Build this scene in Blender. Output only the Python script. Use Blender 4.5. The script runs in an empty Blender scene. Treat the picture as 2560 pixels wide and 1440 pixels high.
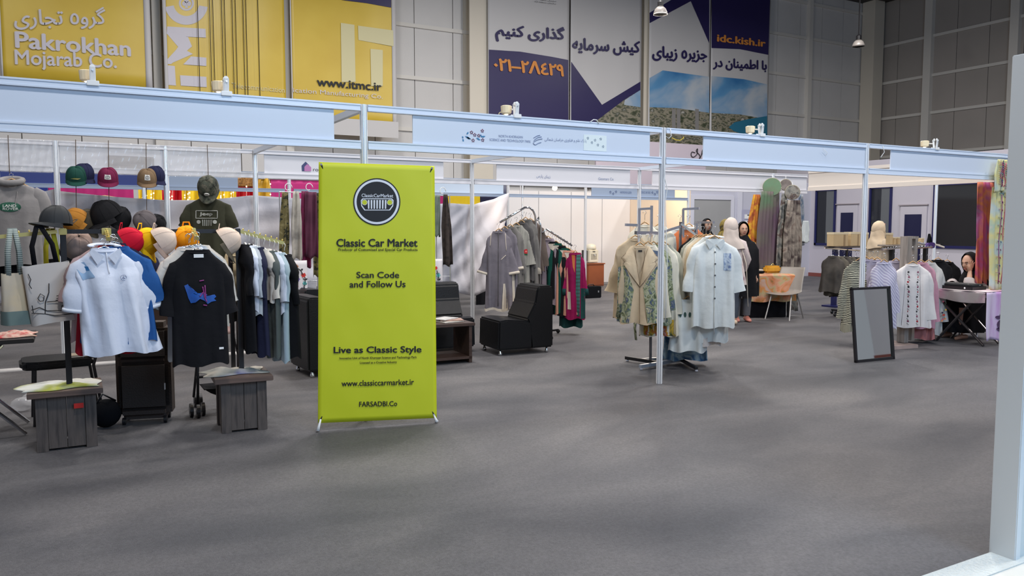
import bpy, bmesh, math, random
from math import sin, cos, pi, radians as R_
from mathutils import Vector as V, Matrix, Euler
random.seed(7)
C = bpy.context.scene.collection
# ---------------------------------------------------------------- camera, world, lights, exposure
FPX, YAW, PIT, ROL, EYE = 1981.57, 0.50899, 0.07726, -0.0004, 1.548
fw = V((sin(YAW)*cos(PIT), cos(YAW)*cos(PIT), -sin(PIT)))
rt0 = V((cos(YAW), -sin(YAW), 0)); up0 = rt0.cross(fw)
rt = rt0*cos(ROL)+up0*sin(ROL); up = -rt0*sin(ROL)+up0*cos(ROL)
cam = bpy.data.cameras.new('camera'); camo = bpy.data.objects.new('camera', cam); C.objects.link(camo)
m = Matrix((rt, up, -fw)).transposed().to_4x4(); m.translation = V((0, 0, EYE)); camo.matrix_world = m
cam.sensor_width = 36; cam.lens = 36*FPX/2560; cam.clip_start = .05; cam.clip_end = 200
sc = bpy.context.scene; sc.camera = camo
sc.view_settings.view_transform = 'Standard'; sc.view_settings.look = 'None'
sc.view_settings.exposure = 0.0; sc.view_settings.gamma = 1; sc.view_settings.use_curve_mapping = False
w = bpy.data.worlds.new('world'); sc.world = w; w.use_nodes = True
w.node_tree.nodes['Background'].inputs[0].default_value = (.80, .84, 1, 1)
w.node_tree.nodes['Background'].inputs[1].default_value = .30
def area(x, y, z, size, power, col, rot=(0, 0, 0)):
    l = bpy.data.lights.new('hall_light', 'AREA'); l.energy = power; l.size = size; l.color = col; l.shape = 'DISK'
    o = bpy.data.objects.new('hall_light', l); o.location = (x, y, z); o.rotation_euler = rot; C.objects.link(o); return o
for lx, ly, pw in ((0.5, 1.6, 320), (6.5, 1.6, 350), (-3, 8, 200), (4, 8.3, 330), (10, 7.5, 330), (13.5, 2, 360), (4, 14, 330), (11, 13.5, 300), (17, 13, 260), (17, 6, 220), (-2, 14, 180)):
    area(lx, ly, 8.6, 1.1, pw, (1, .97, .95))
area(4, -4.5, 5.5, 5, 520, (.45, .70, 1), (R_(62), 0, R_(-18)))
def spot(x, y, z, tx, ty, tz, pw, col=(1, .86, .66), ang=110):
    l = bpy.data.lights.new('clamp_bulb', 'SPOT'); l.energy = pw; l.color = col; l.spot_size = R_(ang); l.spot_blend = .8; l.shadow_soft_size = .05
    o = bpy.data.objects.new('clamp_bulb', l); o.location = (x, y, z); C.objects.link(o)
    o.rotation_euler = (V((tx, ty, tz))-V((x, y, z))).to_track_quat('-Z', 'Y').to_euler()
# ---------------------------------------------------------------- helpers
def ray(x, y): return fw+rt*((x-1280)/FPX)-up*((y-720)/FPX)
def P(x, y, Y=None, X=None, Z=None):
    d = ray(x, y)
    t = Y/d.y if Y is not None else X/d.x if X is not None else (Z-EYE)/d.z
    return V((d.x*t, d.y*t, EYE+d.z*t))
MATS = {}
def mat(n, col, rough=.6, metal=0., col2=None, scale=8, bump=0., bscale=60, emit=0., spec=.5, trans=0., alpha=1., pat='noise', cols=None, dist=0., stretch=(1, 1, 1), sheen=0., const=False, coat=0.):
    if n in MATS: return MATS[n]
    m = bpy.data.materials.new(n); m.use_nodes = True; nt = m.node_tree; N = nt.nodes; L = nt.links; b = N['Principled BSDF']
    c4 = lambda c: (c[0], c[1], c[2], 1)
    b.inputs['Base Color'].default_value = c4(col); b.inputs['Roughness'].default_value = rough; b.inputs['Metallic'].default_value = metal
    b.inputs['Specular IOR Level'].default_value = spec; b.inputs['Transmission Weight'].default_value = trans; b.inputs['Alpha'].default_value = alpha
    b.inputs['Sheen Weight'].default_value = sheen; b.inputs['Coat Weight'].default_value = coat
    if emit: b.inputs['Emission Color'].default_value = c4(col); b.inputs['Emission Strength'].default_value = emit
    tc = N.new('ShaderNodeTexCoord'); mp = N.new('ShaderNodeMapping'); mp.inputs['Scale'].default_value = stretch; L.new(tc.outputs['Object'], mp.inputs[0]); vec = mp.outputs[0]
    cc = cols or ([col, col2] if col2 else None)
    if cc:
        if pat == 'noise':
            t = N.new('ShaderNodeTexNoise'); t.inputs['Scale'].default_value = scale; t.inputs['Detail'].default_value = 4; t.inputs['Distortion'].default_value = dist; fac = t.outputs[0]
        elif pat == 'voronoi':
            t = N.new('ShaderNodeTexVoronoi'); t.inputs['Scale'].default_value = scale; fac = t.outputs['Distance']
        else:
            t = N.new('ShaderNodeTexWave'); t.inputs['Scale'].default_value = scale; t.inputs['Distortion'].default_value = dist; t.bands_direction = {'x': 'X', 'z': 'Z', 'y': 'Y'}.get(pat[-1], 'DIAGONAL'); fac = t.outputs['Fac']
        L.new(vec, t.inputs['Vector'])
        r = N.new('ShaderNodeValToRGB'); L.new(fac, r.inputs[0]); e = r.color_ramp
        if const: e.interpolation = 'CONSTANT'
        lo, hi = (.3, .7) if pat == 'noise' else (.12, .6) if pat == 'voronoi' else (.3, .7)
        k = len(cc); e.elements[0].position = lo; e.elements[0].color = c4(cc[0]); e.elements[1].position = hi; e.elements[1].color = c4(cc[-1])
        for i in range(1, k-1):
            q = e.elements.new(lo+(hi-lo)*i/(k-1)); q.color = c4(cc[i])
        L.new(r.outputs[0], b.inputs['Base Color'])
    if bump:
        t = N.new('ShaderNodeTexNoise'); t.inputs['Scale'].default_value = bscale; t.inputs['Detail'].default_value = 3; L.new(vec, t.inputs['Vector'])
        bp = N.new('ShaderNodeBump'); bp.inputs['Strength'].default_value = bump; bp.inputs['Distance'].default_value = .02; L.new(t.outputs[0], bp.inputs['Height']); L.new(bp.outputs[0], b.inputs['Normal'])
    MATS[n] = m; return m
class MB:
    def __init__(s): s.v = []; s.f = []
    def add(s, vs, fs):
        k = len(s.v); s.v += [tuple(v) for v in vs]; s.f += [tuple(i+k for i in f) for f in fs]; return s
    def box(s, c, d, rz=0, rx=0, ry=0):
        M = Matrix.Translation(c) @ Euler((rx, ry, rz)).to_matrix().to_4x4()
        vs = [M @ V((x*d[0]/2, y*d[1]/2, z*d[2]/2)) for x in (-1, 1) for y in (-1, 1) for z in (-1, 1)]
        return s.add(vs, [(0, 1, 3, 2), (4, 6, 7, 5), (0, 4, 5, 1), (2, 3, 7, 6), (0, 2, 6, 4), (1, 5, 7, 3)])
    def bb(s, a, b): return s.box([(a[i]+b[i])/2 for i in range(3)], [abs(b[i]-a[i]) for i in range(3)])
    def ribbon(s, pts, w, t, nrm=(0, 1, 0)):
        return s.tube(pts, w/2, 4, ry=t/2, ph=pi/4, sq=1.414, upv=nrm)
    def tube(s, pts, r, n=8, ry=None, ph=0, sq=1, upv=None, cap=True):
        pts = [V(p) for p in pts]; k = len(pts); rs = r if isinstance(r, (list, tuple)) else [r]*k
        rys = ry if isinstance(ry, (list, tuple)) else [ry if ry is not None else None]*k
        vs = []; a = None
        for i, p in enumerate(pts):
            t = (pts[min(i+1, k-1)]-pts[max(i-1, 0)]).normalized()
            if a is None:
                a = V(upv) if upv else (V((0, 0, 1)) if abs(t.z) < .9 else V((1, 0, 0)))
            u = t.cross(a); u = u.normalized() if u.length > 1e-6 else V((1, 0, 0)); vv = u.cross(t).normalized()
            if not upv: a = vv
            for j in range(n):
                th = 2*pi*j/n+ph; r2 = rys[i] if rys[i] is not None else rs[i]
                vs.append(p+u*(cos(th)*rs[i]*sq)+vv*(sin(th)*r2*sq))
        fs = [(i*n+j, i*n+(j+1) % n, (i+1)*n+(j+1) % n, (i+1)*n+j) for i in range(k-1) for j in range(n)]
        if cap: fs += [tuple(range(n))[::-1], tuple((k-1)*n+j for j in range(n))]
        return s.add(vs, fs)
    def lathe(s, prof, c=(0, 0, 0), n=16, sx=1, sy=1):
        c = V(c); k = len(prof)
        vs = [c+V((r*cos(2*pi*j/n)*sx, r*sin(2*pi*j/n)*sy, z)) for r, z in prof for j in range(n)]
        return s.add(vs, [(i*n+j, i*n+(j+1) % n, (i+1)*n+(j+1) % n, (i+1)*n+j) for i in range(k-1) for j in range(n)]+[tuple(range(n))[::-1], tuple((k-1)*n+j for j in range(n))])
    def prism(s, poly, o, ux, uy, n, t):
        o = V(o); ux = V(ux); uy = V(uy); n = V(n); k = len(poly)
        vs = [o+ux*a+uy*b+n*q for q in (-t/2, t/2) for a, b in poly]
        return s.add(vs, [tuple(range(k))[::-1], tuple(range(k, 2*k))]+[(i, (i+1) % k, k+(i+1) % k, k+i) for i in range(k)])
    def grid(s, f, nu, nv, cu=False):
        vs = [f(i/nu, j/nv) for j in range(nv+1) for i in range(nu+1)]
        return s.add(vs, [(j*(nu+1)+i, j*(nu+1)+i+1, (j+1)*(nu+1)+i+1, (j+1)*(nu+1)+i) for j in range(nv) for i in range(nu)])
    def sheet(s, f, nu, nv, t=.004, nrm=(0, 1, 0)):
        n = V(nrm)*t; k = (nu+1)*(nv+1)
        a = [V(f(i/nu, j/nv)) for j in range(nv+1) for i in range(nu+1)]
        fs = [(j*(nu+1)+i, j*(nu+1)+i+1, (j+1)*(nu+1)+i+1, (j+1)*(nu+1)+i) for j in range(nv) for i in range(nu)]
        rim = [i for i in range(nu)]+[j*(nu+1)+nu for j in range(nv)]+[nv*(nu+1)+i for i in range(nu, 0, -1)]+[j*(nu+1) for j in range(nv, 0, -1)]
        q = len(rim)
        return s.add(a+[v+n for v in a], fs+[tuple(x+k for x in f[::-1]) for f in fs]+[(rim[i], rim[i]+k, rim[(i+1) % q]+k, rim[(i+1) % q]) for i in range(q)])
    def ball(s, c, r, n=10, k=6, sx=1, sy=1, sz=1):
        return s.lathe([(max(r*sin(pi*i/k), 1e-4), -r*cos(pi*i/k)*sz) for i in range(k+1)], c, n, sx, sy)
    def build(s, name, m, parent=None, smooth=False, bevel=0, origin=None, **kw):
        me = bpy.data.meshes.new(name); vv = s.v
        if parent is None and origin is None and vv:
            xs = [v[0] for v in vv]; ys = [v[1] for v in vv]; origin = ((min(xs)+max(xs))/2, (min(ys)+max(ys))/2, min(v[2] for v in vv))
        if origin is not None: vv = [(v[0]-origin[0], v[1]-origin[1], v[2]-origin[2]) for v in vv]
        me.from_pydata(vv, [], s.f); me.update()
        bm = bmesh.new(); bm.from_mesh(me); bmesh.ops.recalc_face_normals(bm, faces=bm.faces)
        if bevel: bmesh.ops.bevel(bm, geom=bm.edges[:], offset=bevel, segments=2, affect='EDGES', clamp_overlap=True)
        bm.to_mesh(me); bm.free()
        me.materials.append(m)
        if smooth: me.polygons.foreach_set('use_smooth', [True]*len(me.polygons)); me.update()
        o = bpy.data.objects.new(name, me); C.objects.link(o)
        if origin is not None: o.location = origin
        if parent: o.parent = parent
        for k2, v2 in kw.items(): o[k2] = v2
        return o
SEEN = {}
def thing(name, label, cat, loc, rz=0, group=None):
    o = bpy.data.objects.new(name, None); o.empty_display_size = .1; C.objects.link(o); o.location = loc; o.rotation_euler = (0, 0, rz)
    return tag(o, label, cat, group)
def tag(o, label, cat, group=None):
    o['label'] = label; o['category'] = cat
    if group: o['group'] = group
    return o
def st(o): o['kind'] = 'structure'; return o
AR = {'ا': 'FE8D FE8E 0 0', 'ب': 'FE8F FE90 FE91 FE92', 'ت': 'FE95 FE96 FE97 FE98', 'ج': 'FE9D FE9E FE9F FEA0', 'د': 'FEA9 FEAA 0 0', 'ذ': 'FEAB FEAC 0 0', 'ر': 'FEAD FEAE 0 0', 'ز': 'FEAF FEB0 0 0', 'س': 'FEB1 FEB2 FEB3 FEB4', 'ش': 'FEB5 FEB6 FEB7 FEB8', 'ط': 'FEC1 FEC2 FEC3 FEC4', 'ک': 'FB8E FB8F FB90 FB91', 'گ': 'FB92 FB93 FB94 FB95', 'م': 'FEE1 FEE2 FEE3 FEE4', 'ن': 'FEE5 FEE6 FEE7 FEE8', 'ق': 'FED5 FED6 FED7 FED8', 'آ': 'FE81 FE82 0 0', 'ه': '0665 FEEA FEEB FEEC', 'و': 'FEED FEEE 0 0', 'ی': 'FBFC FBFD FBFE FBFF', 'ف': 'FED1 FED2 FED3 FED4', 'خ': 'FEA5 FEA6 FEA7 FEA8', 'ل': 'FEDD FEDE FEDF FEE0', 'پ': 'FB56 FB57 FB58 FB59', 'ع': 'FEC9 FECA FECB FECC'}
def shape(s):
    out = []
    for i, ch in enumerate(s):
        if ch not in AR: out.append(ch); continue
        f = AR[ch].split(); pv = i > 0 and s[i-1] in AR and AR[s[i-1]].split()[2] != '0'; nx = i+1 < len(s) and s[i+1] in AR and f[2] != '0'
        out.append(chr(int(f[3 if pv and nx else 2 if nx else 1 if pv else 0], 16)))
    return ''.join(reversed(out))
def letters(s, bold=0., ex=0.):
    c = bpy.data.curves.new('t', 'FONT'); c.body = s; c.size = 1; c.resolution_u = 3
    o = bpy.data.objects.new('t', c); C.objects.link(o); bpy.context.view_layer.update()
    me = o.evaluated_get(bpy.context.evaluated_depsgraph_get()).to_mesh()
    vs = [v.co.copy() for v in me.vertices]; fs = [tuple(p.vertices) for p in me.polygons]
    bpy.data.objects.remove(o); bpy.data.curves.remove(c)
    if bold:
        o0 = list(vs); f0 = list(fs)
        for q, (dx, dy) in enumerate(((bold, 0), (-bold, 0), (0, bold*.7), (0, -bold*.7))):
            k = len(vs); vs += [V((v.x+dx, v.y+dy, q+1)) for v in o0]; fs += [tuple(i+k for i in f) for f in f0]
    x0 = min(v.x for v in vs); x1 = max(v.x for v in vs); y0 = min(v.y for v in vs); y1 = max(v.y for v in vs)
    return [((v.x-x0)/(x1-x0), (v.y-y0)/(y1-y0), v.z) for v in vs], fs
def write(s, m, parent, fn, bold=0., name='lettering'):
    """fn(u, v) -> point, u and v running 0..1 over the box of the writing"""
    uv, fs = letters(s, bold); b = MB(); e = .01; vs = []; hh = (V(fn(.5, 1))-V(fn(.5, 0))).length
    nn = (V(fn(.5+e, .5))-V(fn(.5, .5))).cross(V(fn(.5, .5+e))-V(fn(.5, .5))).normalized()*(.0003+.003*hh)
    b.add([V(fn(u, v))+nn*q for u, v, q in uv], fs)
    me = bpy.data.meshes.new(name); me.from_pydata(b.v, [], b.f); me.materials.append(m)
    o = bpy.data.objects.new(name, me); C.objects.link(o)
    if parent: o.parent = parent; o.matrix_parent_inverse = Matrix.Identity(4)
    return o
def rel(p, o): return V(p)-V(o.location)
def quadfn(bl, br, tl, tr): # pixel corners already turned into points
    return lambda u, v: (V(bl)*(1-u)+V(br)*u)*(1-v)+(V(tl)*(1-u)+V(tr)*u)*v
# ---------------------------------------------------------------- materials
white_p = mat('white_panel', (.66, .73, .84), .35, bump=.05, bscale=3)
white_in = mat('booth_panel', (.74, .71, .70), .5, col2=(.68, .65, .645), scale=.7)
alu = mat('aluminium', (.72, .74, .77), .3, .85)
alu_w = mat('painted_rail', (.70, .78, .90), .28)
chrome = mat('chrome', (.75, .76, .79), .12, 1)
brass = mat('brass', (.80, .68, .26), .28, .9)
blackm = mat('black_metal', (.012, .011, .013), .4)
leather = mat('black_leather', (.006, .006, .007), .36, spec=.3, bump=.15, bscale=90)
wood_d = mat('dark_wood', (.085, .068, .060), .55, cols=[(.045, .036, .033), (.10, .08, .07), (.06, .05, .045)], scale=5, stretch=(6, 6, .6), bump=.1)
wood_t = mat('dark_wood_top', (.16, .10, .075), .42, cols=[(.09, .06, .05), (.17, .11, .085)], scale=5, stretch=(.6, 8, 8))
wood_g = mat('grey_wood', (.30, .26, .22), .7, cols=[(.20, .17, .145), (.36, .31, .27)], scale=4, stretch=(8, 8, .5))
wood_l = mat('hanger_wood', (.55, .33, .14), .4, col2=(.42, .23, .09), scale=6)
white_pl = mat('white_plastic', (.82, .82, .80), .35)
cloth_w = mat('white_cloth', (.60, .58, .62), .8, bump=.1, bscale=30)
black_c = mat('black_cloth', (.006, .006, .008), .9, spec=.15, bump=.2, bscale=120)
ink = mat('black_ink', (.012, .012, .014), .6)
paper = mat('paper', (.86, .86, .84), .7)
skin = mat('skin', (.50, .29, .20), .5)
glass_d = mat('dark_glass', (.015, .017, .022), .06, spec=.6)
navy = mat('navy_paint', (.010, .012, .085), .35)
bulb = mat('bulb', (1, .78, .45), emit=30)
# ---------------------------------------------------------------- hall
YF, YB, Y3, YW, XC, ZC = 6.06, 10.22, 14.3, 20.5, 27.4, 10.0
PX = [-3.95, -.95, 2.05, 5.05, 8.05, 11.05]
m_floor = mat('grey_carpet', (.10, .10, .11), .55, cols=[(.058, .058, .066), (.100, .096, .102), (.150, .141, .142)], scale=.55, stretch=(1, 2.2, 1), dist=.6, bump=.55, bscale=140, spec=.45)
nt = m_floor.node_tree; rp = [n for n in nt.nodes if n.type == 'VALTORGB'][0]; bs = nt.nodes['Principled BSDF']
t2 = nt.nodes.new('ShaderNodeTexNoise'); t2.inputs['Scale'].default_value = 70; t2.inputs['Detail'].default_value = 6
tcn = [n for n in nt.nodes if n.type == 'TEX_COORD'][0]; nt.links.new(tcn.outputs['Object'], t2.inputs['Vector'])
mx = nt.nodes.new('ShaderNodeMix'); mx.data_type = 'RGBA'; mx.blend_type = 'OVERLAY'; mx.inputs[0].default_value = .55
nt.links.new(rp.outputs[0], mx.inputs[6]); nt.links.new(t2.outputs[0], mx.inputs[7]); nt.links.new(mx.outputs[2], bs.inputs['Base Color'])
st(MB().bb((-14, -8, -.05), (30, 22, 0)).build('floor', m_floor))
m_ceil = mat('roof_metal', (.05, .045, .04), .7)
ce = st(MB().bb((-14, -8, ZC), (30, 22, ZC+.1)).build('ceiling', m_ceil))
for y in range(-6, 22, 4): MB().box((8, y-7, -.15), (44, .18, .3)).build('roof_beam', m_ceil, ce)
m_wall = mat('hall_wall', (.66, .64, .62), .6, col2=(.60, .58, .56), scale=.5, bump=.1, bscale=25)
m_girt = mat('wall_rail', (.66, .63, .58), .5)
m_col = mat('wall_column', (.66, .60, .50), .5)
wb = st(MB().bb((-14, YW, 0), (XC, YW+.1, ZC)).build('wall_back', mat('wall_backing', (.10, .09, .08), .8)))
wl = lambda p: rel(p, wb)
x = -13.45
pan = None
while x < XC-.3:
    a = wl((x, YW-.03, 0)); bq = wl((min(x+1.13, XC), YW-.002, ZC))
    MB().bb(a, bq).build('wall_panel', m_wall, wb); x += 1.15
for z in (1.4, 2.8, 4.19, 5.58, 6.97, 8.36, 9.6):
    MB().bb(wl((-13.9, YW-.09, z-.05)), wl((XC, YW-.03, z+.05))).build('wall_rail', m_girt, wb)
for px in (395, 722, 2023):
    p = P(px, 200, Y=YW-.15)
    MB().bb(wl((p.x-.09, YW-.19, 0)), wl((p.x+.09, YW-.03, ZC))).build('wall_stud', m_girt, wb)
for px, w2 in ((1197, .36), (1612, .16)):
    p = P(px, 150, Y=YW-.3); b = MB(); b.bb(wl((p.x-w2, YW-.46, 0)), wl((p.x+w2, YW-.42, ZC))).bb(wl((p.x-w2, YW-.07, 0)), wl((p.x+w2, YW-.03, ZC))).bb(wl((p.x-.03, YW-.42, 0)), wl((p.x+.03, YW-.07, ZC))); b.build('steel_column', m_col, wb)
wr = st(MB().bb((XC, -8, 0), (XC+.1, YW+.1, ZC)).build('wall_right', MATS['wall_backing']))
wl2 = lambda p: rel(p, wr)
y = YW
m_wall2 = mat('hall_wall_dim', (.40, .36, .33), .6, col2=(.35, .32, .29), scale=.5)  # copy of the hall wall, its dimmer light put into a darker colour
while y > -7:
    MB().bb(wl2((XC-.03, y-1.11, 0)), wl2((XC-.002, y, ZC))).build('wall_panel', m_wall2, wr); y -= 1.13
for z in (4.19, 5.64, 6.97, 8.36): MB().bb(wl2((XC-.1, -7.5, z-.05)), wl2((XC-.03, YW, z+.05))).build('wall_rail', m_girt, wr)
for px in (2320, 2534):
    p = P(px, 200, X=XC-.1); MB().bb(wl2((XC-.22, p.y-.14, 0)), wl2((XC-.03, p.y+.14, ZC))).build('wall_stud', m_girt, wr)
p = P(2150, 100, Y=YW-.3)
st(MB().bb((XC-.75, YW-.62, 0), (XC-.2, YW-.08, ZC)).build('trim_1', m_col))
# office block along the right side and behind the stands
XO = 20.3
m_off = mat('office_wall', (.56, .53, .58), .5, col2=(.52, .49, .55), scale=.6)
wo = st(MB().bb((XO, -6, 0), (XO+.15, 18.6, 3.45)).build('wall_office', m_off))
st(MB().bb((XO-.03, -6, 0), (XO-.002, 18.6, .11)).build('baseboard_office', mat('red_baseboard', (.22, .06, .05), .5)))
def office_window(n, y0, y1, z0, z1, light=.5):
    f = st(MB().bb((XO-.05, y1, z0), (XO-.004, y0, z0+.07)).bb((XO-.05, y1, z1-.05), (XO-.004, y0, z1)).bb((XO-.05, y0-.06, z0), (XO-.004, y0, z1)).bb((XO-.05, y1, z0), (XO-.004, y1+.06, z1)).build('window_%d' % n, navy))
    g = MB().bb(rel((XO-.02, y1+.06, z0+.07), f), rel((XO-.006, y0-.06, z1-.05), f)).build('pane', glass_d, f)
    q = (y0+y1)/2; MB().bb(rel((XO-.03, y1+.06, z0+.07), f), rel((XO-.022, y1+.06+(y0-y1)*.38, z1-.05), f)).build('blind', mat('grey_blind', (.13, .14, .15), .5), f)
office_window(1, 17.0, 16.25, .97, 2.68)
office_window(2, 15.1, 14.38, .97, 2.68)
office_window(3, 13.15, 10.5, .97, 2.68)
def office_door(n, y0, y1, zt):
    f = st(MB().bb((XO-.05, y1-.14, 0), (XO-.004, y0+.14, zt+.22)).build('door_%d' % n, m_off))
    MB().bb(rel((XO-.06, y1, .2), f), rel((XO-.052, y0, zt), f)).build('door_pane', mat('navy_glass', (.006, .007, .045), .12), f)
    MB().bb(rel((XO-.065, y1-.16, zt+.24), f), rel((XO-.004, y0+.2, zt+.27), f)).build('door_lintel', mat('dusty_ledge', (.33, .29, .31), .8), f)
office_door(1, 16.04, 15.61, 1.96); office_door(2, 13.95, 13.45, 1.88)
# office front facing the stands, with a grey shuttered window
YO = 17.2
w2 = st(MB().bb((14.2, YO, 0), (XO, YO+.15, 2.9)).build('wall_office_front', mat('office_front', (.55, .55, .63), .5)))
a = P(1736, 498, Y=YO-.05); bq = P(1823, 760, Y=YO-.05)
f = st(MB().bb((a.x-.12, YO-.05, .9), (a.x, YO-.004, a.z+.12)).bb((bq.x, YO-.05, .9), (bq.x+.12, YO-.004, a.z+.12)).bb((a.x, YO-.05, a.z), (bq.x, YO-.004, a.z+.12)).bb((a.x, YO-.05, .9), (bq.x, YO-.004, 1.0)).build('window_4', mat('pale_frame', (.66, .66, .74), .4)))
MB().bb(rel((a.x, YO-.03, 1.0), f), rel((bq.x, YO-.01, a.z), f)).build('shutter', mat('grey_shutter', (.36, .36, .36), .6, col2=(.32, .32, .32), scale=1), f)
a = P(1845, 500, Y=YO-.06); bq = P(1856, 500, Y=YO-.06)
st(MB().bb((a.x, YO-.06, 0), (bq.x, YO-.004, 2.88)).build('trim_2', mat('pale_frame', (.66, .66, .74), .4)))
bd = thing('notice_board', 'pale lilac board of white notice slips beside the grey window', 'board', (P(1870, 560, Y=YO-.1).x, YO-.1, 1.0))
a = P(1857, 524, Y=YO-.1); bq = P(1900, 640, Y=YO-.1)
MB().bb(rel((a.x, YO-.1, bq.z), bd), rel((bq.x, YO-.07, a.z), bd)).build('backing', mat('lilac_board', (.42, .42, .55), .5), bd)
for i, yy in enumerate((536, 552, 572, 590)):
    a = P(1862, yy, Y=YO-.11); c2 = P(1896, yy+11, Y=YO-.11)
    MB().bb(rel((a.x, YO-.112, c2.z), bd), rel((c2.x, YO-.102, a.z), bd)).build('slip', paper, bd)
    MB().bb(rel((a.x+.1, YO-.118, a.z-.03), bd), rel((a.x+.34, YO-.113, a.z-.005), bd)).build('heading', ink, bd)
# ---------------------------------------------------------------- wall banners
m_yel = mat('yellow_vinyl', (.58, .40, .035), .38, cols=[(.62, .42, .035), (.70, .50, .06)], scale=.8, bump=.12, bscale=2)
m_wv = mat('white_vinyl', (.56, .54, .53), .5)
m_lav = mat('lavender_print', (.60, .57, .62), .5)
m_pale = mat('pale_yellow_print', (.66, .60, .34), .5)
m_nv = mat('navy_vinyl', (.022, .016, .085), .4, bump=.1, bscale=2)
m_or = mat('orange_print', (.66, .25, .045), .5)
YBN = YW-.55
def hung(name, label, xl, xr, yb, m, ztop=9.3, border=None, yref=150, wr=.03):
    wr = .006
    a = P(xl, yref, Y=YBN); c = P(xr, yref, Y=YBN); zb = P((xl+xr)/2, yb, Y=YBN).z
    W = c.x-a.x; H = ztop-zb; ph = random.random()*6
    def f(u, v): return (a.x+W*u, YBN+wr*sin(u*17+ph+v*3)*(.4+v)*.6+wr*.8*sin(u*5+v*7+ph), ztop-H*v)
    b = MB().sheet(f, 26, 12, .008); o = b.build(name, m, smooth=True); tag(o, label, 'banner', 'vinyl banners on the hall wall')
    rod = MB().tube([rel((a.x-.05, YBN, ztop+.02), o), rel((c.x+.05, YBN, ztop+.02), o)], .03).build('rod', alu, o)
    MB().tube([rel((a.x-.02, YBN, zb), o), rel((c.x+.02, YBN, zb), o)], .02).build('rod', alu, o)
    if border:
        for s0, s1 in border: MB().sheet(lambda u, v: rel(V(f(s0+(s1-s0)*u, v))+V((0, -.012, 0)), o), 2, 12, .004).build('border', m_wv, o, True)
    return o
def wtxt(s, m, o, x0, x1, yb0, yb1, h, bold=0., dy=.07, name='lettering'):
    dy = .012+dy*.2
    a = P(x0, yb0, Y=YBN-dy); c = P(x1, yb1, Y=YBN-dy); hh = h*(a.y)/FPX*1.02
    return write(s, m, o, lambda u, v: rel((a.x+(c.x-a.x)*u, YBN-dy, a.z+(c.z-a.z)*u+hh*v), o), bold, name)
def wpoly(pts, m, o, dy=.06, name='print'):
    dy = .008+(dy-.05)*.22
    q = [P(x, y, Y=YBN-dy) for x, y in pts]; b = MB(); b.add([rel(p, o) for p in q], [tuple(range(len(q)))])
    me = bpy.data.meshes.new(name); me.from_pydata(b.v, [], b.f); me.materials.append(m)
    oo = bpy.data.objects.new(name, me); C.objects.link(oo); oo.parent = o; return oo
o1 = hung('wall_banner', 'yellow wall banner reading Pakrokhan Mojarab Co at far left', 2, 379, 215, m_yel, border=((.955, 1), (-.0, .012)), wr=.02)
wtxt(shape('گروه تجاری'), m_lav, o1, 36, 265, 75, 72, 46, .02)
wtxt('Pakrokhan', m_lav, o1, 38, 328, 120, 142, 34, .03)
wtxt('Mojarab Co.', m_lav, o1, 38, 293, 173, 182, 40, .02)
o2 = hung('wall_banner', 'yellow wall banner with big sideways lavender letters ITMC', 410, 713, 300, m_yel, border=((0, .028),), wr=.05)
for pts in (((420, 66), (515, 72), (516, 94), (478, 92), (450, 118), (516, 124), (516, 90), (516, 92)),):
    pass
wpoly([(418, 66), (482, 71), (448, 116), (482, 135), (424, 160), (416, 158), (415, 152), (446, 118), (417, 84)], m_lav, o2)
wpoly([(418, 66), (514, 72), (515, 94), (470, 92), (418, 76)], m_lav, o2, .064)
wpoly([(470, 92), (480, 116), (428, 160), (416, 160), (446, 116), (450, 92)], m_lav, o2, .067)
wpoly([(478, 141), (516, 144), (516, 165), (458, 161)], m_lav, o2)
wpoly([(415, 163), (437, 165), (440, 214), (418, 212)], m_lav, o2)
wpoly([(450, 188), (516, 192), (517, 218), (452, 214)], m_lav, o2)
def ring(cx, cy, ro, ri, m, o, a0=0, a1=360, n=24, ky=1.):
    pts = [(cx+ro*cos(R_(a0+(a1-a0)*i/n)), cy+ky*ro*sin(R_(a0+(a1-a0)*i/n))) for i in range(n+1)]+[(cx+ri*cos(R_(a1-(a1-a0)*i/n)), cy+ky*ri*sin(R_(a1-(a1-a0)*i/n))) for i in range(n+1)]
    for i in range(n): wpoly([pts[i], pts[i+1], pts[2*n-i], pts[2*n+1-i]], m, o) if 0 else None
    q = [rel(P(x, y, Y=YBN-.012), o) for x, y in pts]; b = MB(); b.add(q, [(i, i+1, 2*n-i, 2*n+1-i) for i in range(n)])
    me = bpy.data.meshes.new('print'); me.from_pydata(b.v, [], b.f); me.materials.append(m)
    oo = bpy.data.objects.new('print', me); C.objects.link(oo); oo.parent = o
ring(466, 8, 54, 32, m_lav, o2, 10, 170); ring(466, 8, 19, 14, m_lav, o2); ring(466, -4, 54, 32, m_lav, o2, 195, 345)
for cx, cy in ((461, 9), (472, 9), (466, 1)): ring(cx, cy, 6, 0.5, m_lav, o2, n=10)
wpoly([(464, 10), (468, 10), (470, 20), (462, 20)], m_lav, o2)
wtxt('Iranian Telecommunication', m_pale, o2, 528, 712, 215, 232, 12, .0)
cb = MB()
for xx in (500, 530, 538, 560, 567, 586, 594, 613, 620, 650):
    a = P(xx, 230, Y=YBN-.1); cb.tube([rel((a.x, YBN-.1, 9.2), o2), rel((a.x, YBN-.1, a.z-.5), o2)], .008, 4)
cb.build('cord', ink, o2, kind='stuff')
o3 = hung('wall_banner', 'yellow wall banner reading www.itmc.ir beside the white wall', 727, 991, 324, m_yel, border=((.955, 1), (0, .012)), wr=.03)
a = P(860, 297, Y=YBN)
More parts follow.
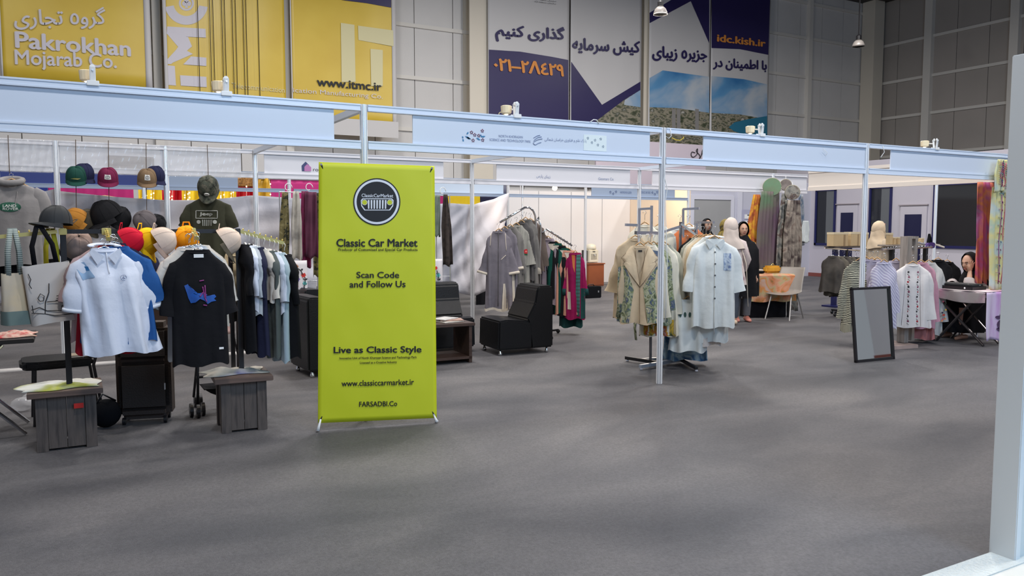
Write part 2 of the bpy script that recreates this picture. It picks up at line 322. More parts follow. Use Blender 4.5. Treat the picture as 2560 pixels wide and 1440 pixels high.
MB().sheet(lambda u, v: rel((P(727, 150, Y=YBN).x+(P(991, 150, Y=YBN).x-P(727, 150, Y=YBN).x)*u, YBN-.09, a.z-.42*v), o3), 4, 2, .004).build('border', m_wv, o3)
wpoly([(852, 57), (886, 62), (889, 205), (854, 205)], m_pale, o3, .1); wpoly([(895, 64), (983, 76), (984, 116), (896, 100)], m_pale, o3, .1); wpoly([(926, 122), (957, 125), (957, 215), (928, 215)], m_pale, o3, .1)
wtxt('www.itmc.ir', ink, o3, 792, 954, 215, 228, 20, .03, .12)
wtxt('ication Manufacturing Co.', m_lav, o3, 733, 957, 234, 250, 14, .0, .12)
wpoly([(855, 0), (855, -30), (978, -20), (978, 19), (917, 8)], m_nv, o3, .1)
# four tall banners of the island city
m_gv = mat('grey_white_vinyl', (.56, .545, .54), .55, bump=.06, bscale=2)
k1 = hung('wall_banner', 'tall white and navy banner with orange Persian phone digits', 1220, 1423, 330, m_gv, wr=.02)
wpoly([(1222, 124), (1300, 129), (1380, 142), (1421, 150), (1421, 330), (1222, 330)], m_nv, k1)
wtxt(shape('گذاری کنیم'), m_nv, k1, 1238, 1412, 104, 114, 52, .045, .08)
wtxt('٠٢١–٢\u039b٤٢٩', m_or, k1, 1234, 1410, 176, 192, 36, .04, .09)
for j in range(2): wtxt(shape('سازمان منطقه آزاد'), ink, k1, 1335, 1390, 6-j*6, 12-j*6, 5, 0)
ring(1253, 286, 7, 5, m_pale, k1, n=12)
k2 = hung('wall_banner', 'tall white banner with navy chevron pointing down above a town photo', 1426, 1603, 345, m_gv, wr=.02)
m_town = mat('town_print', (.2, .2, .16), .5, cols=[(.03, .04, .02), (.08, .09, .05), (.30, .27, .20), (.05, .06, .035), (.42, .40, .36)], scale=3.4, stretch=(1, 1, 2.2))
m_sea = mat('sea_print', (.02, .16, .26), .4)
m_skyp = mat('sky_print', (.1, .25, .45), .45, cols=[(.03, .16, .38), (.10, .28, .50), (.45, .50, .55), (.52, .54, .56)], scale=.32, stretch=(1, 1, 1.9), dist=.5)
wpoly([(1428, 154), (1505, 262), (1601, 204), (1601, 345), (1428, 345)], m_nv, k2); wpoly([(1601, 225), (1601, 345), (1470, 345), (1490, 303), (1560, 250)], m_town, k2, .08); wpoly([(1601, 225), (1601, 268), (1560, 262), (1562, 250)], m_skyp, k2, .09)
wtxt(shape('کیش سرمایه'), m_nv, k2, 1430, 1600, 134, 141, 46, .045, .08)
k3 = hung('wall_banner', 'tall white banner with navy roof shape and a blue sky photo', 1622, 1775, 372, m_gv, wr=.02)
wpoly([(1624, 32), (1728, -30), (1773, -30), (1773, 108), (1727, 3), (1624, 58)], m_nv, k3)
wpoly([(1624, 195), (1657, 176), (1773, 192), (1773, 372), (1624, 372)], m_skyp, k3); wpoly([(1624, 268), (1690, 270), (1773, 282), (1773, 372), (1624, 372)], m_town, k3, .08)
for x0 in (1680, 1692, 1738): wpoly([(x0, 272), (x0+9, 273), (x0+9, 330), (x0, 330)], mat('tower_print', (.24, .23, .22), .5), k3, .1)
wtxt(shape('جزیره زیبای'), m_nv, k3, 1630, 1768, 152, 158, 46, .045, .08)
k4 = hung('wall_banner', 'tall navy banner with orange idc.kish.ir and a coast photo', 1777, 1923, 385, m_gv, wr=.02)
wpoly([(1779, 120), (1850, 123), (1921, 137), (1926, -30), (1779, -30)], m_nv, k4)
wtxt('idc.kish.ir', m_or, k4, 1792, 1914, 104, 118, 24, .04, .09)
wtxt(shape('با اطمینان در'), m_nv, k4, 1782, 1917, 174, 182, 40, .045, .08)
wpoly([(1779, 190), (1860, 198), (1918, 211), (1918, 385), (1779, 385)], m_skyp, k4); wpoly([(1779, 282), (1850, 286), (1918, 298), (1918, 385), (1779, 385)], m_town, k4, .08)
wpoly([(1918, 290), (1918, 350), (1870, 340), (1835, 328), (1822, 318), (1836, 306), (1870, 298)], m_sea, k4, .1)
sg = MB().bb((P(1500, 380, Y=18.3).x, 18.32, 0), (P(1500, 380, Y=18.3).x+.08, 18.36, 2.6)).bb((P(1750, 380, Y=18.3).x-.08, 18.32, 0), (P(1750, 380, Y=18.3).x, 18.36, 2.6)).bb((P(1490, 380, Y=18.3).x, 18.3, 2.6), (P(1765, 380, Y=18.3).x, 18.36, P(1700, 359, Y=18.3).z)).build('stand_sign', mat('lilac_sign', (.55, .48, .54), .5)); tag(sg, 'pale lilac sign board with looping black script behind the front fascia', 'sign')
def script(o, pts, r, Y, m=ink, n='script'):
    q = [P(x, y, Y=Y) for x, y in pts]; ps = []
    for i in range(len(q)-1):
        p0, p1, p2, p3 = q[max(i-1, 0)], q[i], q[i+1], q[min(i+2, len(q)-1)]
        for t in [k/5 for k in range(5)]: ps.append(.5*((2*p1)+(p2-p0)*t+(2*p0-5*p1+4*p2-p3)*t*t+(3*p1-p0-3*p2+p3)*t**3))
    ps.append(q[-1]); return MB().tube([rel(p, o) for p in ps], r, 5).build(n, m, o, True)
script(sg, [(1738, 382), (1730, 380), (1728, 388), (1733, 393), (1742, 386), (1744, 372), (1741, 378), (1750, 390), (1746, 400), (1752, 392), (1757, 374), (1755, 382), (1760, 392)], .012, 18.28)
# ---------------------------------------------------------------- stand posts and fascias
def post(x, y, label, z1=2.5, z0=0, r=.027):
    b = MB().tube([(x, y, z0), (x, y, z1)], r, 8, ph=pi/8)
    o = b.build('stand_post', alu); tag(o, label, 'post', 'aluminium stand posts')
    for k in range(8):
        a = k*pi/4; MB().box(rel((x+(r+.001)*cos(a), y+(r+.001)*sin(a), (z0+z1)/2), o), (.004, .011, z1-z0), rz=a).build('rib', mat('rib_white', (.85, .86, .88), .3), o)
    return o
post(PX[2], YF, 'front aluminium post behind the top of the yellow banner stand')
post(PX[3], YF, 'front aluminium post standing before the cream shirts rack')
post(PX[4], YF, 'front aluminium post rising behind the leaning mirror')
post(PX[5], YF, 'front corner aluminium post half hidden by the check scarf')
post(-.09, YB, 'rear aluminium post wrapped in film behind the grey hoodie')
post(1.03, YB, 'rear aluminium post wrapped in film beside the brown cap')
post(PX[2], YB, 'rear aluminium post just left of the camouflage scarves')
post(PX[3], YB, 'rear aluminium post right of the yellow banner stand')
post(PX[4], YB, 'rear aluminium post behind the top of the cream garment rack')
post(P(1270, 600, Y=Y3).x, Y3, 'far aluminium post left of the curved chrome rail')
post(P(1463, 600, Y=Y3).x, Y3, 'far aluminium post beside the white water dispenser')
post(PX[5], YB, 'rear aluminium post behind the hanging scarf hoops')
post(P(1719, 600, Y=Y3).x, Y3, 'far aluminium post beside the grey shuttered window')
post(P(2336, 600, Y=10.2).x, 10.2, 'thin aluminium post in front of the largest dark office window')
post(1.1, Y3, 'far aluminium post behind the white sheet below the brown cap'); post(3.45, Y3, 'far aluminium post hidden behind the yellow banner stand')
ZT, ZB, RT, RB = 2.5, 2.152, .052, .066
def fascia(x0, x1, Y, px0, px1, label, m=None, mr=None, cut=.03):
    root = thing('fascia_board', label, 'fascia', ((x0+x1)/2, Y, ZB), 0, 'stand fascias'); r = lambda p: rel(p, root)
    for z0, z1, nm in ((ZT-RT, ZT, 'top_rail'), (ZB, ZB+RB, 'bottom_rail')):
        b = MB().bb(r((x0+cut, Y-.022, z0)), r((x1-cut, Y+.022, z1))).bb(r((x0+cut, Y-.027, z0)), r((x1-cut, Y-.02, z0+.012))).bb(r((x0+cut, Y-.027, z1-.012)), r((x1-cut, Y-.02, z1)))
        b.build(nm, mr or alu_w, root)
    a = P(px0, 400, Y=Y).x if px0 is not None else x0+cut; c = P(px1, 400, Y=Y).x if px1 is not None else x1-cut
    pn = MB().bb(r((a, Y-.006, ZB+RB)), r((c, Y+.006, ZT-RT))).build('infill_panel', m or white_p, root)
    return root
f0 = fascia(PX[0], PX[1]+.03, YF, None, None, 'white fascia of the front row beyond the left edge')
f1 = fascia(PX[1]-.9, PX[2], YF, None, 836, 'long pale blue-white fascia above the caps and tees')
f2 = fascia(PX[2], PX[3], YF, 1032, 1623, 'white fascia printed North Khorasan Science and Technology Park')
f3 = fascia(PX[3], PX[4], YF, 1757, None, 'white fascia above the cream garments, gap at its left end')
f4 = fascia(PX[4], PX[5], YF, 2226, None, 'white fascia at the right end above the embroidered blouses')
bl = mat('blue_print', (.05, .22, .42), .5); rd = mat('maroon_print', (.24, .05, .10), .5); gb = mat('greyblue_print', (.22, .27, .42), .5)
def ftxt(s, m, o, x0, x1, y0, y1, h, Y, bold=0.):
    a = P(x0, y0, Y=Y); c = P(x1, y1, Y=Y); hh = h*a.y/FPX
    return write(s, m, o, lambda u, v: rel((a.x+(c.x-a.x)*u, Y, a.z+(c.z-a.z)*u+hh*v), o), bold)
YP = YF-.009
ftxt('NORTH KHORASAN', gb, f2, 1247, 1307, 343, 346, 7, YP); ftxt('SCIENCE AND TECHNOLOGY PARK', gb, f2, 1224, 1327, 352, 357, 7, YP)
ftxt(shape('پارک علم و فناوری خراسان شمالی'), gb, f2, 1362, 1466, 355, 359, 13, YP, .0)
stk = MB().bb(rel((P(1458, 357, Y=YF).x, YF-.0085, P(1458, 376, Y=YF).z), f2), rel((P(1515, 357, Y=YF).x, YF-.0065, P(1515, 340, Y=YF).z), f2)).build('sticker', mat('glossy_sticker', (.80, .88, .88), .2), f2)
def flower(o, x, y, r, m, Y=YP, n=5):
    p = P(x, y, Y=Y); s = r*Y/FPX; b = MB()
    for k in range(n):
        t = 2*pi*k/n+.3; b.tube([rel((p.x+s*.5*cos(t-.5), Y, p.z+s*.5*sin(t-.5)), o), rel((p.x+s*cos(t), Y, p.z+s*sin(t)), o), rel((p.x+s*.5*cos(t+.5), Y, p.z+s*.5*sin(t+.5)), o)], s*.16, 4)
    b.build('flower_print', m, o)
def leafp(o, x0, y0, x1, y1, wd, m, Y=YP):
    a = rel(P(x0, y0, Y=Y), o); c = rel(P(x1, y1, Y=Y), o); d = (c-a); n = V((-d.z, 0, d.x)).normalized()*wd*Y/FPX
    b = MB(); b.add([a, a+d*.4+n, c, a+d*.6-n], [(0, 1, 2, 3)]); b.build('leaf_print', m, o)
for x, y in ((1179, 331), (1187, 337), (1206, 327), (1197, 339), (1183, 351), (1207, 350)): flower(f2, x, y, 5, rd)
for q in ((1167, 337, 1171, 329), (1162, 340, 1178, 348), (1178, 348, 1165, 343), (1200, 336, 1205, 342), (1202, 343, 1214, 340), (1190, 345, 1202, 350), (1155, 341, 1159, 345), (1156, 347, 1160, 354)): leafp(f2, *q, 2.6, bl)
for x, y in ((1470, 345), (1488, 350), (1502, 347), (1480, 356), (1495, 362), (1508, 366)): flower(f2, x, y, 4, mat('faded_print', (.45, .52, .60), .5), YF-.011)
for pts in (((1334, 345), (1342, 340), (1350, 338)), ((1335, 351), (1344, 344), (1354, 342)), ((1334, 355), (1345, 349), (1356, 347)), ((1333, 358), (1338, 362), (1346, 358), (1353, 356))): script(f2, pts, .003, YP, gb, 'emblem_stroke')
# rear row
white_s = mat('white_panel_matt', (.72, .71, .74), .45, col2=(.69, .68, .71), scale=.8)
g0 = fascia(-4, -.09, YB, None, None, 'rear white fascia wrapped in film behind the hoodie', white_s, white_s)
g1 = fascia(-.09, PX[2], YB, None, 602, 'rear white fascia wrapped in film behind the hanging caps', white_s, white_s)
g2 = fascia(PX[2], PX[3], YB, 660, 1108, 'rear white fascia with a small pink and navy house logo', white_s, white_s)
g3 = fascia(PX[3], PX[4], YB, 1241, 1575, 'rear white fascia with handwriting and upside-down Geomars Co', white_s, white_s)
g4 = fascia(PX[4], PX[5], YB, 1631, None, 'rear plain white fascia above the scarf hoops', white_s, white_s)
YQ = YB-.009
hs = lambda pts, m, o, Y=YQ: MB().add([rel(P(x, y, Y=Y), o) for x, y in pts], [tuple(range(len(pts)))]).build('logo', m, o)
hs([(754, 414), (764, 404), (773, 413), (773, 428), (755, 428)], mat('navy_print', (.05, .06, .16), .5), g2)
hs([(761, 417), (768, 410), (778, 418), (778, 428), (761, 428)], mat('pink_print', (.50, .20, .42), .5), g2, YQ-.003)
ftxt('robo', ink, g2, 783, 812, 428, 429, 9, YQ)
ftxt('Geomars Co.', gb, g3, 1496, 1535, 450, 451, 8, YQ).scale = (1, 1, 1)
ftxt(shape('زیبای پارس'), gb, g3, 1341, 1376, 446, 448, 12, YQ)
m_gl = mat('grey_insert', (.48, .46, .45), .6)
MB().bb(rel((P(270, 400, Y=YQ).x, YQ-.003, 2.22), g1), rel((P(385, 400, Y=YQ).x, YQ, 2.36), g1)).build('opening', mat('shade_grey', (.40, .37, .36), .5), g1)  # flat plate, the opening's shade put into its grey
for k, (xa, xb) in enumerate(((150, 400), (418, 600), (0, 130))):
    film = MB().sheet(lambda u, v, a=P(xa, 400, Y=YB).x, c=P(xb, 400, Y=YB).x: (a+(c-a)*u, YB-.04-.012*sin(u*40+v*5)-.006*sin(v*23+u*11), 2.50-.36*v), 30, 10, .001).build('cling_film', mat('cling_film', (.95, .95, .95), .05, alpha=.16, spec=.8), smooth=True)
    tag(film, ('clear cling film wrapped over the fascia behind the green and maroon caps', 'clear cling film wrapped over the fascia right of the brown cap', 'clear cling film wrapped over the fascia at far left')[k], 'film')
def siderail(x, y0, y1, label, full=False, m=None):
    root = thing('side_rail', label, 'rail', (x, (y0+y1)/2, ZB), 0, 'stand side rails'); r = lambda p: rel(p, root)
    MB().bb(r((x-.02, y0+.03, ZT-RT)), r((x+.02, y1-.03, ZT))).build('top_rail', m or alu_w, root)
    if full:
        MB().bb(r((x-.02, y0+.03, ZB)), r((x+.02, y1-.03, ZB+RB))).build('bottom_rail', m or alu_w, root); MB().bb(r((x-.006, y0+.03, ZB+RB)), r((x+.006, y1-.03, ZT-RT))).build('infill_panel', m or white_p, root)
siderail(PX[2], YF, YB, 'white side rail running back above the black tee'); siderail(PX[3], YF, YB, 'side rail running back above the grey robes'); siderail(PX[4], YF, YB, 'side rail running back above the scarf hoops')
siderail(PX[5], YF, 9.45, 'warm lit side fascia above the right-hand garment rack', True, mat('warm_lit_panel', (.80, .72, .64), .5))  # warm light on the inner face put into the panel colour
siderail(PX[1], YF, YB, 'side rail running back at far left')
# third row fascias and partitions
m_bs = mat('shaded_fascia', (.33, .40, .52), .5)  # shade on the far fascias put into a blue-grey colour
h0 = fascia(-.9, 1.1, Y3, None, None, 'far fascia in blue-grey shade behind the film-wrapped fascia', mat('blue_print_panel', (.03, .05, .22), .5), m_bs)
h1 = fascia(1.1, 3.4, Y3, None, 593, 'far fascia in blue-grey shade behind the brown cap', m_bs, m_bs)
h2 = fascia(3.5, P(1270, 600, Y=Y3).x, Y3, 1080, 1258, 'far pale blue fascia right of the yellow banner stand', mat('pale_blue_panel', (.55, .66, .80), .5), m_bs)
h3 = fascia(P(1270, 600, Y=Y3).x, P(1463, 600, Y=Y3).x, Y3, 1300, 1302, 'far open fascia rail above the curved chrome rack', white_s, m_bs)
h4 = fascia(P(1463, 600, Y=Y3).x, P(1719, 600, Y=Y3).x, Y3, 1479, 1688, 'far fascia in blue-grey shade with upside-down faded print', m_bs, m_bs)
for x0, x1, s in ((1550, 1578, 'NORTH KHORASAN'), (1594, 1626, 'SCIENCE AND TECHNOLOGY PARK')): write(s, mat('faded_blue', (.12, .17, .32), .5), h4, (lambda a, c: (lambda u, v: rel((c.x-(c.x-a.x)*u, Y3-.009, a.z-.05*v), h4)))(P(x0, 478, Y=Y3), P(x1, 478, Y=Y3)))
for x, y in ((1526, 480), (1533, 484), (1540, 479), (1631, 481), (1637, 485), (1643, 480)): flower(h4, x, y, 4, mat('faded_blue', (.12, .17, .32), .5), Y3-.009)
# white partition of the far stands, 1 m panels
def partition(n, x0, x1, Y, m, h=2.5):
    o = st(MB().bb((x0, Y, 0), (x1, Y+.03, h)).build('wall_%s' % n, mat('partition_core', (.45, .44, .44), .6)))
    x = x0
    while x < x1-.1:
        MB().bb(rel((x+.012, Y-.014, .04), o), rel((min(x+1, x1)-.012, Y-.001, h-.04), o)).build('wall_panel', m, o); x += 1.0
    return o
xp = P(1722, 600, Y=15.2).x
partition('far', 8.6, xp, 17.6, white_in)
st(MB().bb((xp, 15.2, 0), (xp+.04, 17.6, 2.5)).build('wall_stand_side', mat('peach_lit_panel', (.82, .66, .50), .5)))  # warm light on the white side wall put into a peach colour
# coloured draped backdrops hung far behind the white cloth
def drape(name, label, x0, x1, y0, y1, Y, m, amp=.05, k=30, n=60):
    a = P(x0, y0, Y=Y); c = P(x1, y0, Y=Y); zb = P(x0, y1, Y=Y).z; W = c.x-a.x
    if y0 < 480 or Y < 15.1: a.z = 2.5
    o = MB().sheet(lambda u, v: (a.x+W*u, Y+amp*sin(u*W*k)+amp*.4*sin(u*W*k*2.3+v*4), a.z+(zb-a.z)*v), n, 6, .01).build(name, m, smooth=True)
    tag(o, label, 'curtain'); return o
m_y = mat('yellow_satin', (.85, .60, .02), .4); m_r = mat('red_satin', (.55, .008, .02), .4); m_mg = mat('magenta_cloth', (.48, .01, .16), .6)
YD = 16.2
drape('backdrop', 'magenta backdrop strip behind the green and maroon caps', 118, 332, 432, 520, YD, m_mg, .004)
drape('backdrop', 'royal blue backdrop strip beside the hoodie', 20, 118, 436, 520, YD, mat('royal_blue', (.012, .03, .22), .5), .004)
for i, (x0, x1, mm, nm) in enumerate(((344, 402, m_y, 'yellow satin curtain just right of the brown cap'), (402, 452, m_r, 'red satin curtain between two yellow ones'), (452, 588, m_y, 'wide yellow satin curtain behind the olive tee'), (588, 632, m_r, 'red satin curtain left of the rear post'), (645, 676, mat('gold_satin', (.62, .36, .03), .4), 'gold satin curtain right of the rear post'))):
    drape('curtain', nm, x0, x1, 428, 520, YD, mm)
drape('backdrop', 'magenta backdrop behind the pale scarf', 676, 800, 440, 520, YD, m_mg, .004)
bfr = thing('backdrop_frame', 'thin metal frame carrying the coloured curtains behind the white sheet', 'frame', (1.5, YD, 0)); MB().tube([(-3.2, 0, 2.5), (3.6, 0, 2.5)], .02, 8).build('top_rod', alu, bfr)
for xx in (-3.2, 0.9, 3.6): MB().tube([(xx, .03, 0), (xx, .03, 2.52)], .02, 8).build('upright', alu, bfr)
bfr = thing('backdrop_frame', 'thin metal frame carrying the board strips near the far post', 'frame', (7.9, 15.0, 0)); MB().tube([(-1.2, 0.02, 2.5), (.75, 0.02, 2.5)], .02, 8).build('top_rod', alu, bfr)
for xx in (-1.2, .75): MB().tube([(xx, .03, 0), (xx, .03, 2.52)], .02, 8).build('upright', alu, bfr)
fairy = thing('string_lights', 'warm string lights over the red and yellow curtains', 'lights', P(500, 440, Y=YD-.2))
for i, xx in enumerate((357, 366, 378, 384, 424, 430, 462, 470, 474, 532, 552, 560, 578, 583, 616, 640, 676)):
    pts = [P(xx, 440, Y=YD-.15), P(xx+1, 470, Y=YD-.15), P(xx, 505, Y=YD-.15)]
    pts[0].z = 2.5; pts[0].y = YD; MB().tube([rel(p, fairy) for p in pts], .003, 4).build('wire', white_pl, fairy)
    for yy in (448+i*7 % 20, 478+(i*11) % 14, 494+i*5 % 10):
        MB().ball(rel(P(xx, yy, Y=YD-.17), fairy), .014, 6, 4).build('bulb', mat('fairy_bulb', (1, .75, .3), emit=6), fairy)
drape('backdrop', 'yellow and navy board strip above the right-hand white cloth', 1120, 1200, 490, 530, 15.0, m_y, .003); drape('backdrop', 'navy board strip above the right-hand white cloth', 1200, 1270, 489, 700, 15.02, mat('navy_board', (.008, .01, .05), .5), .003)
drape('backdrop', 'magenta board strip beside the dark patterned scarf', 1090, 1120, 490, 530, 15.01, m_mg, .003)
drape('curtain', 'brown straw curtain between fascia gap and rear post', 592, 640, 430, 466, YD-.1, mat('straw', (.25, .12, .03), .8, cols=[(.12, .05, .01), (.45, .22, .06)], scale=30), .02)
# big white sheets tied across the back of the stand
def sheetcloth(label, top, bot, Y, amp):
    q = lambda L, u: V(P(*[L[0][j]+0 for j in (0, 1)], Y=Y)) if 0 else None
    def lerp(L, u):
        t = u*(len(L)-1); i = min(int(t), len(L)-2); f = t-i
        yy = [q[2] if len(q) > 2 else Y for q in (L[i], L[i+1])]; return P(L[i][0]*(1-f)+L[i+1][0]*f, L[i][1]*(1-f)+L[i+1][1]*f, Y=yy[0]*(1-f)+yy[1]*f)
    def f(u, v):
        a = lerp(top, u); c = lerp(bot, u); p = a+(c-a)*v
        p.y += amp*(sin(u*11+v*6)*.5+sin((u+v)*23)*.25+sin(u*50-v*9)*.12*v); return p
    o = MB().sheet(f, 60, 24, .004).build('white_sheet', cloth_w, smooth=True); tag(o, label, 'sheet', 'white sheets tied behind the stand'); return o
sheetcloth('white sheet stretched behind the hoodie, caps and olive tee', [(-40, 520), (95, 482), (137, 472), (150, 478), (280, 492), (412, 500), (520, 500), (632, 488), (790, 500)], [(-40, 760), (95, 750), (137, 742), (150, 738), (280, 736), (412, 735), (520, 732), (632, 730), (790, 726)], YB+.12, .07)
sheetcloth('white sheet tied up at the far post beside the grey robes', [(1085, 510), (1130, 508), (1180, 512), (1235, 498, 12.6), (1269, 482, Y3-.03)], [(1085, 730), (1130, 728), (1180, 740), (1235, 722, 11.6), (1258, 700, 12.6)], YB+.14, .09)
p = thing('black_drape_table', 'table under a black floor-length cloth behind the chrome rack', 'table', P(1220, 757, Z=0))
MB().sheet(lambda u, v: rel(P(1185, 700, Y=14.0)+V((1.25*u, .03*sin(u*40)*v, 0)), p)*1.0 if 0 else rel((7.0+1.15*u, 14.0+.03*sin(u*40)*v, .78-.78*v), p), 30, 6, .01).bb(rel((7.0, 14.0, .76), p), rel((8.15, 14.6, .79), p)).build('black_cover', black_c, p)
# ---------------------------------------------------------------- clip lamps on the front fascia
def clip_lamp(x, y, label, s=1., yaw=0., head=True):
    p = P(x, y, Y=YF-.0); root = thing('clip_lamp', label, 'lamp', (p.x, YF, ZT), 0, 'clip lamps on the front fascia')
    for sy in (-1, 1):
        MB().box((0, sy*.03, -.0), (.075*s, .008, .035), rx=sy*.1).box((0, sy*.022, .06), (.036*s, .008, .10), rx=-sy*.12).tube([(0, sy*.017-.004, .108), (0, sy*.017+.004, .108)], .018*s, 12, upv=(1, 0, 0)).build('jaw', white_pl, root, bevel=.003)
    MB().tube([(0, -.03, .085), (0, -.036, .085)], .006, 8, upv=(1, 0, 0)).build('rivet', alu, root)
    if head:
        MB().tube([(0, .02, .06), (.0, .08, .07)], .008, 6).build('arm', white_pl, root)
        hd = MB().lathe([(.03, 0), (.045, .01), (.05, .07), (.04, .075), (.036, .01)], (-.03, .12, .03), 14).build('lamp_head', mat('warm_reflector', (.9, .75, .5), .3), root)
        MB().ball((-.03, .12, .05), .028, 10, 6).build('bulb', mat('warm_bulb', (1, .72, .40), emit=9), hd)
    spot(p.x-.03, YF+.14, ZT+.0, p.x+.2, YF+2.0, .9, 26)
clip_lamp(232, 205, 'white clip lamp above the maroon cap'); clip_lamp(565, 228, 'white clip lamp above the camouflage cap'); clip_lamp(1290, 290, 'white clip lamp above the flower printed fascia')
clip_lamp(1902, 337, 'white clip lamp above the hanging scarf hoops'); clip_lamp(2338, 372, 'white clip lamp above the purple scarf end')
bb_ = thing('bare_bulb', 'glaring warm bulb hung below the rear fascia', 'lamp', P(1387, 470, Y=12.2))
MB().ball((0, 0, 0), .045, 14, 10).build('bulb', bulb, bb_, True); MB().tube([(0, 0, .03), (0, 0, .1)], .02, 8).build('socket', white_pl, bb_); MB().tube([(0, 0, .1), (.1, .3, .14), (.6, 1.2, .15), (.55, 2.1, .3)], .008, 5).build('cable', blackm, bb_)
l = bpy.data.lights.new('warm_point', 'POINT'); l.energy = 30; l.color = (1, .80, .58); l.shadow_soft_size = .05; o = bpy.data.objects.new('warm_point', l); q = P(1387, 470, Y=12.2); o.location = (q.x, q.y, q.z-.12); C.objects.link(o)
l = bpy.data.lights.new('warm_point', 'POINT'); l.energy = 40; l.color = (1, .78, .52); l.shadow_soft_size = .15; o = bpy.data.objects.new('warm_point', l); o.location = (12.6, 15.4, 2.3); C.objects.link(o)
# loose wires over the fascia
def wire(label, pts, Y=YF-.03, r=.004, m=white_pl):
    q = [P(x, y, Y=Y) for x, y in pts]; o = MB().tube(q, r, 6).build('loose_wire', m, smooth=True); tag(o, label, 'wire'); return o
wire('white wire looping over the fascia and hanging down beside the front post', [(1676, 322), (1678, 340), (1672, 346), (1664, 340), (1664, 362), (1662, 400), (1660, 440), (1668, 470), (1664, 500), (1664, 540), (1666, 600), (1668, 650), (1666, 720), (1664, 800)])
wire('yellow cable end lying in the gap of the fascia', [(1680, 345), (1690, 350), (1700, 351), (1708, 346), (1709, 342)], r=.005, m=mat('yellow_cable', (.7, .5, .05), .5))
wire('thin wire end dangling on the fascia beside the clip lamp', [(2058, 372), (2068, 382), (2066, 388)], r=.003)
wire('thin wire dangling in the right-hand fascia gap', [(2207, 365), (2211, 380), (2204, 390), (2202, 393)], YF-.03)
wire('white wire curling over the top rail near the navy chevron', [(1475, 305), (1484, 299), (1492, 300), (1497, 310)])
# hall lamps
def bay(x, y, Y, lit, label):
    p = P(x, y, Y=Y); root = thing('high_bay_lamp', label, 'lamp', p, 0, 'high bay lamps')
    s = Y/FPX
    R = 22*s
    MB().lathe([(R, 0), (R*.97, R*.25), (R*.75, R*.75), (R*.42, R*1.05), (R*.40, R*1.0), (R*.72, R*.7), (R*.93, R*.2), (R*.96, 0)], (0, 0, 0), 24).build('reflector', mat('lamp_reflector', (.55, .50, .46), .35, .3), root, True)
    MB().lathe([(R*.86, R*.05), (R*.86, R*.1)], (0, 0, 0), 20).build('lens', mat('lit_lens', (1, .97, .92), emit=14) if lit else mat('dull_lens', (.7, .66, .62), .3), root)
    MB().lathe([(R*.3, R*1.0), (R*.42, R*1.1), (R*.42, R*1.7), (R*.3, R*1.85)], (0, 0, 0), 12).build('ballast', blackm, root)
    MB().tube([(0, 0, R*1.8), (0, 0, ZC-p.z)], .02, 6).build('suspension', blackm, root)
bay(1651, 36, 13, True, 'lit high bay lamp hanging before the tall banners'); bay(2146, 116, 15, False, 'unlit high bay lamp hanging by the corner column')
l = bpy.data.lights.new('bay_point', 'POINT'); l.energy = 300; l.shadow_soft_size = .2; o = bpy.data.objects.new('bay_point', l); q = P(1651, 50, Y=13); o.location = q; C.objects.link(o)
# near partition at the right edge with its kerb
a = P(2548, 159, Z=2.36); E1 = P(2480, 1391, Z=.0)
nw = st(MB().bb((E1.x, E1.y-.1, 0), (E1.x+2.5, E1.y, 2.31)).build('wall_near', mat('near_panel', (.56, .62, .63), .45)))
MB().bb(rel((E1.x-.012, E1.y-.11, 0), nw), rel((E1.x+.03, E1.y+.01, 2.312), nw)).build('edge_profile', mat('edge_profile', (.66, .70, .72), .35), nw, bevel=.004)
st(MB().bb((E1.x-1.6, E1.y-1.5, 0), (E1.x+2, E1.y-.02, .018)).build('trim_3', mat('pale_platform', (.66, .65, .60), .5)))
st(MB().bb((E1.x-1.6, E1.y-.14, .0), (E1.x+2, E1.y-.0, .024)).build('trim_4', mat('platform_tape', (.58, .62, .61), .4, bump=.5, bscale=60)))
st(MB().bb((-5, 9.95, 0), (2.0, 10.12, .012)).build('trim_5', mat('floor_strip', (.55, .53, .52), .6)))
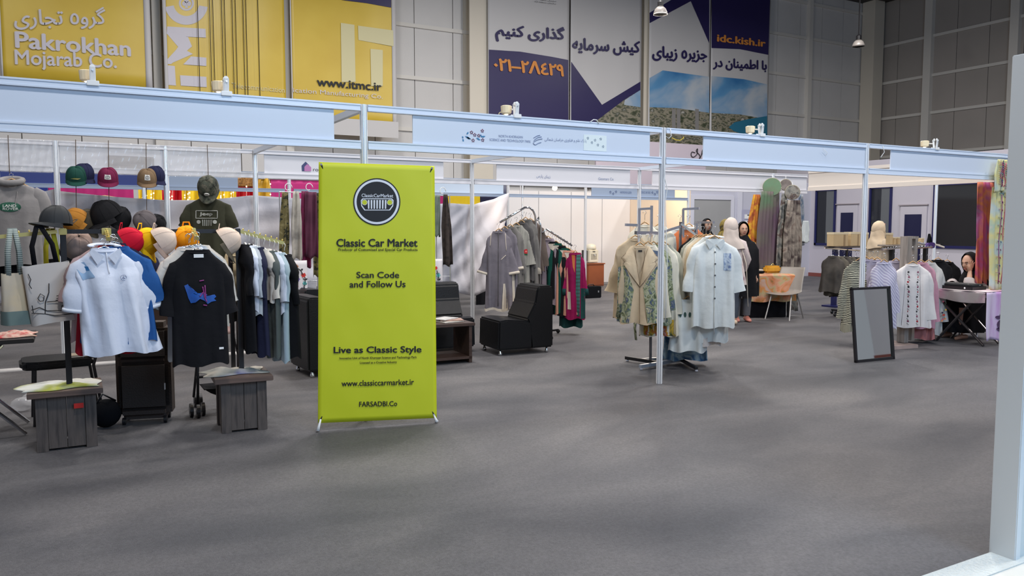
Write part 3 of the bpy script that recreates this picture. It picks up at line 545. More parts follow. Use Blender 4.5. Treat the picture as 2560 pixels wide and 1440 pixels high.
# ================================================================ builders
def spow(c, e): return math.copysign(abs(c)**e, c)
class Gar:
    """a garment hanging in its own frame: x across, -y front, z down from the neck"""
    def __init__(s, name, label, cat, loc, rot, W, L, m, sleeve='short', sl=.24, sr=.085, spread=.05, hem=1.06, dep=.085, fold=.027, neck='round', group=None, seed=0, nk=.078, swing=0.):
        rnd = random.Random(seed or label); s.ph = rnd.random()*6; s.fr = rnd.uniform(30, 46); s.W = W; s.L = L; s.fold = fold; s.m = m
        h = W/2
        s.zs = [0, .02, .05, .09, .135, .185, .26, .26+(L-.26)*.35, .26+(L-.26)*.7, L]
        s.a = [nk, nk+.012, h*.60, h*.84, h*.94, h*.97, h*.92, h*(.92+(hem-.92)*.35), h*(.92+(hem-.92)*.7), h*hem]
        s.d = [.045, .045, .045, .048, .055, dep*.8, dep, dep, dep*1.05, dep*1.1]
        s.skew = swing
        b = MB(); nt = 44; nz = 22
        zz = sorted(set([round(L*i/nz, 4) for i in range(nz+1)]+s.zs[:6]))
        vs = []
        for z in zz:
            a, d = s.ad(z)
            for j in range(nt):
                t = 2*pi*j/nt; x = a*spow(cos(t), .75); y = d*spow(sin(t), .8)
                hz = z+(.012*sin(5*t+s.ph)*(z/L)**4)
                vs.append((x+s.skew*z, y+s.rip(x, z), -hz))
        k = len(zz); b.add(vs, [(i*nt+j, i*nt+(j+1) % nt, (i+1)*nt+(j+1) % nt, (i+1)*nt+j) for i in range(k-1) for j in range(nt)])
        if sleeve != 'none':
            for sx in (-1, 1):
                spread_ = spread*.6; x0 = sx*(h-.068); e = {'short': 0, 'long': .0, 'bell': .06}.get(sleeve, 0)
                pts = []; rr = []; ry = []
                n = 9
                for i in range(n+1):
                    q = i/n; pts.append((x0+sx*(.045*q+spread_*q)+.006*sin(q*9+s.ph+sx)+s.skew*(.1+sl*q), -.012*q+.008*sin(q*7+s.ph), -.14-sl*q))
                    r0 = sr*(1-.18*q if sleeve != 'bell' else .85+.75*max(0, q-.35)/.65); rr.append(r0*(1+.05*sin(q*14+s.ph+sx))); ry.append(r0*.45)
                rr[0] *= .84; rr[1] *= .93; pts.insert(0, (x0-sx*.05, 0, -.09)); rr.insert(0, sr*.50); ry.insert(0, .03)
                b.tube(pts, rr, 14, ry=ry, upv=(0, 1, 0), cap=False)
                s.cuff = (x0+sx*(.045+spread_), -.14-sl); setattr(s, 'sl%d' % sx, (pts[-1], rr[-1], ry[-1], pts[-2]))
        o = b.build(name, m, smooth=True, origin=(0, 0, 0)); o.location = loc; o.rotation_euler = (0, 0, rot); s.o = tag(o, label, cat, group)
        if neck == 'round': s.band(s.m)
    def ad(s, z):
        z = min(max(z, 0), s.L)
        for i in range(len(s.zs)-1):
            if z <= s.zs[i+1]:
                f = (z-s.zs[i])/(s.zs[i+1]-s.zs[i]); return s.a[i]+(s.a[i+1]-s.a[i])*f, s.d[i]+(s.d[i+1]-s.d[i])*f
        return s.a[-1], s.d[-1]
    def rip(s, x, z):
        q = max(0, z-.1)/s.L; return s.fold*(.35+q)*min(1, max(0, z-.06)*12)*(sin(x*s.fr+s.ph+z*2)+.5*sin(x*s.fr*1.9-z*4+s.ph*2))
    def fr_(s, x, z, off=.006):
        a, d = s.ad(z); q = min(abs(x)/a, .999); return V((x+s.skew*z, -d*(1-q**2.6)**.45+s.rip(x, z)-off, -z))
    def band(s, m, r=.008, name='neckband'):
        pts = [(s.a[0]*cos(t)*1.02, s.d[0]*sin(t)*1.05, -.004-.02*(1-sin(t))*.5) for t in [2*pi*i/20 for i in range(21)]]
        MB().tube(pts, r, 6).build(name, m, s.o, True); return s
    def decal(s, poly, m, name='print', off=.006, rings=5, n=36):
        k = len(poly); per = []
        for i in range(k):
            p, q = poly[i], poly[(i+1) % k]; c = max(1, round(n/k))
            per += [(p[0]+(q[0]-p[0])*j/c, p[1]+(q[1]-p[1])*j/c) for j in range(c)]
        cx = sum(p[0] for p in per)/len(per); cy = sum(p[1] for p in per)/len(per)
        vs = [s.fr_(cx, cy, off)]; M = len(per); fs = []
        for r in range(1, rings+1): vs += [s.fr_(cx+(x-cx)*r/rings, cy+(y-cy)*r/rings, off) for x, y in per]
        fs += [(0, 1+j, 1+(j+1) % M) for j in range(M)]
        for r in range(rings-1): fs += [(1+r*M+j, 1+r*M+(j+1) % M, 1+(r+1)*M+(j+1) % M, 1+(r+1)*M+j) for j in range(M)]
        o = MB().add(vs, fs).build(name, m, s.o, True); return o
    def line(s, pts, m, r=.003, name='seam', off=.006):
        q = []
        for i in range(len(pts)-1):
            for t in range(6): q.append(s.fr_(pts[i][0]+(pts[i+1][0]-pts[i][0])*t/6, pts[i][1]+(pts[i+1][1]-pts[i][1])*t/6, off))
        q.append(s.fr_(*pts[-1], off)); MB().tube(q, r, 5).build(name, m, s.o, True); return s
    def text(s, t, m, x0, x1, z0, z1, bold=0.):
        write(t, m, s.o, lambda u, v: s.fr_(x0+(x1-x0)*u, z0+(z1-z0)*v, .008), bold, 'print'); return s
    def buttons(s, x, z0, z1, n, m, r=.008):
        for i in range(n):
            p = s.fr_(x, z0+(z1-z0)*i/(n-1), .008); MB().tube([p, p+V((0, -.004, 0))], r, 8, upv=(0, 0, 1)).build('button', m, s.o)
        return s
    def hemband(s, m, h=.03, name='hem_trim'):
        nt = 44; vs = []
        for z in (s.L-h, s.L+.004):
            a, d = s.ad(z)
            for j in range(nt):
                t = 2*pi*j/nt; x = (a+.004)*spow(cos(t), .75); y = (d+.004)*spow(sin(t), .8); vs.append((x+s.skew*z, y+s.rip(x/(1+.004/a), z), -z-(.012*sin(5*t+s.ph)*(min(z, s.L)/s.L)**4)))
        MB().add(vs, [(j, (j+1) % nt, nt+(j+1) % nt, nt+j) for j in range(nt)]).build(name, m, s.o, True); return s
    def cuffs(s, m, h=.03, name='cuff'):
        for sx in (-1, 1):
            p, r, ry, pv = getattr(s, 'sl%d' % sx); p = V(p); d = (p-V(pv)).normalized()
            MB().tube([p-d*h, p+d*.004], r*1.05, 14, ry=ry*1.08, upv=(0, 1, 0)).build(name, m, s.o, True)
        return s
    def shirtcollar(s, m=None, h=.05):
        m = m or s.m
        for sx in (-1, 1):
            pts = [(sx*.012, .055), (sx*.085, -.0), (sx*.10, .03), (sx*.055, .11)]
            b = MB(); y = lambda x: -.055-.01
            f = [V((x, -.058-.012*(1-abs(x)/.1), -z)) for x, z in pts]; g = [p+V((0, -.006, 0)) for p in f]
            b.add(f+g, [(0, 1, 2, 3), (7, 6, 5, 4)]+[(i, (i+1) % 4, 4+(i+1) % 4, 4+i) for i in range(4)]); b.build('collar', m, s.o)
        MB().tube([(.082*cos(t), .05*sin(t)*.95, .016+.012*sin(t)) for t in [-.35+(pi+.7)*i/12 for i in range(13)]], .022, 6, ry=.006).build('collar_band', m, s.o, True); return s
def hanger(g, kind='wood', bar=.09, dx=0., label=None, grp='garment hangers'):
    o = g.o; what = o['label']; nm = {'wood': 'wooden', 'white': 'white plastic', 'wire': 'chrome'}[kind]; mm = {'wood': wood_l, 'white': white_pl, 'wire': chrome}[kind]
    wds = what.split(); lab = nm+' hanger in '+' '.join(wds[:12])
    t = thing('clothes_hanger', lab, 'hanger', o.location, o.rotation_euler.z, grp); h = g.W/2*.9
    h *= .88; hc = .034 if kind == 'wood' else .012
    MB().tube([(x*h, 0, hc-(hc+.105)*abs(x)**(1.15 if kind == 'wood' else 1.3)) for x in [i/6 for i in range(-6, 7)]], [(.009+.008*(1-abs(i/6)))*(1 if kind == 'wood' else .5) for i in range(-6, 7)], 8, ry=.007 if kind == 'wood' else .004).build('shoulder_bar', mm, t, True)
    H = bar
    MB().tube([(0, 0, .03), (0, 0, H-.03), (.004, 0, H-.02)]+[(-.0+.018*cos(a)-.004, 0, H-.006+.018*sin(a)) for a in [(-.3+3.8*i/9) for i in range(10)]], .0025, 6).build('hook', chrome if kind != 'white' else white_pl, t, True); return t
def cap(label, loc, m, mb=None, rx=50, rz=0, ry=0, s=1., patch=None, logo=None, group=None, text=None, name='baseball_cap'):
    root = thing(name, label, 'cap', loc, 0, group); root.rotation_euler = (R_(rx), R_(ry), R_(rz)); root.rotation_mode = 'XYZ'; mb = mb or m
    def crown(u, v):
        t = 2*pi*u; p = v*pi/2; r = cos(p)**.75 if cos(p) > 0 else 0
        return (s*.088*r*cos(t)*(1+.02*sin(6*t)), s*(.10*r*sin(t))*(1+.02*sin(6*t)), s*(.118*sin(p)**.9+.006*sin(t*2+1)))
    MB().grid(crown, 30, 9).build('crown', m, root, True)
    def brim(u, v):
        a = pi*(1+u) ; r = 1+v*.72*sin(pi*u)**.55; x = s*.086*cos(a)*(1+v*.05); y = s*(.098*sin(a)*r); return (x, y, s*(.004-.02*abs(cos(a))**2*v-.012*v))
    MB().sheet(brim, 16, 5, .003, (0, 0, 1)).build('brim', mb, root, True)
    MB().ball((0, 0, s*.118), s*.008, 8, 5, sz=.6).build('top_button', mb, root)
    for k in range(3):
        a = k*pi/3+pi/6
        MB().tube([V(crown(a/(2*pi), v/8))*1.01 for v in range(8)]+[V(crown(a/(2*pi)+.5, v/8))*1.01 for v in range(7, -1, -1)], s*.0012, 4).build('seam', m, root)
    if patch:
        pm, pw, ph2 = patch
        def pf(u, v):
            a = -pi/2+(u-.5)*pw*12; p = .35+v*ph2*9; q = V(crown((a % (2*pi))/(2*pi), p/(pi/2))); return q*1.025
        MB().grid(pf, 6, 4).build('front_patch', pm, root, True)
        if text: MB().tube([V(pf(.5+.3*cos(t), .5+.3*sin(t)))*1.015 for t in [2*pi*i/18 for i in range(19)]], .0022, 5).build('emblem', mat('emblem_grey', (.10, .10, .11), .6), root); MB().tube([V(pf(.5, .3))*1.015, V(pf(.5, .7))*1.015], .0022, 5).build('emblem', mat('emblem_grey', (.10, .10, .11), .6), root)
    return root
def chair_leather(label, x, y, rz, w=.60, l=.74, h=.83, grp='black armchairs'):
    t = thing('leather_armchair', label, 'chair', (x, y, 0), rz, grp)   # local: front toward -x, back at +x
    b = MB(); prof = [(0, .06), (l*.97, .06), (l*.97, .40), (l*.50, .40), (0, .43)]
    b.prism([(.0, .07), (l*.62, .07), (l*.62, .40), (.12, .435), (.01, .42)], (0, 0, 0), (1, 0, 0), (0, 0, 1), (0, 1, 0), w).build('seat', leather, t, bevel=.018)
    MB().prism([(l*.6, .07), (l, .07), (l, h-.03), (l*.97, h), (l*.74, h-.005), (l*.70, h-.04), (l*.66, .62), (l*.52, .43), (l*.55, .38)], (0, 0, 0), (1, 0, 0), (0, 0, 1), (0, 1, 0), w).build('backrest', leather, t, bevel=.018)
    for sx in (.05, l-.06):
        for sy in (-w/2+.06, w/2-.06): MB().lathe([(.018, 0), (.026, .01), (.022, .03), (.014, .045), (.014, .075)], (sx, sy, 0), 12).build('foot', chrome, t, True)
    return t
# ---- people -----------------------------------------------------------------
def remesh(o, vox, smooth=3):
    md = o.modifiers.new('r', 'REMESH'); md.mode = 'VOXEL'; md.voxel_size = vox
    ms = o.modifiers.new('s', 'SMOOTH'); ms.iterations = smooth; ms.factor = .5
    bpy.context.view_layer.update(); dg = bpy.context.evaluated_depsgraph_get()
    me = bpy.data.meshes.new_from_object(o.evaluated_get(dg)); o.modifiers.clear(); old = o.data; o.data = me
    me.polygons.foreach_set('use_smooth', [True]*len(me.polygons)); bpy.data.meshes.remove(old); return o
def headpts(b, c, M, s=1.):
    """head, face toward local -y, c = centre"""
    def f(u, v):
        t = 2*pi*u; p = -pi/2+pi*v; x = cos(p)*cos(t); y = cos(p)*sin(t); z = sin(p)
        w = .073*(1-.22*max(0, -z)**1.2); X = x*w; Y = y*(.094 if y > 0 else .086)*(1-.10*max(0, -z)); Z = z*.115
        if y < 0:
            fx = abs(X)
            Y -= .026*math.exp(-(fx/.011)**2-((Z+.018)/.016)**2)+.012*math.exp(-(fx/.008)**2-((Z-.004)/.02)**2)   # nose
            Y += .011*math.exp(-((fx-.032)/.014)**2-((Z-.010)/.012)**2)     # eye sockets
            Y -= .007*math.exp(-(fx/.04)**2-((Z-.034)/.010)**2)             # brow
            Y -= .008*math.exp(-(fx/.022)**2-((Z+.052)/.008)**2)            # lips
            Y -= .010*math.exp(-(fx/.022)**2-((Z+.088)/.014)**2)            # chin
        return M @ (V((X, Y, Z))*s)+V(c)
    k = len(b.v); b.grid(f, 48, 32)
    return f
def hand(b, wrist, M, s=1., curl=.3, side=1):
    """wrist point, M maps local frame: z along fingers, x across, -y palm side"""
    T = lambda p: V(wrist)+M @ (V(p)*s)
    b.tube([T((0, 0, -.02)), T((0, 0, .02)), T((0, 0, .055)), T((0, 0, .088))], [.024*s, .031*s, .039*s, .036*s], 12, ry=[.018*s, .016*s, .014*s, .012*s])
    for i, (x, ln, r) in enumerate(((-.030, .066, .0085), (-.010, .076, .009), (.011, .071, .0088), (.031, .056, .0078))):
        sp = (i-1.5)*.09; a = 0; p = V((x, 0, .080)); pts = [p-V((0, 0, .02)), p]
        for f, q in enumerate((.42, .32, .26)):
            a += curl*(.7+.2*f); p = p+V((sin(sp)*ln*q, -sin(a)*ln*q, cos(a)*ln*q)); pts.append(p)
        b.tube([T(q) for q in pts], [r*s*k for k in (1, 1.05, 1.0, .92, .75)], 8)
    pts = [(-.018*side, -.004, .012), (-.040*side, -.014, .035), (-.058*side, -.022, .058), (-.066*side, -.028, .082)]
    b.tube([T(q) for q in pts], [.014*s, .013*s, .011*s, .008*s], 8)
def robe(rings, name, m, parent, n=40, fold=.012, fr=9, ph=0, zf=None, cap=False):
    """loft of (cx,cy,z,rx,ry) rings with soft vertical folds growing downward"""
    k = len(rings); R = []; 
    for i in range(k-1):
        for t in range(4):
            f = t/4; R.append([rings[i][j]+(rings[i+1][j]-rings[i][j])*f for j in range(5)])
    R.append(rings[-1]); K = len(R); b = MB(); vs = []
    for i, (cx, cy, z, rx, ry) in enumerate(R):
        q = fold*(i/K)
        for j in range(n):
            t = 2*pi*j/n; e = 1+q/max(rx, .03)*(sin(fr*t+ph+z*3)+.4*sin(fr*1.7*t-z*5)); vs.append((cx+rx*cos(t)*e, cy+ry*sin(t)*e, z))
    fs = [(i*n+j, i*n+(j+1) % n, (i+1)*n+(j+1) % n, (i+1)*n+j) for i in range(K-1) for j in range(n)]
    if cap: fs += [tuple(range(n)), tuple((K-1)*n+j for j in range(n))[::-1]]
    return b.add(vs, fs).build(name, m, parent, True)
def standing(label, x, y, face, H, group=None, sk=skin, arms=None, legs=True):
    """face = rotation about z of the -y facing figure; returns root and body"""
    root = thing('person', label, 'person', (x, y, 0), face, group); u = H/7.5; b = MB()
    hz = H-u*.5; I3 = Matrix.Identity(3)
    headpts(b, (0, -.012, hz), I3, u/.23)
    b.tube([(0, .01, hz-.02), (0, .012, hz-u*.55), (0, .015, H-u*1.45)], [.05, .052, .07], 14)
    sh = H-u*1.45; hip = H*.50
    b.tube([(0, .015, sh+.03), (0, .015, sh-.02), (0, .01, sh-.13), (0, 0, sh-.26), (0, 0, hip+.16), (0, .01, hip+.03), (0, .01, hip-.05)], [.09, .165, .165, .145, .125, .165, .15], 20, ry=[.06, .085, .105, .10, .09, .115, .10], upv=(0, 1, 0))
    for sx in (-1, 1):
        b.tube([(sx*.08, .01, hip+.02), (sx*.085, .0, hip-.18), (sx*.085, -.005, H*.27), (sx*.085, .02, H*.2), (sx*.085, .015, .09), (sx*.085, .01, .05)], [.088, .078, .052, .055, .036, .036], 14)
        b.tube([(sx*.085, .055, .035), (sx*.088, -.02, .04), (sx*.095, -.11, .025), (sx*.098, -.16, .02)], [.03, .035, .032, .018], 12, ry=[.03, .035, .022, .014])
        el, wr_ = (arms or {}).get(sx, ((sx*.21, .03, sh-.29), (sx*.2, -.06, sh-.52)))
        b.tube([(sx*.10, .01, sh-.01), (sx*.165, .012, sh-.03), V((sx*.175, .015, sh-.06)).lerp(V(el), .5), el, V(el).lerp(V(wr_), .5), wr_], [.05, .052, .043, .035, .034, .024], 12)
        d = (V(wr_)-V(el)).normalized(); xx = d.cross(V((0, 1, 0))); xx = xx.normalized() if xx.length > .1 else V((1, 0, 0)); yy = d.cross(xx).normalized()
        hand(b, wr_, Matrix((xx, yy, d)).transposed(), .95, .25, sx)
    o = b.build('body', sk, root, origin=(0, 0, 0)); o.parent = root; remesh(o, .0075); return root, dict(u=u, sh=sh, hip=hip, hz=hz)
def face_parts(root, c, M, s=1.):
    T = lambda p: V(c)+M @ (V(p)*s)
    for sx in (-1, 1):
        MB().ball(T((sx*.031, -.070, .010)), .0095*s, 12, 8).build('eye', mat('eye_white', (.42, .38, .35), .3), root, True)
        MB().ball(T((sx*.031, -.0765, .010)), .0058*s, 10, 6).build('iris', mat('iris', (.03, .015, .01), .15), root, True)
        MB().tube([T((sx*.014, -.083, .028)), T((sx*.03, -.085, .034)), T((sx*.05, -.073, .028))], [.003*s, .0042*s, .002*s], 6).build('eyebrow', mat('brow', (.02, .012, .01), .8), root, True)
    for z in (-.049, -.056): MB().tube([T((-.022, -.078, z)), T((0, -.0895, z+(.002 if z > -.05 else -.002))), T((.022, -.078, z))], [.002*s, .005*s, .002*s], 8, ry=[.002*s, .004*s, .002*s]).build('lip', mat('lip', (.36, .10, .09), .45), root, True)
def headscarf(root, c, M, m, s=1., neck=True, name='headscarf', tail=True, back=1., low=False):
    T = lambda p: V(c)+M @ (V(p)*s)
    b = MB()
    def f(u, v):
        a = (.5+u*1)*2*pi-pi/2 ; # around the face-forward axis, opening at the face
        th = u*2*pi; q = v*pi*.64+.0
        # shell: angle q measured from the back pole (+y) toward the face rim
        r = 1.0; x = sin(q)*cos(th); y = cos(q); z = sin(q)*sin(th)
        fold = 1+.018*sin(th*9+q*5)*(q/2)
        X = x*.092*fold; Y = y*.115*back-.0; Z = z*(.128 if z > 0 else .15)*fold+.008
        return T((X, Y, Z))
    b.grid(f, 40, 16).build(name, m, root, True)
    if neck:
        k = 36; R = [(.0, .022, -.085, .080, .094), (.0, .022, -.12, .098, .108), (0, .022, -.16, .125, .122), (0, .02, -.21, .160, .13), (0, .015, -.28, .19, .14)]
        R = [(.0, .012, -.02, .088, .108), (.0, .018, -.08, .098, .112)]+R[1:] if low else R
        b = MB(); vs = []
        for cx, cy, z, rx, ry in R:
            for j in range(k):
                t = 2*pi*j/k; e = 1+.03*sin(7*t+z*30); vs.append(T((cx+rx*cos(t)*e, cy+ry*sin(t)*e, z+.012*sin(3*t+z*20))))
        b.add(vs, [(i*k+j, i*k+(j+1) % k, (i+1)*k+(j+1) % k, (i+1)*k+j) for i in range(len(R)-1) for j in range(k)]).build('scarf_drape', m, root, True)
# ================================================================ yellow X-banner stand in front
BLc = P(795, 1058, Y=5.88); BRc = P(1092, 1045, Y=5.69); TLc = P(797, 405, Y=5.88); TRc = P(1087, 415, Y=5.69)
bn = thing('banner_stand', 'bright yellow-green banner stand reading Classic Car Market', 'banner', ((BLc.x+BRc.x)/2, 5.8, 0))
nb = (BRc-BLc).cross(TLc-BLc).normalized()
if nb.y > 0: nb = -nb
def bp(x, y, off=.004):
    off = off*.4
    d = ray(x, y); o = V((0, 0, EYE)); q = BLc+nb*off; t = (q-o).dot(nb)/d.dot(nb); return rel(o+d*t, bn)
m_lime = mat('lime_vinyl', (.60, .64, .012), .5, cols=[(.57, .62, .010), (.63, .67, .02)], scale=1.5, bump=.06, bscale=3)
def bf(u, v):
    p = (BLc*(1-u)+BRc*u)*(1-v)+(TLc*(1-u)+TRc*u)*v
    sag = -.012*sin(pi*u)*(1-abs(2*v-1)) ; e = .014*sin(pi*v)*(1 if u > .5 else -1)*-0
    k = .0012*sin(u*9+v*13)
    return rel(p-nb*((p-BLc).dot(nb)+.0005+abs(k)), bn)
MB().sheet(bf, 30, 50, .003).build('banner_sheet', m_lime, bn, True)
def bpoly(pts, m, off=.005, name='print'): return MB().add([bp(x, y, off) for x, y in pts], [tuple(range(len(pts)))]).build(name, m, bn)
def bell(cx, cy, r, m, off, n=48, ky=1.0, name='print'): return bpoly([(cx+r*cos(2*pi*i/n), cy+r*ky*sin(2*pi*i/n)) for i in range(n)], m, off, name)
def btxt(s, x0, x1, y0, y1, h, bold=0., m=ink, dy0=0): return write(s, m, bn, lambda u, v: bp(x0+(x1-x0)*u, y0+(y1-y0)*u-h*1.12*v, .008), bold*.8)
wpr = mat('white_print', (.78, .80, .84), .5)
bell(942, 504.5, 59, ink, .005); bell(942, 504.5, 56, wpr, .006); bell(942, 504.5, 50.5, ink, .007)
def rrect(x0, y0, x1, y1, r0, m, off, sk=0): return bpoly([(x0+4, y0), (x1-4, y0), (x1, y0+5), (x1-1, y1-11), (x1-9, y1), (x0+9, y1), (x0+1, y1-11), (x0, y0+5)], m, off)
rrect(902, 496, 984, 526, 4, wpr, .008); rrect(904, 498, 982, 524, 4, ink, .009)
for i in range(7): bpoly([(919.5+i*7.1, 500), (923.7+i*7.1, 500), (923.4+i*7.0, 522), (920+i*7.0, 522)], wpr, .010)
for cx in (911.5, 974.5): bell(cx, 506, 7, wpr, .010, 24); bell(cx, 506, 6, m_lime, .011, 24)
btxt('ClassicCarMarket', 904, 983, 493, 494, 8, .02, wpr)
btxt('Classic Car Market', 841, 1044, 617, 617, 18, .035); btxt('Producer of Customized and Special Car Products', 846, 1044, 629, 629, 7.5, .012)
btxt('Scan Code', 891, 998, 695, 695, 14, .025); btxt('and Follow Us', 874, 1014, 719, 718, 14.5, .025)
btxt('Live as Classic Style', 834, 1054, 888, 886, 19, .035)
btxt('Innovative Unit of North Khorasan Science and Technology Park', 849, 1042, 900, 897, 6.5, .01); btxt('Licensed as a Creative Industry', 900, 992, 911, 909, 6.5, .01)
btxt('www.classiccarmarket.ir', 854, 1035, 966, 962, 13, .018); btxt('FARSADBI.Co', 898, 993, 1017, 1015, 11.5, .02)
for cx, cy in ((803, 411), (1080, 420), (801, 1050), (1085, 1037)): MB().tube([bp(cx, cy, .006), bp(cx, cy, .012)], .008, 12, upv=(0, 0, 1)).build('eyelet', alu, bn)
ctr = V((0, .14, .95))
for cx, cy in ((803, 411), (1080, 420), (801, 1050), (1085, 1037)):
    e = bp(cx, cy, -.01); MB().tube([ctr, e], .008, 8).build('frame_rod', blackm, bn)
MB().box(ctr, (.07, .05, .09)).build('hub', blackm, bn, bevel=.008)
for a, c in (((802, 1048), (794, 1077)), ((1085, 1038), (1092, 1060))): 
    p0 = bp(*a, .004); p1 = bp(*c, .03); p1.z = .008; MB().tube([p0, p0.lerp(p1, .6), p1], [.006, .010, .016], 10).build('foot', white_pl, bn, True)
MB().tube([ctr, V((.05, .42, .012))], .009, 8).build('rear_leg', blackm, bn)
# ================================================================ left stand: black frame on two wooden cubes
def cube(label, x, y, w, d, h, rz):
    t = thing('wooden_cube', label, 'box', (x, y, 0), rz, 'dark wooden display cubes')
    MB().box((0, 0, h-.018), (w+.09, d+.09, .036)).build('top_board', wood_t, t, bevel=.003)
    for sx in (-1, 1):
        for sy in (-1, 1): MB().box((sx*(w/2-.035), sy*(d/2-.035), (h-.036)/2), (.07, .07, h-.036)).build('corner_post', wood_d, t, bevel=.002)
    for i, q in enumerate((-.5, .5)):
        for sy in (-1, 1): MB().box((q*(w-.14)/2, sy*(d/2-.022), (h-.05)/2+.012), ((w-.14)/2-.004, .018, h-.06)).build('board', wood_d, t)
        for sx in (-1, 1): MB().box((sx*(w/2-.022), q*(d-.14)/2, (h-.05)/2+.012), (.018, (d-.14)/2-.004, h-.06)).build('board', wood_d, t)
    return t
cA = cube('dark wooden cube with a small red sticker on its front', -.06, 6.42, .37, .36, .42, 0); MB().box(rel(P(197, 1014, Y=6.225), cA)-V((0, .001, 0)), (.06, .002, .035)).build('sticker', mat('red_sticker', (.5, .015, .01), .5), cA)
cB = cube('dark brown wooden cube nearest the yellow banner stand', 1.12, 6.32, .33, .36, .42, R_(-3))
rk = thing('garment_rack', 'black square-tube rack with brass arms standing on two wooden cubes', 'rack', (.54, 6.36, .42))
zt = 1.515
up1 = (-.035, 6.36); up2 = (1.13, 6.33)
for x, y, r2 in ((up1[0], up1[1], .019), (up2[0], up2[1], .018), (1.10, 6.50, .015)): MB().bb(rel((x-r2, y-r2, .42), rk), rel((x+r2, y+r2, zt+(.02 if r2 > .016 else -.04)), rk)).build('upright', blackm, rk, bevel=.003)
MB().bb(rel((up1[0], 6.345, zt-.015), rk), rel((up2[0], 6.375, zt+.015), rk)).build('crossbar', blackm, rk)
def pins(a, c, n, nm='arm'):
    a = V(a); c = V(c); MB().tube([rel(a, rk), rel(c, rk)], .014, 4, ph=pi/4, sq=1.3).build(nm, brass, rk)
    for i in range(n): p = a.lerp(c, (i+.7)/n); MB().ball(rel((p.x, p.y, p.z+.022), rk), .0075, 8, 5).build('pin', brass, rk)
pins((-.07, 6.36, zt), (-.62, 6.33, 1.46), 9); pins((1.14, 6.33, zt), (1.47, 6.30, 1.42), 8)
for xx in (.235, .80):
    a = V((xx, 6.345, zt)); c = V((xx+.0, 6.05, zt-.05)); pins(a, c, 4); MB().box(rel((xx, 6.345, zt), rk), (.06, .05, .05)).build('bracket', brass, rk, bevel=.004)
MB().box(rel((up1[0], 6.335, zt), rk), (.05, .03, .045)).build('bracket', brass, rk, bevel=.004); MB().box(rel((up2[0]-.05, 6.345, zt), rk), (.14, .05, .03)).build('bracket', brass, rk, bevel=.004)
# shirts on the rack
def fm(n, c, c2=None, **k): return mat(n, c, .85, col2=c2, bump=.35, bscale=11, spec=.18, **k)
w_sh = fm('white_jersey', (.66, .70, .80)); w_sh2 = fm('cream_jersey', (.72, .66, .58)); blue_j = fm('royal_jersey', (.02, .09, .28)); red_j = fm('red_jersey', (.38, .012, .03)); pk_j = fm('dusty_pink_jersey', (.42, .30, .30)); nv_j = fm('navy_jersey', (.02, .022, .05)); bk_j = fm('black_jersey', (.008, .008, .010)); gy_j = fm('light_grey_jersey', (.42, .46, .50)); char_j = fm('charcoal_jersey', (.045, .045, .05))
g = Gar('polo_shirt', 'white polo shirt with round star emblem, front of its rack arm', 'shirt', (.205, 6.03, 1.405), R_(8), .43, .72, w_sh, 'short', .28, .095, .08, 1.18, .10, .034, swing=.13); g.shirtcollar(); hanger(g, 'wire', .05)
g.cuffs(mat('rib_white2', (.75, .78, .84), .7), .02)
e = g.fr_(.07, .20, .008)
for k in range(3): 
    a = pi/2+2*pi*k/3; MB().tube([e, e+V((.016*cos(a), 0, .016*sin(a)))], [.0025, .0012], 5).build('emblem_star', gb, g.o)
MB().tube([e+V((.019*cos(t), -.001, .019*sin(t))) for t in [2*pi*i/20 for i in range(21)]], .0014, 5).build('emblem_ring', gb, g.o)
g.line([(-.0, .03), (-.01, .17)], mat('rib_white2', (.75, .78, .84), .7), .004, 'placket'); 
g.decal([(-.20, .10), (-.14, .09), (-.10, .19), (-.17, .21)], mat('neck_lining', (.28, .42, .60), .8), 'armhole_lining'); g.decal([(-.165, .12), (-.125, .12), (-.12, .145), (-.16, .148)], mat('blue_tag', (.02, .16, .38), .6), 'blue_tag', .010)
for i, (dx, dy, mm, lab) in enumerate(((.045, .05, blue_j, 'royal blue polo shirt directly behind the white polo'), (.02, .10, red_j, 'dark red polo shirt behind the royal blue one'), (.0, .15, pk_j, 'dusty pink polo shirt behind the dark red one'), (.04, .20, nv_j, 'navy polo shirt at the back of the polo arm'))):
    g = Gar('polo_shirt', lab, 'shirt', (.235+dx, 6.03+dy, 1.415+i*.006), R_(-4+i*3), .44+.01*i, .66+.02*(i == 1)+(.06 if i == 1 else 0), mm, 'short', .26, .085, .07, 1.1, .07, seed=i+3); hanger(g, 'wire', .05, grp='wire hangers on the polo arm')
tee = Gar('tshirt', 'black tee with blue and pink splash print, front of its rack arm', 'shirt', (.80, 6.04, 1.385), R_(-4), .39, .82, bk_j, 'short', .33, .09, .03, .98, .08, .012); hanger(tee, 'wire', .085)
m_cat = mat('blue_splash', (.01, .11, .48), .6, col2=(.015, .07, .30), scale=12); m_pks = mat('pink_splash', (.30, .04, .22), .6)
tee.decal([(-.10, .25), (-.075, .24), (-.055, .30), (0, .305), (.03, .30), (.055, .325), (.10, .32), (.11, .335), (.095, .35), (.11, .365), (.075, .37), (.05, .385), (.03, .36), (.0, .345), (-.03, .37), (-.06, .375), (-.075, .34), (-.085, .30)], m_cat, 'blue_print', .007, 4, 54)
for pts in ([(.0, .22), (.03, .215)], [(.02, .26), (.03, .33), (.045, .37)], [(.035, .25), (.038, .34)], [(.02, .39), (.045, .395)], [(.0, .33), (.02, .30)]): tee.line(pts, m_pks, .004, 'pink_print', .009)
tee.decal([(-.03, .03), (.035, .03), (.035, .055), (-.03, .055)], paper, 'neck_label', .007); tee.decal([(.12, .70), (.15, .70), (.15, .715), (.12, .715)], paper, 'hem_tag'); 
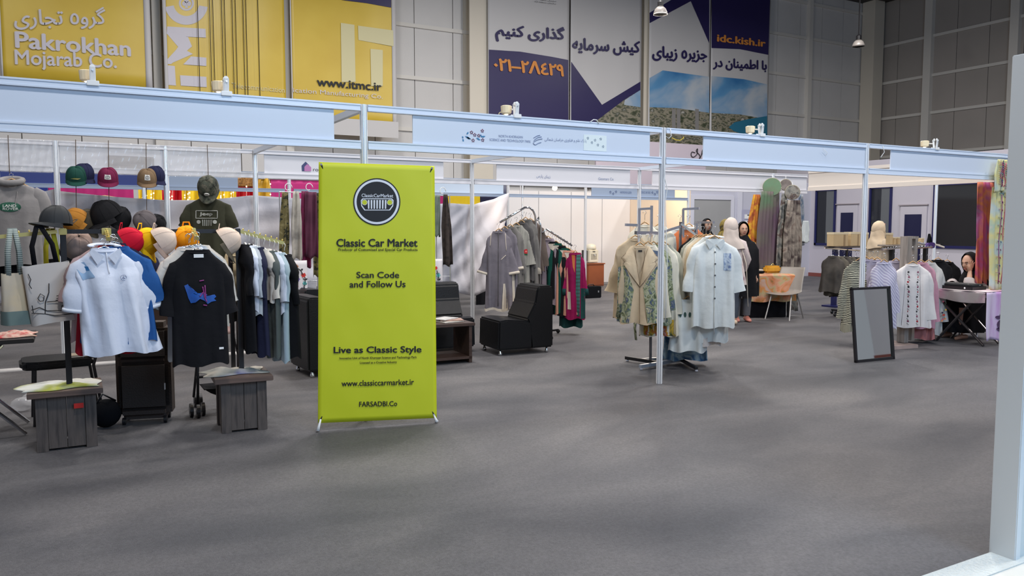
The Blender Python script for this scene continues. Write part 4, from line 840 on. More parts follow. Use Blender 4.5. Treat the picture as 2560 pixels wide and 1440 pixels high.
for i, (dx, dy, mm, L, lab) in enumerate(((-.05, .06, w_sh2, .42, 'cream tee directly behind the black splash-print tee'), (-.035, .11, w_sh, .46, 'white tee second behind the black splash-print tee'), (.0, .16, gy_j, .83, 'long light grey tee at the back of the tee arm'), (.03, .20, w_sh2, .6, 'off-white tee deepest on the tee arm'))):
    g = Gar('tshirt', lab, 'shirt', (.80+dx, 6.04+dy, 1.40+i*.004), R_(-4), .41, L, mm, 'short', .3, .08, .05, 1.0, .05, .008, seed=i+9); hanger(g, 'wire', .085, grp='wire hangers on the tee arm')
# edge-on garments on the right brass arm
for i, (px, mm, L, rt_, lab) in enumerate(((612, bk_j, .82, -78, 'black long garment first on the right brass arm'), (621, w_sh, .50, -74, 'white tee second on the right brass arm'), (630, gy_j, .52, -74, 'light grey tee third on the right brass arm'), (639, nv_j, .83, -76, 'navy long garment between grey and cream tees'), (655, w_sh2, .40, -58, 'cream tee with a small dark slit on the brass arm'), (668, fm('grey_green_jersey', (.10, .115, .11)), .82, -74, 'grey-green trousers length garment behind the cream tee'), (679, w_sh, .47, -66, 'white tee near the outer end of the brass arm'), (688, fm('pale_blue_cotton', (.40, .50, .56)), .84, -70, 'long pale blue garment near the arm end'), (703, bk_j, .80, -62, 'black garment with white patches at the end of the arm'))):
    t = (px-600)/104; p = V((1.14, 6.32, zt)).lerp(V((1.47, 6.29, 1.42)), t)
    g = Gar('hung_garment', lab, 'shirt', (p.x, p.y-.01, p.z-.09), R_(rt_-8), .36, L, mm, 'short' if i != 5 else 'none', .24, .055, .0, .9, .035, .010, seed=i+20, nk=.06)
    if i == 4: g.decal([(-.01, .14), (.008, .13), (.012, .19), (.0, .2)], red_j, 'slit')
    if i == 8:
        for z in (.32, .40): g.decal([(-.08, z), (-.03, z-.01), (-.03, z+.04), (-.07, z+.045)], w_sh2, 'patch_print')
    hanger(g, 'white', .075, grp='white hangers on the right brass arm')
g = Gar('tshirt', 'cream tee with dark print showing beside the right upright', 'shirt', P(592, 632, Y=6.62), R_(-8), .32, .40, fm('ecru_jersey', (.52, .44, .30)), 'short', .18, .07, .0, .95, .05, seed=77); hanger(g, 'wire', .06)
g.line([(-.06, .12), (-.03, .2), (-.05, .26)], ink, .005, 'dark_print'); g.line([(.03, .14), (.06, .18), (.02, .2)], ink, .005, 'dark_print')
g = Gar('tshirt', 'black tee with yellow flower print low behind the right upright', 'shirt', P(584, 708, Y=6.62), R_(-8), .24, .30, bk_j, 'none', .95, .05, seed=78); hanger(g, 'wire', .12)
g.decal([((.06 if k % 2 else .025)*cos(2*pi*k/14)-.02, .10+(.06 if k % 2 else .025)*sin(2*pi*k/14)) for k in range(14)], mat('yellow_flower', (.75, .45, .02), .7), 'flower_print')
# caps along the crossbar
cp = lambda n, c, c2=None: fm(n, c, c2)
c_red = cp('cap_red', (.55, .008, .03)); c_yel = cp('cap_yellow', (.85, .50, .008)); c_crm = cp('cap_cream', (.68, .54, .44)); c_or = cp('cap_orange', (.90, .33, .01)); c_bk = cp('cap_black', (.012, .012, .014)); c_nv = cp('cap_navy', (.02, .022, .06)); c_gr = cp('cap_green', (.012, .06, .045)); c_mar = cp('cap_maroon', (.16, .015, .055)); c_br = cp('cap_brown', (.20, .13, .075)); c_mus = cp('cap_mustard', (.42, .18, .03)); c_gy = cp('cap_grey', (.15, .13, .135)); c_tp = cp('cap_taupe', (.30, .22, .19)); c_cam = mat('camo_cloth', (.05, .06, .04), .85, cols=[(.02, .022, .016), (.06, .065, .045), (.12, .11, .08), (.03, .035, .03)], scale=16, const=True); c_ol = cp('cap_olive', (.12, .10, .07)); c_leath = mat('cap_leather', (.028, .030, .032), .7, spec=.3)
pw = mat('patch_white', (.68, .66, .62), .7)
def capsA(px, py, m, mb, lab, rx, rz, s=1., Y=6.3, st_=True, ry=0, nm='caps hung on the black crossbar'):
    p = P(px, py, Y=Y); c = cap(lab, p, m, mb, rx, rz, ry, s, group=nm)
    if st_:
        q = V((0, -.10, .0)); c.rotation_mode = 'XYZ'
        a = c.rotation_euler.to_matrix() @ V((0, -.175, -.02)); MB().tube([V((0, -.158, -.022)), V((0, -.160, -.026))], .017, 14, upv=(1, 0, 0)).build('size_sticker', mat('sticker_black', (.03, .02, .02), .3), c); MB().tube([V((0, -.158, -.0235)), V((0, -.161, -.0275))], .011, 12, upv=(1, 0, 0)).build('sticker_face', pw, c)
    MB().tube([V((-.03, .098, .01)), V((-.02, .135, .04)), V((.02, .135, .04)), V((.03, .098, .01))], .006, 6, ry=.002).build('back_strap', m, c)
    return c
capsA(316, 606, c_red, None, 'bright red cap hung by its strap on the crossbar', 62, 72)
capsA(362, 606, c_yel, None, 'yellow cap hung on the crossbar behind the cream one', 62, 60, Y=6.36)
capsA(398, 606, c_crm, cp('cap_crm_brim', (.42, .30, .24)), 'cream pink cap with darker brim beside the yellow cap', 62, 74, 1.02, Y=6.27)
capsA(466, 600, c_or, None, 'orange cap hung on the crossbar left of the tee hangers', 55, -10, Y=6.40, st_=False)
capsA(560, 606, c_crm, c_ol, 'cream cap with olive brim at the right of the crossbar', 62, 78, 1.05, Y=6.28)
capsA(190, 620, c_tp, c_bk, 'taupe cap with black brim hung behind the left upright', 50, 10, 1.2, Y=6.55, st_=False)
capsA(140, 560, c_leath, c_leath, 'dark leather-look cap resting on top of the left upright', -4, -62, 1.05, Y=6.33, st_=False)
# caps on strings from the rear fascia
def string(px, y0, y1, lab, Y=YB-.07):
    a = P(px, y0, Y=Y); c = P(px+4, y1, Y=Y); o = MB().tube([a, c], .004, 5).build('jute_string', mat('jute', (.12, .08, .055), .9)); return tag(o, lab, 'string', 'strings hung from the rear fascia')
string(189, 349, 735, 'jute string carrying the green and mustard caps'); string(271, 351, 735, 'jute string carrying the maroon and large black caps'); string(365, 357, 740, 'jute string carrying the brown and grey caps'); string(20, 338, 432, 'jute string carrying the grey hoodie'); string(518, 362, 470, 'jute string carrying the olive tee')
KB = YB-.16
def capB(px, py, m, mb, lab, s=1.2, rx=24, rz=-3, patch=None, text=None, Y=KB):
    return cap(lab, P(px, py, Y=Y), m, mb, rx, rz, 0, s, patch, group='caps on the strings', text=text)
capB(191, 447, c_gr, None, 'dark green cap with a gold cross-shaped badge', patch=None)
gc_ = [o for o in C.objects if o.get('label', '').startswith('dark green cap')][0]
MB().add([(-.05, -.121, .045), (-.018, -.125, .058), (.05, -.121, .052), (.018, -.125, .038)], [(0, 1, 2, 3)]).build('gold_badge', brass, gc_)
capB(270, 450, c_mar, None, 'maroon cap with a small white front patch', patch=(pw, .055, .045), text='oo'); capB(368, 452, c_br, None, 'brown cap with a square white front patch', patch=(pw, .05, .055), text='oo')
capB(208, 440, c_nv, c_nv, 'navy cap hooked behind the green cap', Y=KB+.08, rz=25); capB(386, 445, c_nv, c_nv, 'navy cap hooked behind the brown cap', Y=KB+.08, rz=25)
capB(194, 556, c_mus, None, 'mustard corduroy cap low on the first string', 1.45, 55, -60); capB(214, 556, c_ol, None, 'olive cap behind the mustard cap', 1.35, 50, 50, Y=KB+.1)
capB(272, 545, c_bk, None, 'large black cap low on the second string', 1.75, 30, -70); capB(290, 552, c_bk, None, 'black cap turned away behind the large black cap', 1.5, 40, 60, Y=KB+.1)
capB(366, 558, c_gy, None, 'warm grey cap low on the third string', 1.35, 48, -40); capB(385, 565, c_bk, None, 'black cap behind the warm grey cap', 1.25, 48, 40, Y=KB+.1)
capB(372, 672, c_nv, cp('cap_sand', (.45, .36, .30)), 'navy cap with sand strap lowest on the third string', 1.4, 35, -15)
c = capB(521, 470, c_cam, c_cam, 'camouflage cap with round white sticker hung above the olive tee', 1.3, 55, -18, Y=9.55)
MB().tube([V((0, -.125, .05)), V((0, -.135, .048))], .028, 16, upv=(1, 0, 0)).build('round_sticker', pw, c)
straw = thing('straw_hat', 'round tan straw hat peeping over the white sheet', 'hat', P(262, 492, Y=YB+.35), 0)
MB().lathe([(.0001, .02), (.12, .0), (.22, -.10), (.235, -.12), (.22, -.115)], (0, 0, 0), 24).build('crown', mat('straw_plait', (.50, .28, .13), .8, cols=[(.42, .22, .10), (.60, .38, .20)], pat='wave_x', scale=18, dist=3), straw, True)
# hoodie and olive tee
hd = Gar('hoodie', 'grey hoodie with dark green oval badge on the back sheet', 'hoodie', P(30, 455, Y=9.75), R_(-15), .62, .86, fm('hoodie_grey', (.26, .245, .24)), 'long', .66, .105, .05, 1.0, .10, .012)
MB().tube([(.10*cos(t), -.02+.08*sin(t), .01+.05*sin(t)*.5) for t in [2*pi*i/20 for i in range(21)]], .032, 8).build('hood', hd.m, hd.o, True); hd.decal([(.13*cos(t)*.8, .26+.05*sin(t)) for t in [2*pi*i/16 for i in range(16)]], mat('badge_green', (.01, .09, .05), .6), 'oval_badge'); hd.line([(.06, .10), (.05, .26)], hd.m, .004, 'drawcord')
hd.text('LAND', mat('badge_text', (.6, .62, .58), .6), -.06, .06, .262, .235, .02); hd.text('ROVER', mat('badge_text', (.6, .62, .58), .6), -.06, .08, .292, .265, .02)
hanger(hd, 'wood', .08)
g = Gar('hoodie', 'black hoodie hanging behind and below the grey one', 'hoodie', P(34, 462, Y=9.95), R_(-15), .64, 1.06, bk_j, 'long', .74, .10, .05, 1.0, .10); hanger(g, 'wood', .07)
jt = Gar('tshirt', 'olive tee printed with a vehicle grille and Jeep lettering', 'shirt', P(520, 492, Y=9.6), R_(-20), .50, .78, fm('olive_jersey', (.045, .045, .028)), 'short', .22, .085, .07, .92, .08); hanger(jt, 'wood', .06)
pg = mat('print_grey', (.42, .42, .38), .7)
for pts in ([(-.12, .16), (.11, .16), (.11, .245), (-.12, .245), (-.12, .16)],): jt.line(pts, pg, .005, 'grille_print')
jt.text('Jeep', pg, -.08, .06, .225, .175, .03)
for x in (-.09, .085): jt.decal([(x+.022*cos(t), .285+.022*sin(t)) for t in [2*pi*i/14 for i in range(14)]], pg, 'lamp_print')
for i in range(6): jt.decal([(-.052+i*.02, .26), (-.042+i*.02, .26), (-.042+i*.018, .33), (-.050+i*.018, .33)], pg, 'slot_print', rings=2, n=8)
# tote bags
def tote(label, px, py, Y, w, h, m, strap, sl, rz=0, ry=0, fill=.05):
    p = P(px, py, Y=Y); t = thing('tote_bag', label, 'bag', p, rz, 'tote bags on the left brass arm'); t.rotation_euler = (0, ry, rz)
    def f(u, v):
        a = 2*pi*u; x = w/2*spow(cos(a), .5)*(1-.06*(1-v)); y = fill*spow(sin(a), .8)*(.25+v*1.1)*(1+.12*sin(a*5+v*6)); return (x, y, -h*v+.004*sin(a*3))
    MB().grid(f, 36, 14).add([V(f(i/36, 1)) for i in range(36)], [tuple(range(36))]).build('bag_body', m, t, True)
    for sy in (-1, 1): MB().ribbon([(-w*.22, sy*.012, -.02), (-w*.2, sy*.012, sl*.5), (-.012, sy*.006, sl), (.012, sy*.006, sl), (w*.2, sy*.012, sl*.5), (w*.22, sy*.012, -.02)], .03, .003).build('strap', strap, t, True)
    return t
m_lin = mat('linen_print', (.62, .56, .48), .9, cols=[(.66, .60, .52), (.55, .50, .43), (.24, .22, .2)], scale=5)
t1 = tote('narrow linen tote with grey-green bottom and striped straps', 36, 684, 6.28, .17, .34, mat('linen', (.55, .44, .28), .9, col2=(.45, .40, .33), scale=6), mat('stripe_strap', (.22, .28, .26), .9, cols=[(.16, .2, .19), (.38, .42, .38)], pat='wave_z', scale=22), .30, R_(20))
MB().grid(lambda u, v: (.088*spow(cos(2*pi*u), .5), .062*spow(sin(2*pi*u), .8)*(1+.1*sin(10*pi*u))*(1.02+v*.25), -.25-.092*v), 36, 4).build('green_base', mat('greygreen_canvas', (.12, .17, .16), .9), t1, True)
t2 = tote('big off-white tote with a black ink street sketch', 114, 660, 6.24, .30, .40, mat('canvas', (.58, .54, .50), .9, col2=(.52, .48, .45), scale=3), black_c, .255, 0, R_(-7), .06)
for pts in ([(-.11, .05), (-.10, .09), (-.115, .12), (-.105, .15)], [(.0, .13), (-.01, .19), (-.04, .25), (-.055, .33)], [(-.08, .22), (-.06, .19), (-.04, .21), (-.05, .24), (-.07, .24), (-.08, .22)], [(.03, .22), (.08, .22), (.08, .25), (.02, .25)], [(-.13, .29), (-.08, .28), (-.04, .31), (.10, .33)], [(-.13, .31), (-.05, .33), (.0, .35), (.13, .355)], [(-.12, .26), (-.12, .31)], [(.05, .29), (.09, .29), (.09, .33), (.05, .33), (.05, .29)], [(.10, .27), (.13, .29)], [(-.03, .25), (.1, .26)]):
    MB().tube([V((x, -.068*min(1, .3+1.15*z/.40)-.006, -z)) for x, z in pts], .0028, 5).build('ink_stroke', ink, t2)
t3 = tote('yellow-strapped black bag hidden behind the sketch tote', 130, 668, 6.38, .16, .26, black_c, mat('yellow_strap', (.62, .52, .02), .7), .265, 0)
# ---- table, chair, case, stroller behind the rack
tb = thing('folding_table', 'dark table at the left edge with crossed chrome legs', 'table', (-.75, 6.98, 0), 0)
zt_ = .735; MB().box((0, 0, zt_-.015), (1.0, .55, .03)).build('tabletop', mat('table_black', (.02, .018, .018), .5), tb, bevel=.004)
for sy in (-.2, .2): MB().tube([(-.35, sy, .01), (.30, sy, zt_-.04)], .014, 8).build('leg', chrome, tb); MB().tube([(.42, sy+.05, .012), (.18, sy+.05, .26), (.15, sy+.02, zt_-.04)], .014, 8).build('leg', chrome, tb)
def cloth_pile(name, label, cat, x, y, z, w, d, h, m, rz=0, seed=1, grp=None):
    rnd = random.Random(seed); a, b_, c_ = rnd.random()*6, rnd.random()*6, rnd.random()*6
    def f(u, v):
        X = (u-.5)*w*(1+.10*sin(v*7+a)); Yy = (v-.5)*d*(1+.14*sin(u*9+b_)); e = min(u, 1-u, v, 1-v)*4; return (X, Yy, .004+h*min(1, e)*(.55+.25*sin(u*9+a)*sin(v*7+b_)+.2*sin(u*19+v*11+c_)))
    o = MB().sheet(f, 26, 18, .004, (0, 0, -1)).build(name, m, smooth=True, origin=(0, 0, 0)); o.location = (x, y, z+.003); o.rotation_euler.z = rz; return tag(o, label, cat, grp)
cloth_pile('folded_cloth', 'red and white patterned cloth on the dark left table', 'cloth', -.42, 6.95, zt_, .34, .3, .04, mat('red_pattern_cloth', (.5, .1, .1), .9, cols=[(.55, .03, .05), (.65, .5, .42), (.5, .08, .08)], scale=14), seed=3)
cloth_pile('folded_cloth', 'white and green printed cloth draped on the cube with red sticker', 'cloth', -.10, 6.42, .42, .50, .32, .035, mat('paint_cloth', (.72, .70, .62), .9, cols=[(.74, .72, .64), (.74, .72, .64), (.62, .62, .56), (.40, .42, .06), (.2, .24, .2)], scale=2.2), .1, 5)
cloth_pile('folded_cloth', 'cream cloth with a blue streak draped on the brown cube', 'cloth', 1.08, 6.36, .42, .44, .26, .04, mat('paint_cloth2', (.70, .64, .54), .9, cols=[(.72, .66, .56), (.66, .60, .50), (.40, .40, .36), (.06, .07, .25)], scale=2.6), 0, 8)
ch = thing('padded_chair', 'black padded chair with a notebook behind the left cube', 'chair', (-.08, 7.30, 0), R_(4))
MB().prism([(-.27+.27*(1-cos(t)), .21*sin(t)) for t in [pi/2+(pi)*i/10 for i in range(11)]] if 0 else [(-.30, -.12), (-.27, -.18), (-.18, -.21), (.20, -.20), (.20, .20), (-.18, .21), (-.27, .18), (-.30, .12)], (0, 0, .47), (1, 0, 0), (0, 1, 0), (0, 0, 1), .065).build('seat', leather, ch, bevel=.018)
MB().prism([(.17, .50), (.22, .50), (.27, .70), (.25, .88), (.21, .88), (.23, .70)], (0, 0, 0), (1, 0, 0), (0, 0, 1), (0, 1, 0), .38).build('backrest', leather, ch, bevel=.012)
for sy in (-.19, .19):
    MB().tube([(-.22, sy, 0), (-.20, sy, .44)], .011, 8).build('leg', blackm, ch); MB().tube([(.26, sy*1.1, 0), (.20, sy*1.1, .45), (.28, sy*1.1, .72), (.25, sy*1.1, .9)], .012, 8).build('leg', blackm, ch, True)
nbk = thing('notebook', 'closed cream notebook lying on the padded chair', 'book', (.06, 7.24, .508), .2); MB().box((0, 0, .008), (.20, .14, .012)).build('pages', paper, nbk); MB().box((0, 0, .0165), (.21, .145, .004)).build('cover', mat('cream_cover', (.62, .52, .42), .6), nbk); MB().tube([(-.105, -.06, .01), (-.105, .06, .01)], .008, 8).build('spine_ring', blackm, nbk)
for a, b2, cc_ in ((-.4, 7.75, 1), (-.33, 7.95, 2)):
    pk = MB().ball((0, 0, .05), .06, 10, 6, sx=1.4).build('plastic_pouch', mat('clear_pouch', (.8, .8, .82), .1, alpha=.35), smooth=True); pk.location = (a, b2, 0); tag(pk, ('crumpled clear pouch on the floor by the left table', 'smaller crumpled clear pouch beside the other pouch')[cc_-1], 'bag', 'clear pouches on the floor')
sc_ = thing('suitcase', 'tall dark brown soft suitcase between the wooden cubes', 'suitcase', (.49, 6.86, 0), R_(-14))
m_case = mat('case_brown', (.022, .016, .014), .75, bump=.3, bscale=90); m_case2 = mat('case_brown_side', (.045, .030, .024), .75, bump=.3, bscale=90)
MB().bb((-.20, -.11, .035), (.20, .13, .80)).build('shell', m_case2, sc_, bevel=.045); MB().bb((-.17, -.155, .12), (.19, -.10, .50)).build('front_pocket', m_case, sc_, bevel=.03); MB().bb((-.17, -.145, .52), (.19, -.10, .76)).build('upper_pocket', m_case, sc_, bevel=.025)
MB().tube([(.12, -.15, .735), (.12, -.16, .70), (.12, -.155, .69)], .009, 6).build('zip_pull', brass, sc_); MB().tube([(.165, -.16, .33), (.165, -.165, .28)], .006, 6).build('zip_pull', alu, sc_); MB().tube([(-.07, 0, .80), (-.06, 0, .835), (.06, 0, .835), (.07, 0, .80)], .012, 8).build('handle', blackm, sc_, True)
for sx in (-.15, .15):
    for sy in (-.08, .1): MB().tube([(sx-.012, sy, .028), (sx+.012, sy, .028)], .028, 14).build('wheel', blackm, sc_)
bg = thing('shoulder_bag', 'small black bag slumped on the floor behind the cube', 'bag', (.23, 6.86, 0), 0); MB().ball((-.03, -.05, .11), .13, 16, 10, sx=.85, sy=.7, sz=.85).build('bag_body', black_c, bg, True); MB().tube([(-.12, -.05, .15), (-.05, -.1, .27), (.04, -.05, .2)], .008, 6).build('strap', blackm, bg, True)
sr_ = thing('stroller', 'folded dark baby stroller with a pink dotted seat behind the cubes', 'stroller', (1.02, 6.86, 0), 0)
def wheel(x, y, r=.055):
    MB().tube([(x-.012, y, r), (x+.012, y, r)], r, 18).build('wheel', blackm, sr_); MB().tube([(x-.016, y, r), (x+.016, y, r)], r*.45, 12).build('wheel_hub', mat('grey_hub', (.2, .2, .22), .4), sr_)
for x, y in ((-.20, -.02), (-.155, -.08), (-.11, -.02), (.28, .22), (.24, .22), (-.12, .35), (-.08, .35)): wheel(x, y)
for pts in ([(-.15, -.03, .10), (-.13, .05, .45), (-.10, .16, .75)], [(.22, .0, .08), (.2, .08, .45), (.16, .18, .75)], [(-.14, .3, .1), (-.12, .1, .5), (-.12, -.05, .98)], [(.22, .24, .1), (.2, .1, .5), (.18, -.02, .98)], [(-.12, -.05, .98), (.03, -.1, 1.0), (.18, -.02, .98)], [(-.14, .1, .3), (.2, .12, .3)]): MB().tube(pts, .011, 8).build('frame_tube', blackm, sr_, True)
MB().sheet(lambda u, v: (-.11+.27*u, .02+.14*v-.05*sin(pi*u), .66+.02*v**2+.27*v), 8, 10, .02).build('seat_fabric', mat('pink_dots', (.62, .42, .42), .9, cols=[(.04, .02, .02), (.62, .42, .42), (.62, .42, .42)], pat='voronoi', scale=45), sr_, True)
MB().sheet(lambda u, v: (-.10+.28*u, -.04+.26*v, .22-.08*sin(pi*u)*sin(pi*v)), 8, 8, .006, (0, 0, -1)).build('basket', black_c, sr_, True)
cs = thing('wooden_chest', 'dark carved wooden chest seen under the white sheet', 'chest', (1.45, 13.0, 0), R_(-8)); MB().bb((-.42, -.22, .03), (.42, .22, .50)).build('carcass', mat('chest_brown', (.05, .028, .02), .5), cs, bevel=.006); MB().bb((-.45, -.25, .50), (.45, .25, .53)).build('lid', mat('chest_brown', (.05, .028, .02), .5), cs, bevel=.004)
for x in (-.1, 0, .1): MB().ball((x, -.225, .38-.1*abs(x)), .018, 8, 5).build('stud', brass, cs)
gb_ = thing('gilt_box', 'gold striped gift box on the carved chest', 'box', (1.38, 12.95, .53), R_(-8)); MB().bb((-.30, -.12, 0), (.30, .12, .11)).build('box_body', brass, gb_, bevel=.006); MB().bb((-.08, -.124, -.0), (-.02, .124, .114)).build('ribbon', mat('orange_ribbon', (.45, .16, .04), .5), gb_)
# ================================================================ scarves on wire stands
def wirestand(label, xs, y0, y1, Y):
    t = thing('wire_stand', label, 'stand', P((xs[0]+xs[-1])/2, 720, Y=Y), 0, 'wire scarf stands'); t.location.z = 0
    for x in xs: a = P(x, y0, Y=Y); MB().tube([rel((a.x, Y, 0), t), rel(a, t)], .007, 6).build('upright', alu, t)
    a = P(xs[0], y0, Y=Y); c = P(xs[-1], y0, Y=Y); MB().tube([rel(a, t), rel((c.x, Y, a.z), t)], .007, 6).build('top_bar', alu, t); MB().tube([rel((a.x, Y, .9), t), rel((c.x, Y, .9), t)], .005, 6).build('lower_bar', alu, t)
    for x in (xs[0]+22, xs[-1]-18):
        p = P(x, y0, Y=Y); MB().tube([rel(p, t)+V((.05*cos(q)*(1-q/9)-.0, 0, .05+.06*sin(q)*(1-q/9))) for q in [i*.4 for i in range(14)]], .005, 6).build('scroll_hook', white_pl, t, True)
    MB().tube([rel((a.x, Y-.2, .01), t), rel((a.x, Y+.2, .01), t)], .008, 6).build('foot', alu, t); MB().tube([rel((c.x, Y-.2, .01), t), rel((c.x, Y+.2, .01), t)], .008, 6).build('foot', alu, t)
YSC = 9.45
wirestand('slim metal scarf stand left of the yellow banner', (698, 745, 790), 480, 750, YSC); wirestand('slim metal scarf stand right of the yellow banner', (1050, 1090, 1124), 488, 700, YSC)
def scarf(label, x0, x1, y0, y1, Y, m, gather=.25, slant=0, amp=.02, cat='scarf', n=26, name='scarf', taper=1.):
    a = P(x0, y0, Y=Y); c = P(x1, y0, Y=Y); zb = P((x0+x1)/2+slant, y1, Y=Y).z; sx = P(x0+slant, y1, Y=Y).x-P(x0, y1, Y=Y).x; ph = random.Random(label).random()*6; W = c.x-a.x; cx = (a.x+c.x)/2
    o = MB().sheet(lambda u, v: (cx+(u-.5)*W*(gather+(1-gather)*min(1, v*2.2))*taper**v+sx*v, Y-.02+amp*(sin(u*W*70+ph)+.5*sin(u*W*130+v*5))*(.5+v*.6)-.012, a.z+(zb-a.z)*v+.015*sin(u*9+ph)*v), n, 18, .004).build(name, m, smooth=True); return tag(o, label, cat, 'hanging scarves')
camo = mat('camo_scarf', (.2, .2, .1), .85, cols=[(.03, .03, .015), (.16, .13, .05), (.24, .20, .09), (.05, .05, .03)], scale=9, const=True, stretch=(1, 1, 1.6))
scarf('olive leopard-print scarf at the left of the wire stand', 699, 724, 480, 684, YSC-.02, camo, .6, -8); scarf('pale bone scarf with grey print beside the olive one', 724, 752, 478, 648, YSC-.05, mat('bone_scarf', (.5, .46, .4), .85, cols=[(.16, .15, .14), (.45, .41, .36), (.58, .54, .47)], scale=5), .55)
scarf('crimson and black patterned scarf behind the bone scarf', 748, 772, 478, 668, YSC, mat('crimson_scarf', (.2, .01, .06), .85, cols=[(.05, .01, .025), (.20, .012, .07), (.10, .02, .05)], scale=9), .7, 0)
scarf('plum maroon scarf hanging squarely beside the banner edge', 760, 790, 480, 644, YSC-.06, mat('plum_scarf', (.13, .02, .06), .85, cols=[(.06, .01, .03), (.15, .035, .075)], scale=3), .92)
scarf('olive mottled scarf partly behind the banner edge', 780, 800, 482, 690, YSC-.0, camo, .8, -4); scarf('dark brown and black scarf right of the banner', 1098, 1124, 486, 664, YSC-.04, mat('brown_scarf', (.03, .02, .02), .85, cols=[(.008, .006, .006), (.05, .035, .03), (.02, .015, .012)], scale=12), .4, 4); scarf('grey-green scarf just touching the banner right edge', 1084, 1099, 488, 590, YSC, mat('green_scarf', (.12, .16, .12), .85, col2=(.22, .26, .22), scale=8), .8)
def floral(label, x0, x1, y0, y1, Y, fl, leaf, name='printed_tote', cat='bag'):
    a = P(x0, y0, Y=Y); c = P(x1, y1, Y=Y); o = MB().sheet(lambda u, v: (a.x+(c.x-a.x)*u, Y+.01*sin(u*7)-.02*sin(pi*u)*sin(pi*v), a.z+(c.z-a.z)*v), 10, 10, .02).build(name, mat('print_white', (.74, .70, .72), .8), smooth=True); tag(o, label, cat)
    for x, y, r, col in fl:
        m2 = mat('petal_'+col[0], col[1], .7); p = P(x, y, Y=Y-.028); s = r*Y/FPX/.85; b = MB()
        vs = [rel((p.x+s*(.62 if k % 2 else 1)*cos(2*pi*k/12), p.y, p.z+s*(.62 if k % 2 else 1)*sin(2*pi*k/12)), o) for k in range(12)]; b.add(vs, [tuple(range(12))]).build('flower_print', m2, o)
    for pts in leaf:
        q = [rel(P(x, y, Y=Y-.026), o) for x, y in pts]; MB().tube(q, .005, 5).build('stem_print', ink, o)
        for i in range(1, len(pts)):
            for sg in (-1, 1): p = q[i]; b = MB(); d = V((sg*.028, 0, .018)); n = V((.006, 0, -.012)); b.add([p, p+d*.5+n, p+d, p+d*.5-n], [(0, 1, 2, 3)]).build('leaf_print', ink, o)
    return o
COL = {k: (k, c) for k, c in dict(orange=(.75, .25, .08), red=(.65, .03, .02), teal=(.10, .45, .45), pink=(.62, .10, .16), purple=(.18, .12, .40), yellow=(.70, .42, .05), navy=(.015, .012, .05)).items()}
floral('white tote printed with bright embroidered-style flowers', 717, 770, 652, 760, YSC-.12, [(740, 667, 6, COL['orange']), (759, 688, 6, COL['red']), (762, 708, 5, COL['teal']), (741, 716, 5, COL['pink']), (744, 698, 6, COL['purple']), (724, 696, 6, COL['yellow']), (758, 725, 7, COL['navy']), (740, 740, 5, COL['pink'])], [[(718, 655), (728, 663), (740, 668), (752, 676), (758, 688)], [(762, 692), (763, 700), (762, 712), (758, 724), (748, 738)], [(724, 700), (725, 715), (727, 735)], [(744, 702), (733, 718), (727, 735)]])
floral('second white flowered tote right of the yellow banner', 1080, 1107, 648, 706, YSC-.1, [(1096, 688, 6, COL['teal']), (1090, 670, 5, COL['red'])], [[(1092, 676), (1095, 686), (1097, 700)]])
# ================================================================ armchairs and low table
chair_leather('black leather armchair facing left in front of the robes', 4.45, 8.57, R_(-4)); chair_leather('black armchair seen from behind, left of the yellow banner', 2.80, 8.33, R_(184), .58); chair_leather('black armchair behind the banner, only its top corner visible', 3.05, 9.35, R_(182), .6)
chair_leather('black armchair facing forward beyond the low table', 3.93, 8.74, R_(88), .84, .72, .84)
lt = thing('low_table', 'low dark walnut table with magazines right of the banner', 'table', (3.60, 8.32, 0), R_(-3)); m_wal = mat('walnut', (.05, .028, .022), .4, cols=[(.035, .02, .016), (.07, .04, .03)], scale=4, stretch=(1, 8, 8))
MB().box((0, 0, .44), (.84, .52, .035)).build('tabletop', m_wal, lt, bevel=.004); MB().box((0, 0, .06), (.78, .48, .03)).build('lower_shelf', m_wal, lt)
for sx in (-.37, .37): MB().box((sx, 0, .21), (.035, .48, .42)).build('side_panel', m_wal, lt)
for i, (dx, dy, rz, col, lab) in enumerate(((.18, -.05, .2, (.62, .58, .52), 'open pale magazine lowest on the low table'), (.22, .0, -.25, (.55, .35, .28), 'reddish magazine in the middle of the pile'), (.16, .04, .5, (.70, .68, .66), 'white magazine on top of the small pile'))):
    mg = MB().box((0, 0, .006), (.27, .20, .010)).build('magazine', mat('mag%d' % i, col, .4, col2=tuple(c*.6 for c in col), scale=15), bevel=.002, origin=(0, 0, 0)); mg.location = (3.60+dx, 8.30+dy, .4585+i*.0125); mg.rotation_euler.z = rz; tag(mg, lab, 'magazine', 'magazines on the low table')
# ================================================================ chrome rack with slanting arms (grey robes, bright robes)
YR = 9.55
rb = thing('garment_rack', 'chrome rack with one curved and one straight slanting arm', 'rack', (P(1350, 838, Y=YR).x, YR, 0))
def rp(x, y, Y=YR): return rel(P(x, y, Y=Y), rb)
MB().tube([rp(1351, 800)*1.0 if 0 else V((-.06, 0, .05)), V((-.06, 0, 1.2)), rp(1340, 560), rp(1338, 540), rp(1333, 527), rp(1324, 519), rp(1312, 519), rp(1300, 526), rp(1250, 556)], .015, 10).build('curved_arm', chrome, rb, True)
MB().tube([V((0, 0, .05)), V((0, 0, 1.25)), rp(1352, 565), rp(1346, 543), rp(1342, 552)], .013, 10).build('upright', chrome, rb, True)
MB().tube([rp(1356, 582), rp(1366, 573), rp(1430, 614)], .014, 8).build('straight_arm', chrome, rb, True)
for i in range(8): MB().ball(rp(1306-i*7.3, 521+i*4.4), .012, 8, 5).build('notch', chrome, rb)
for i in range(8): MB().ball(rp(1370+i*8, 575+i*4.9), .012, 8, 5).build('notch', chrome, rb)
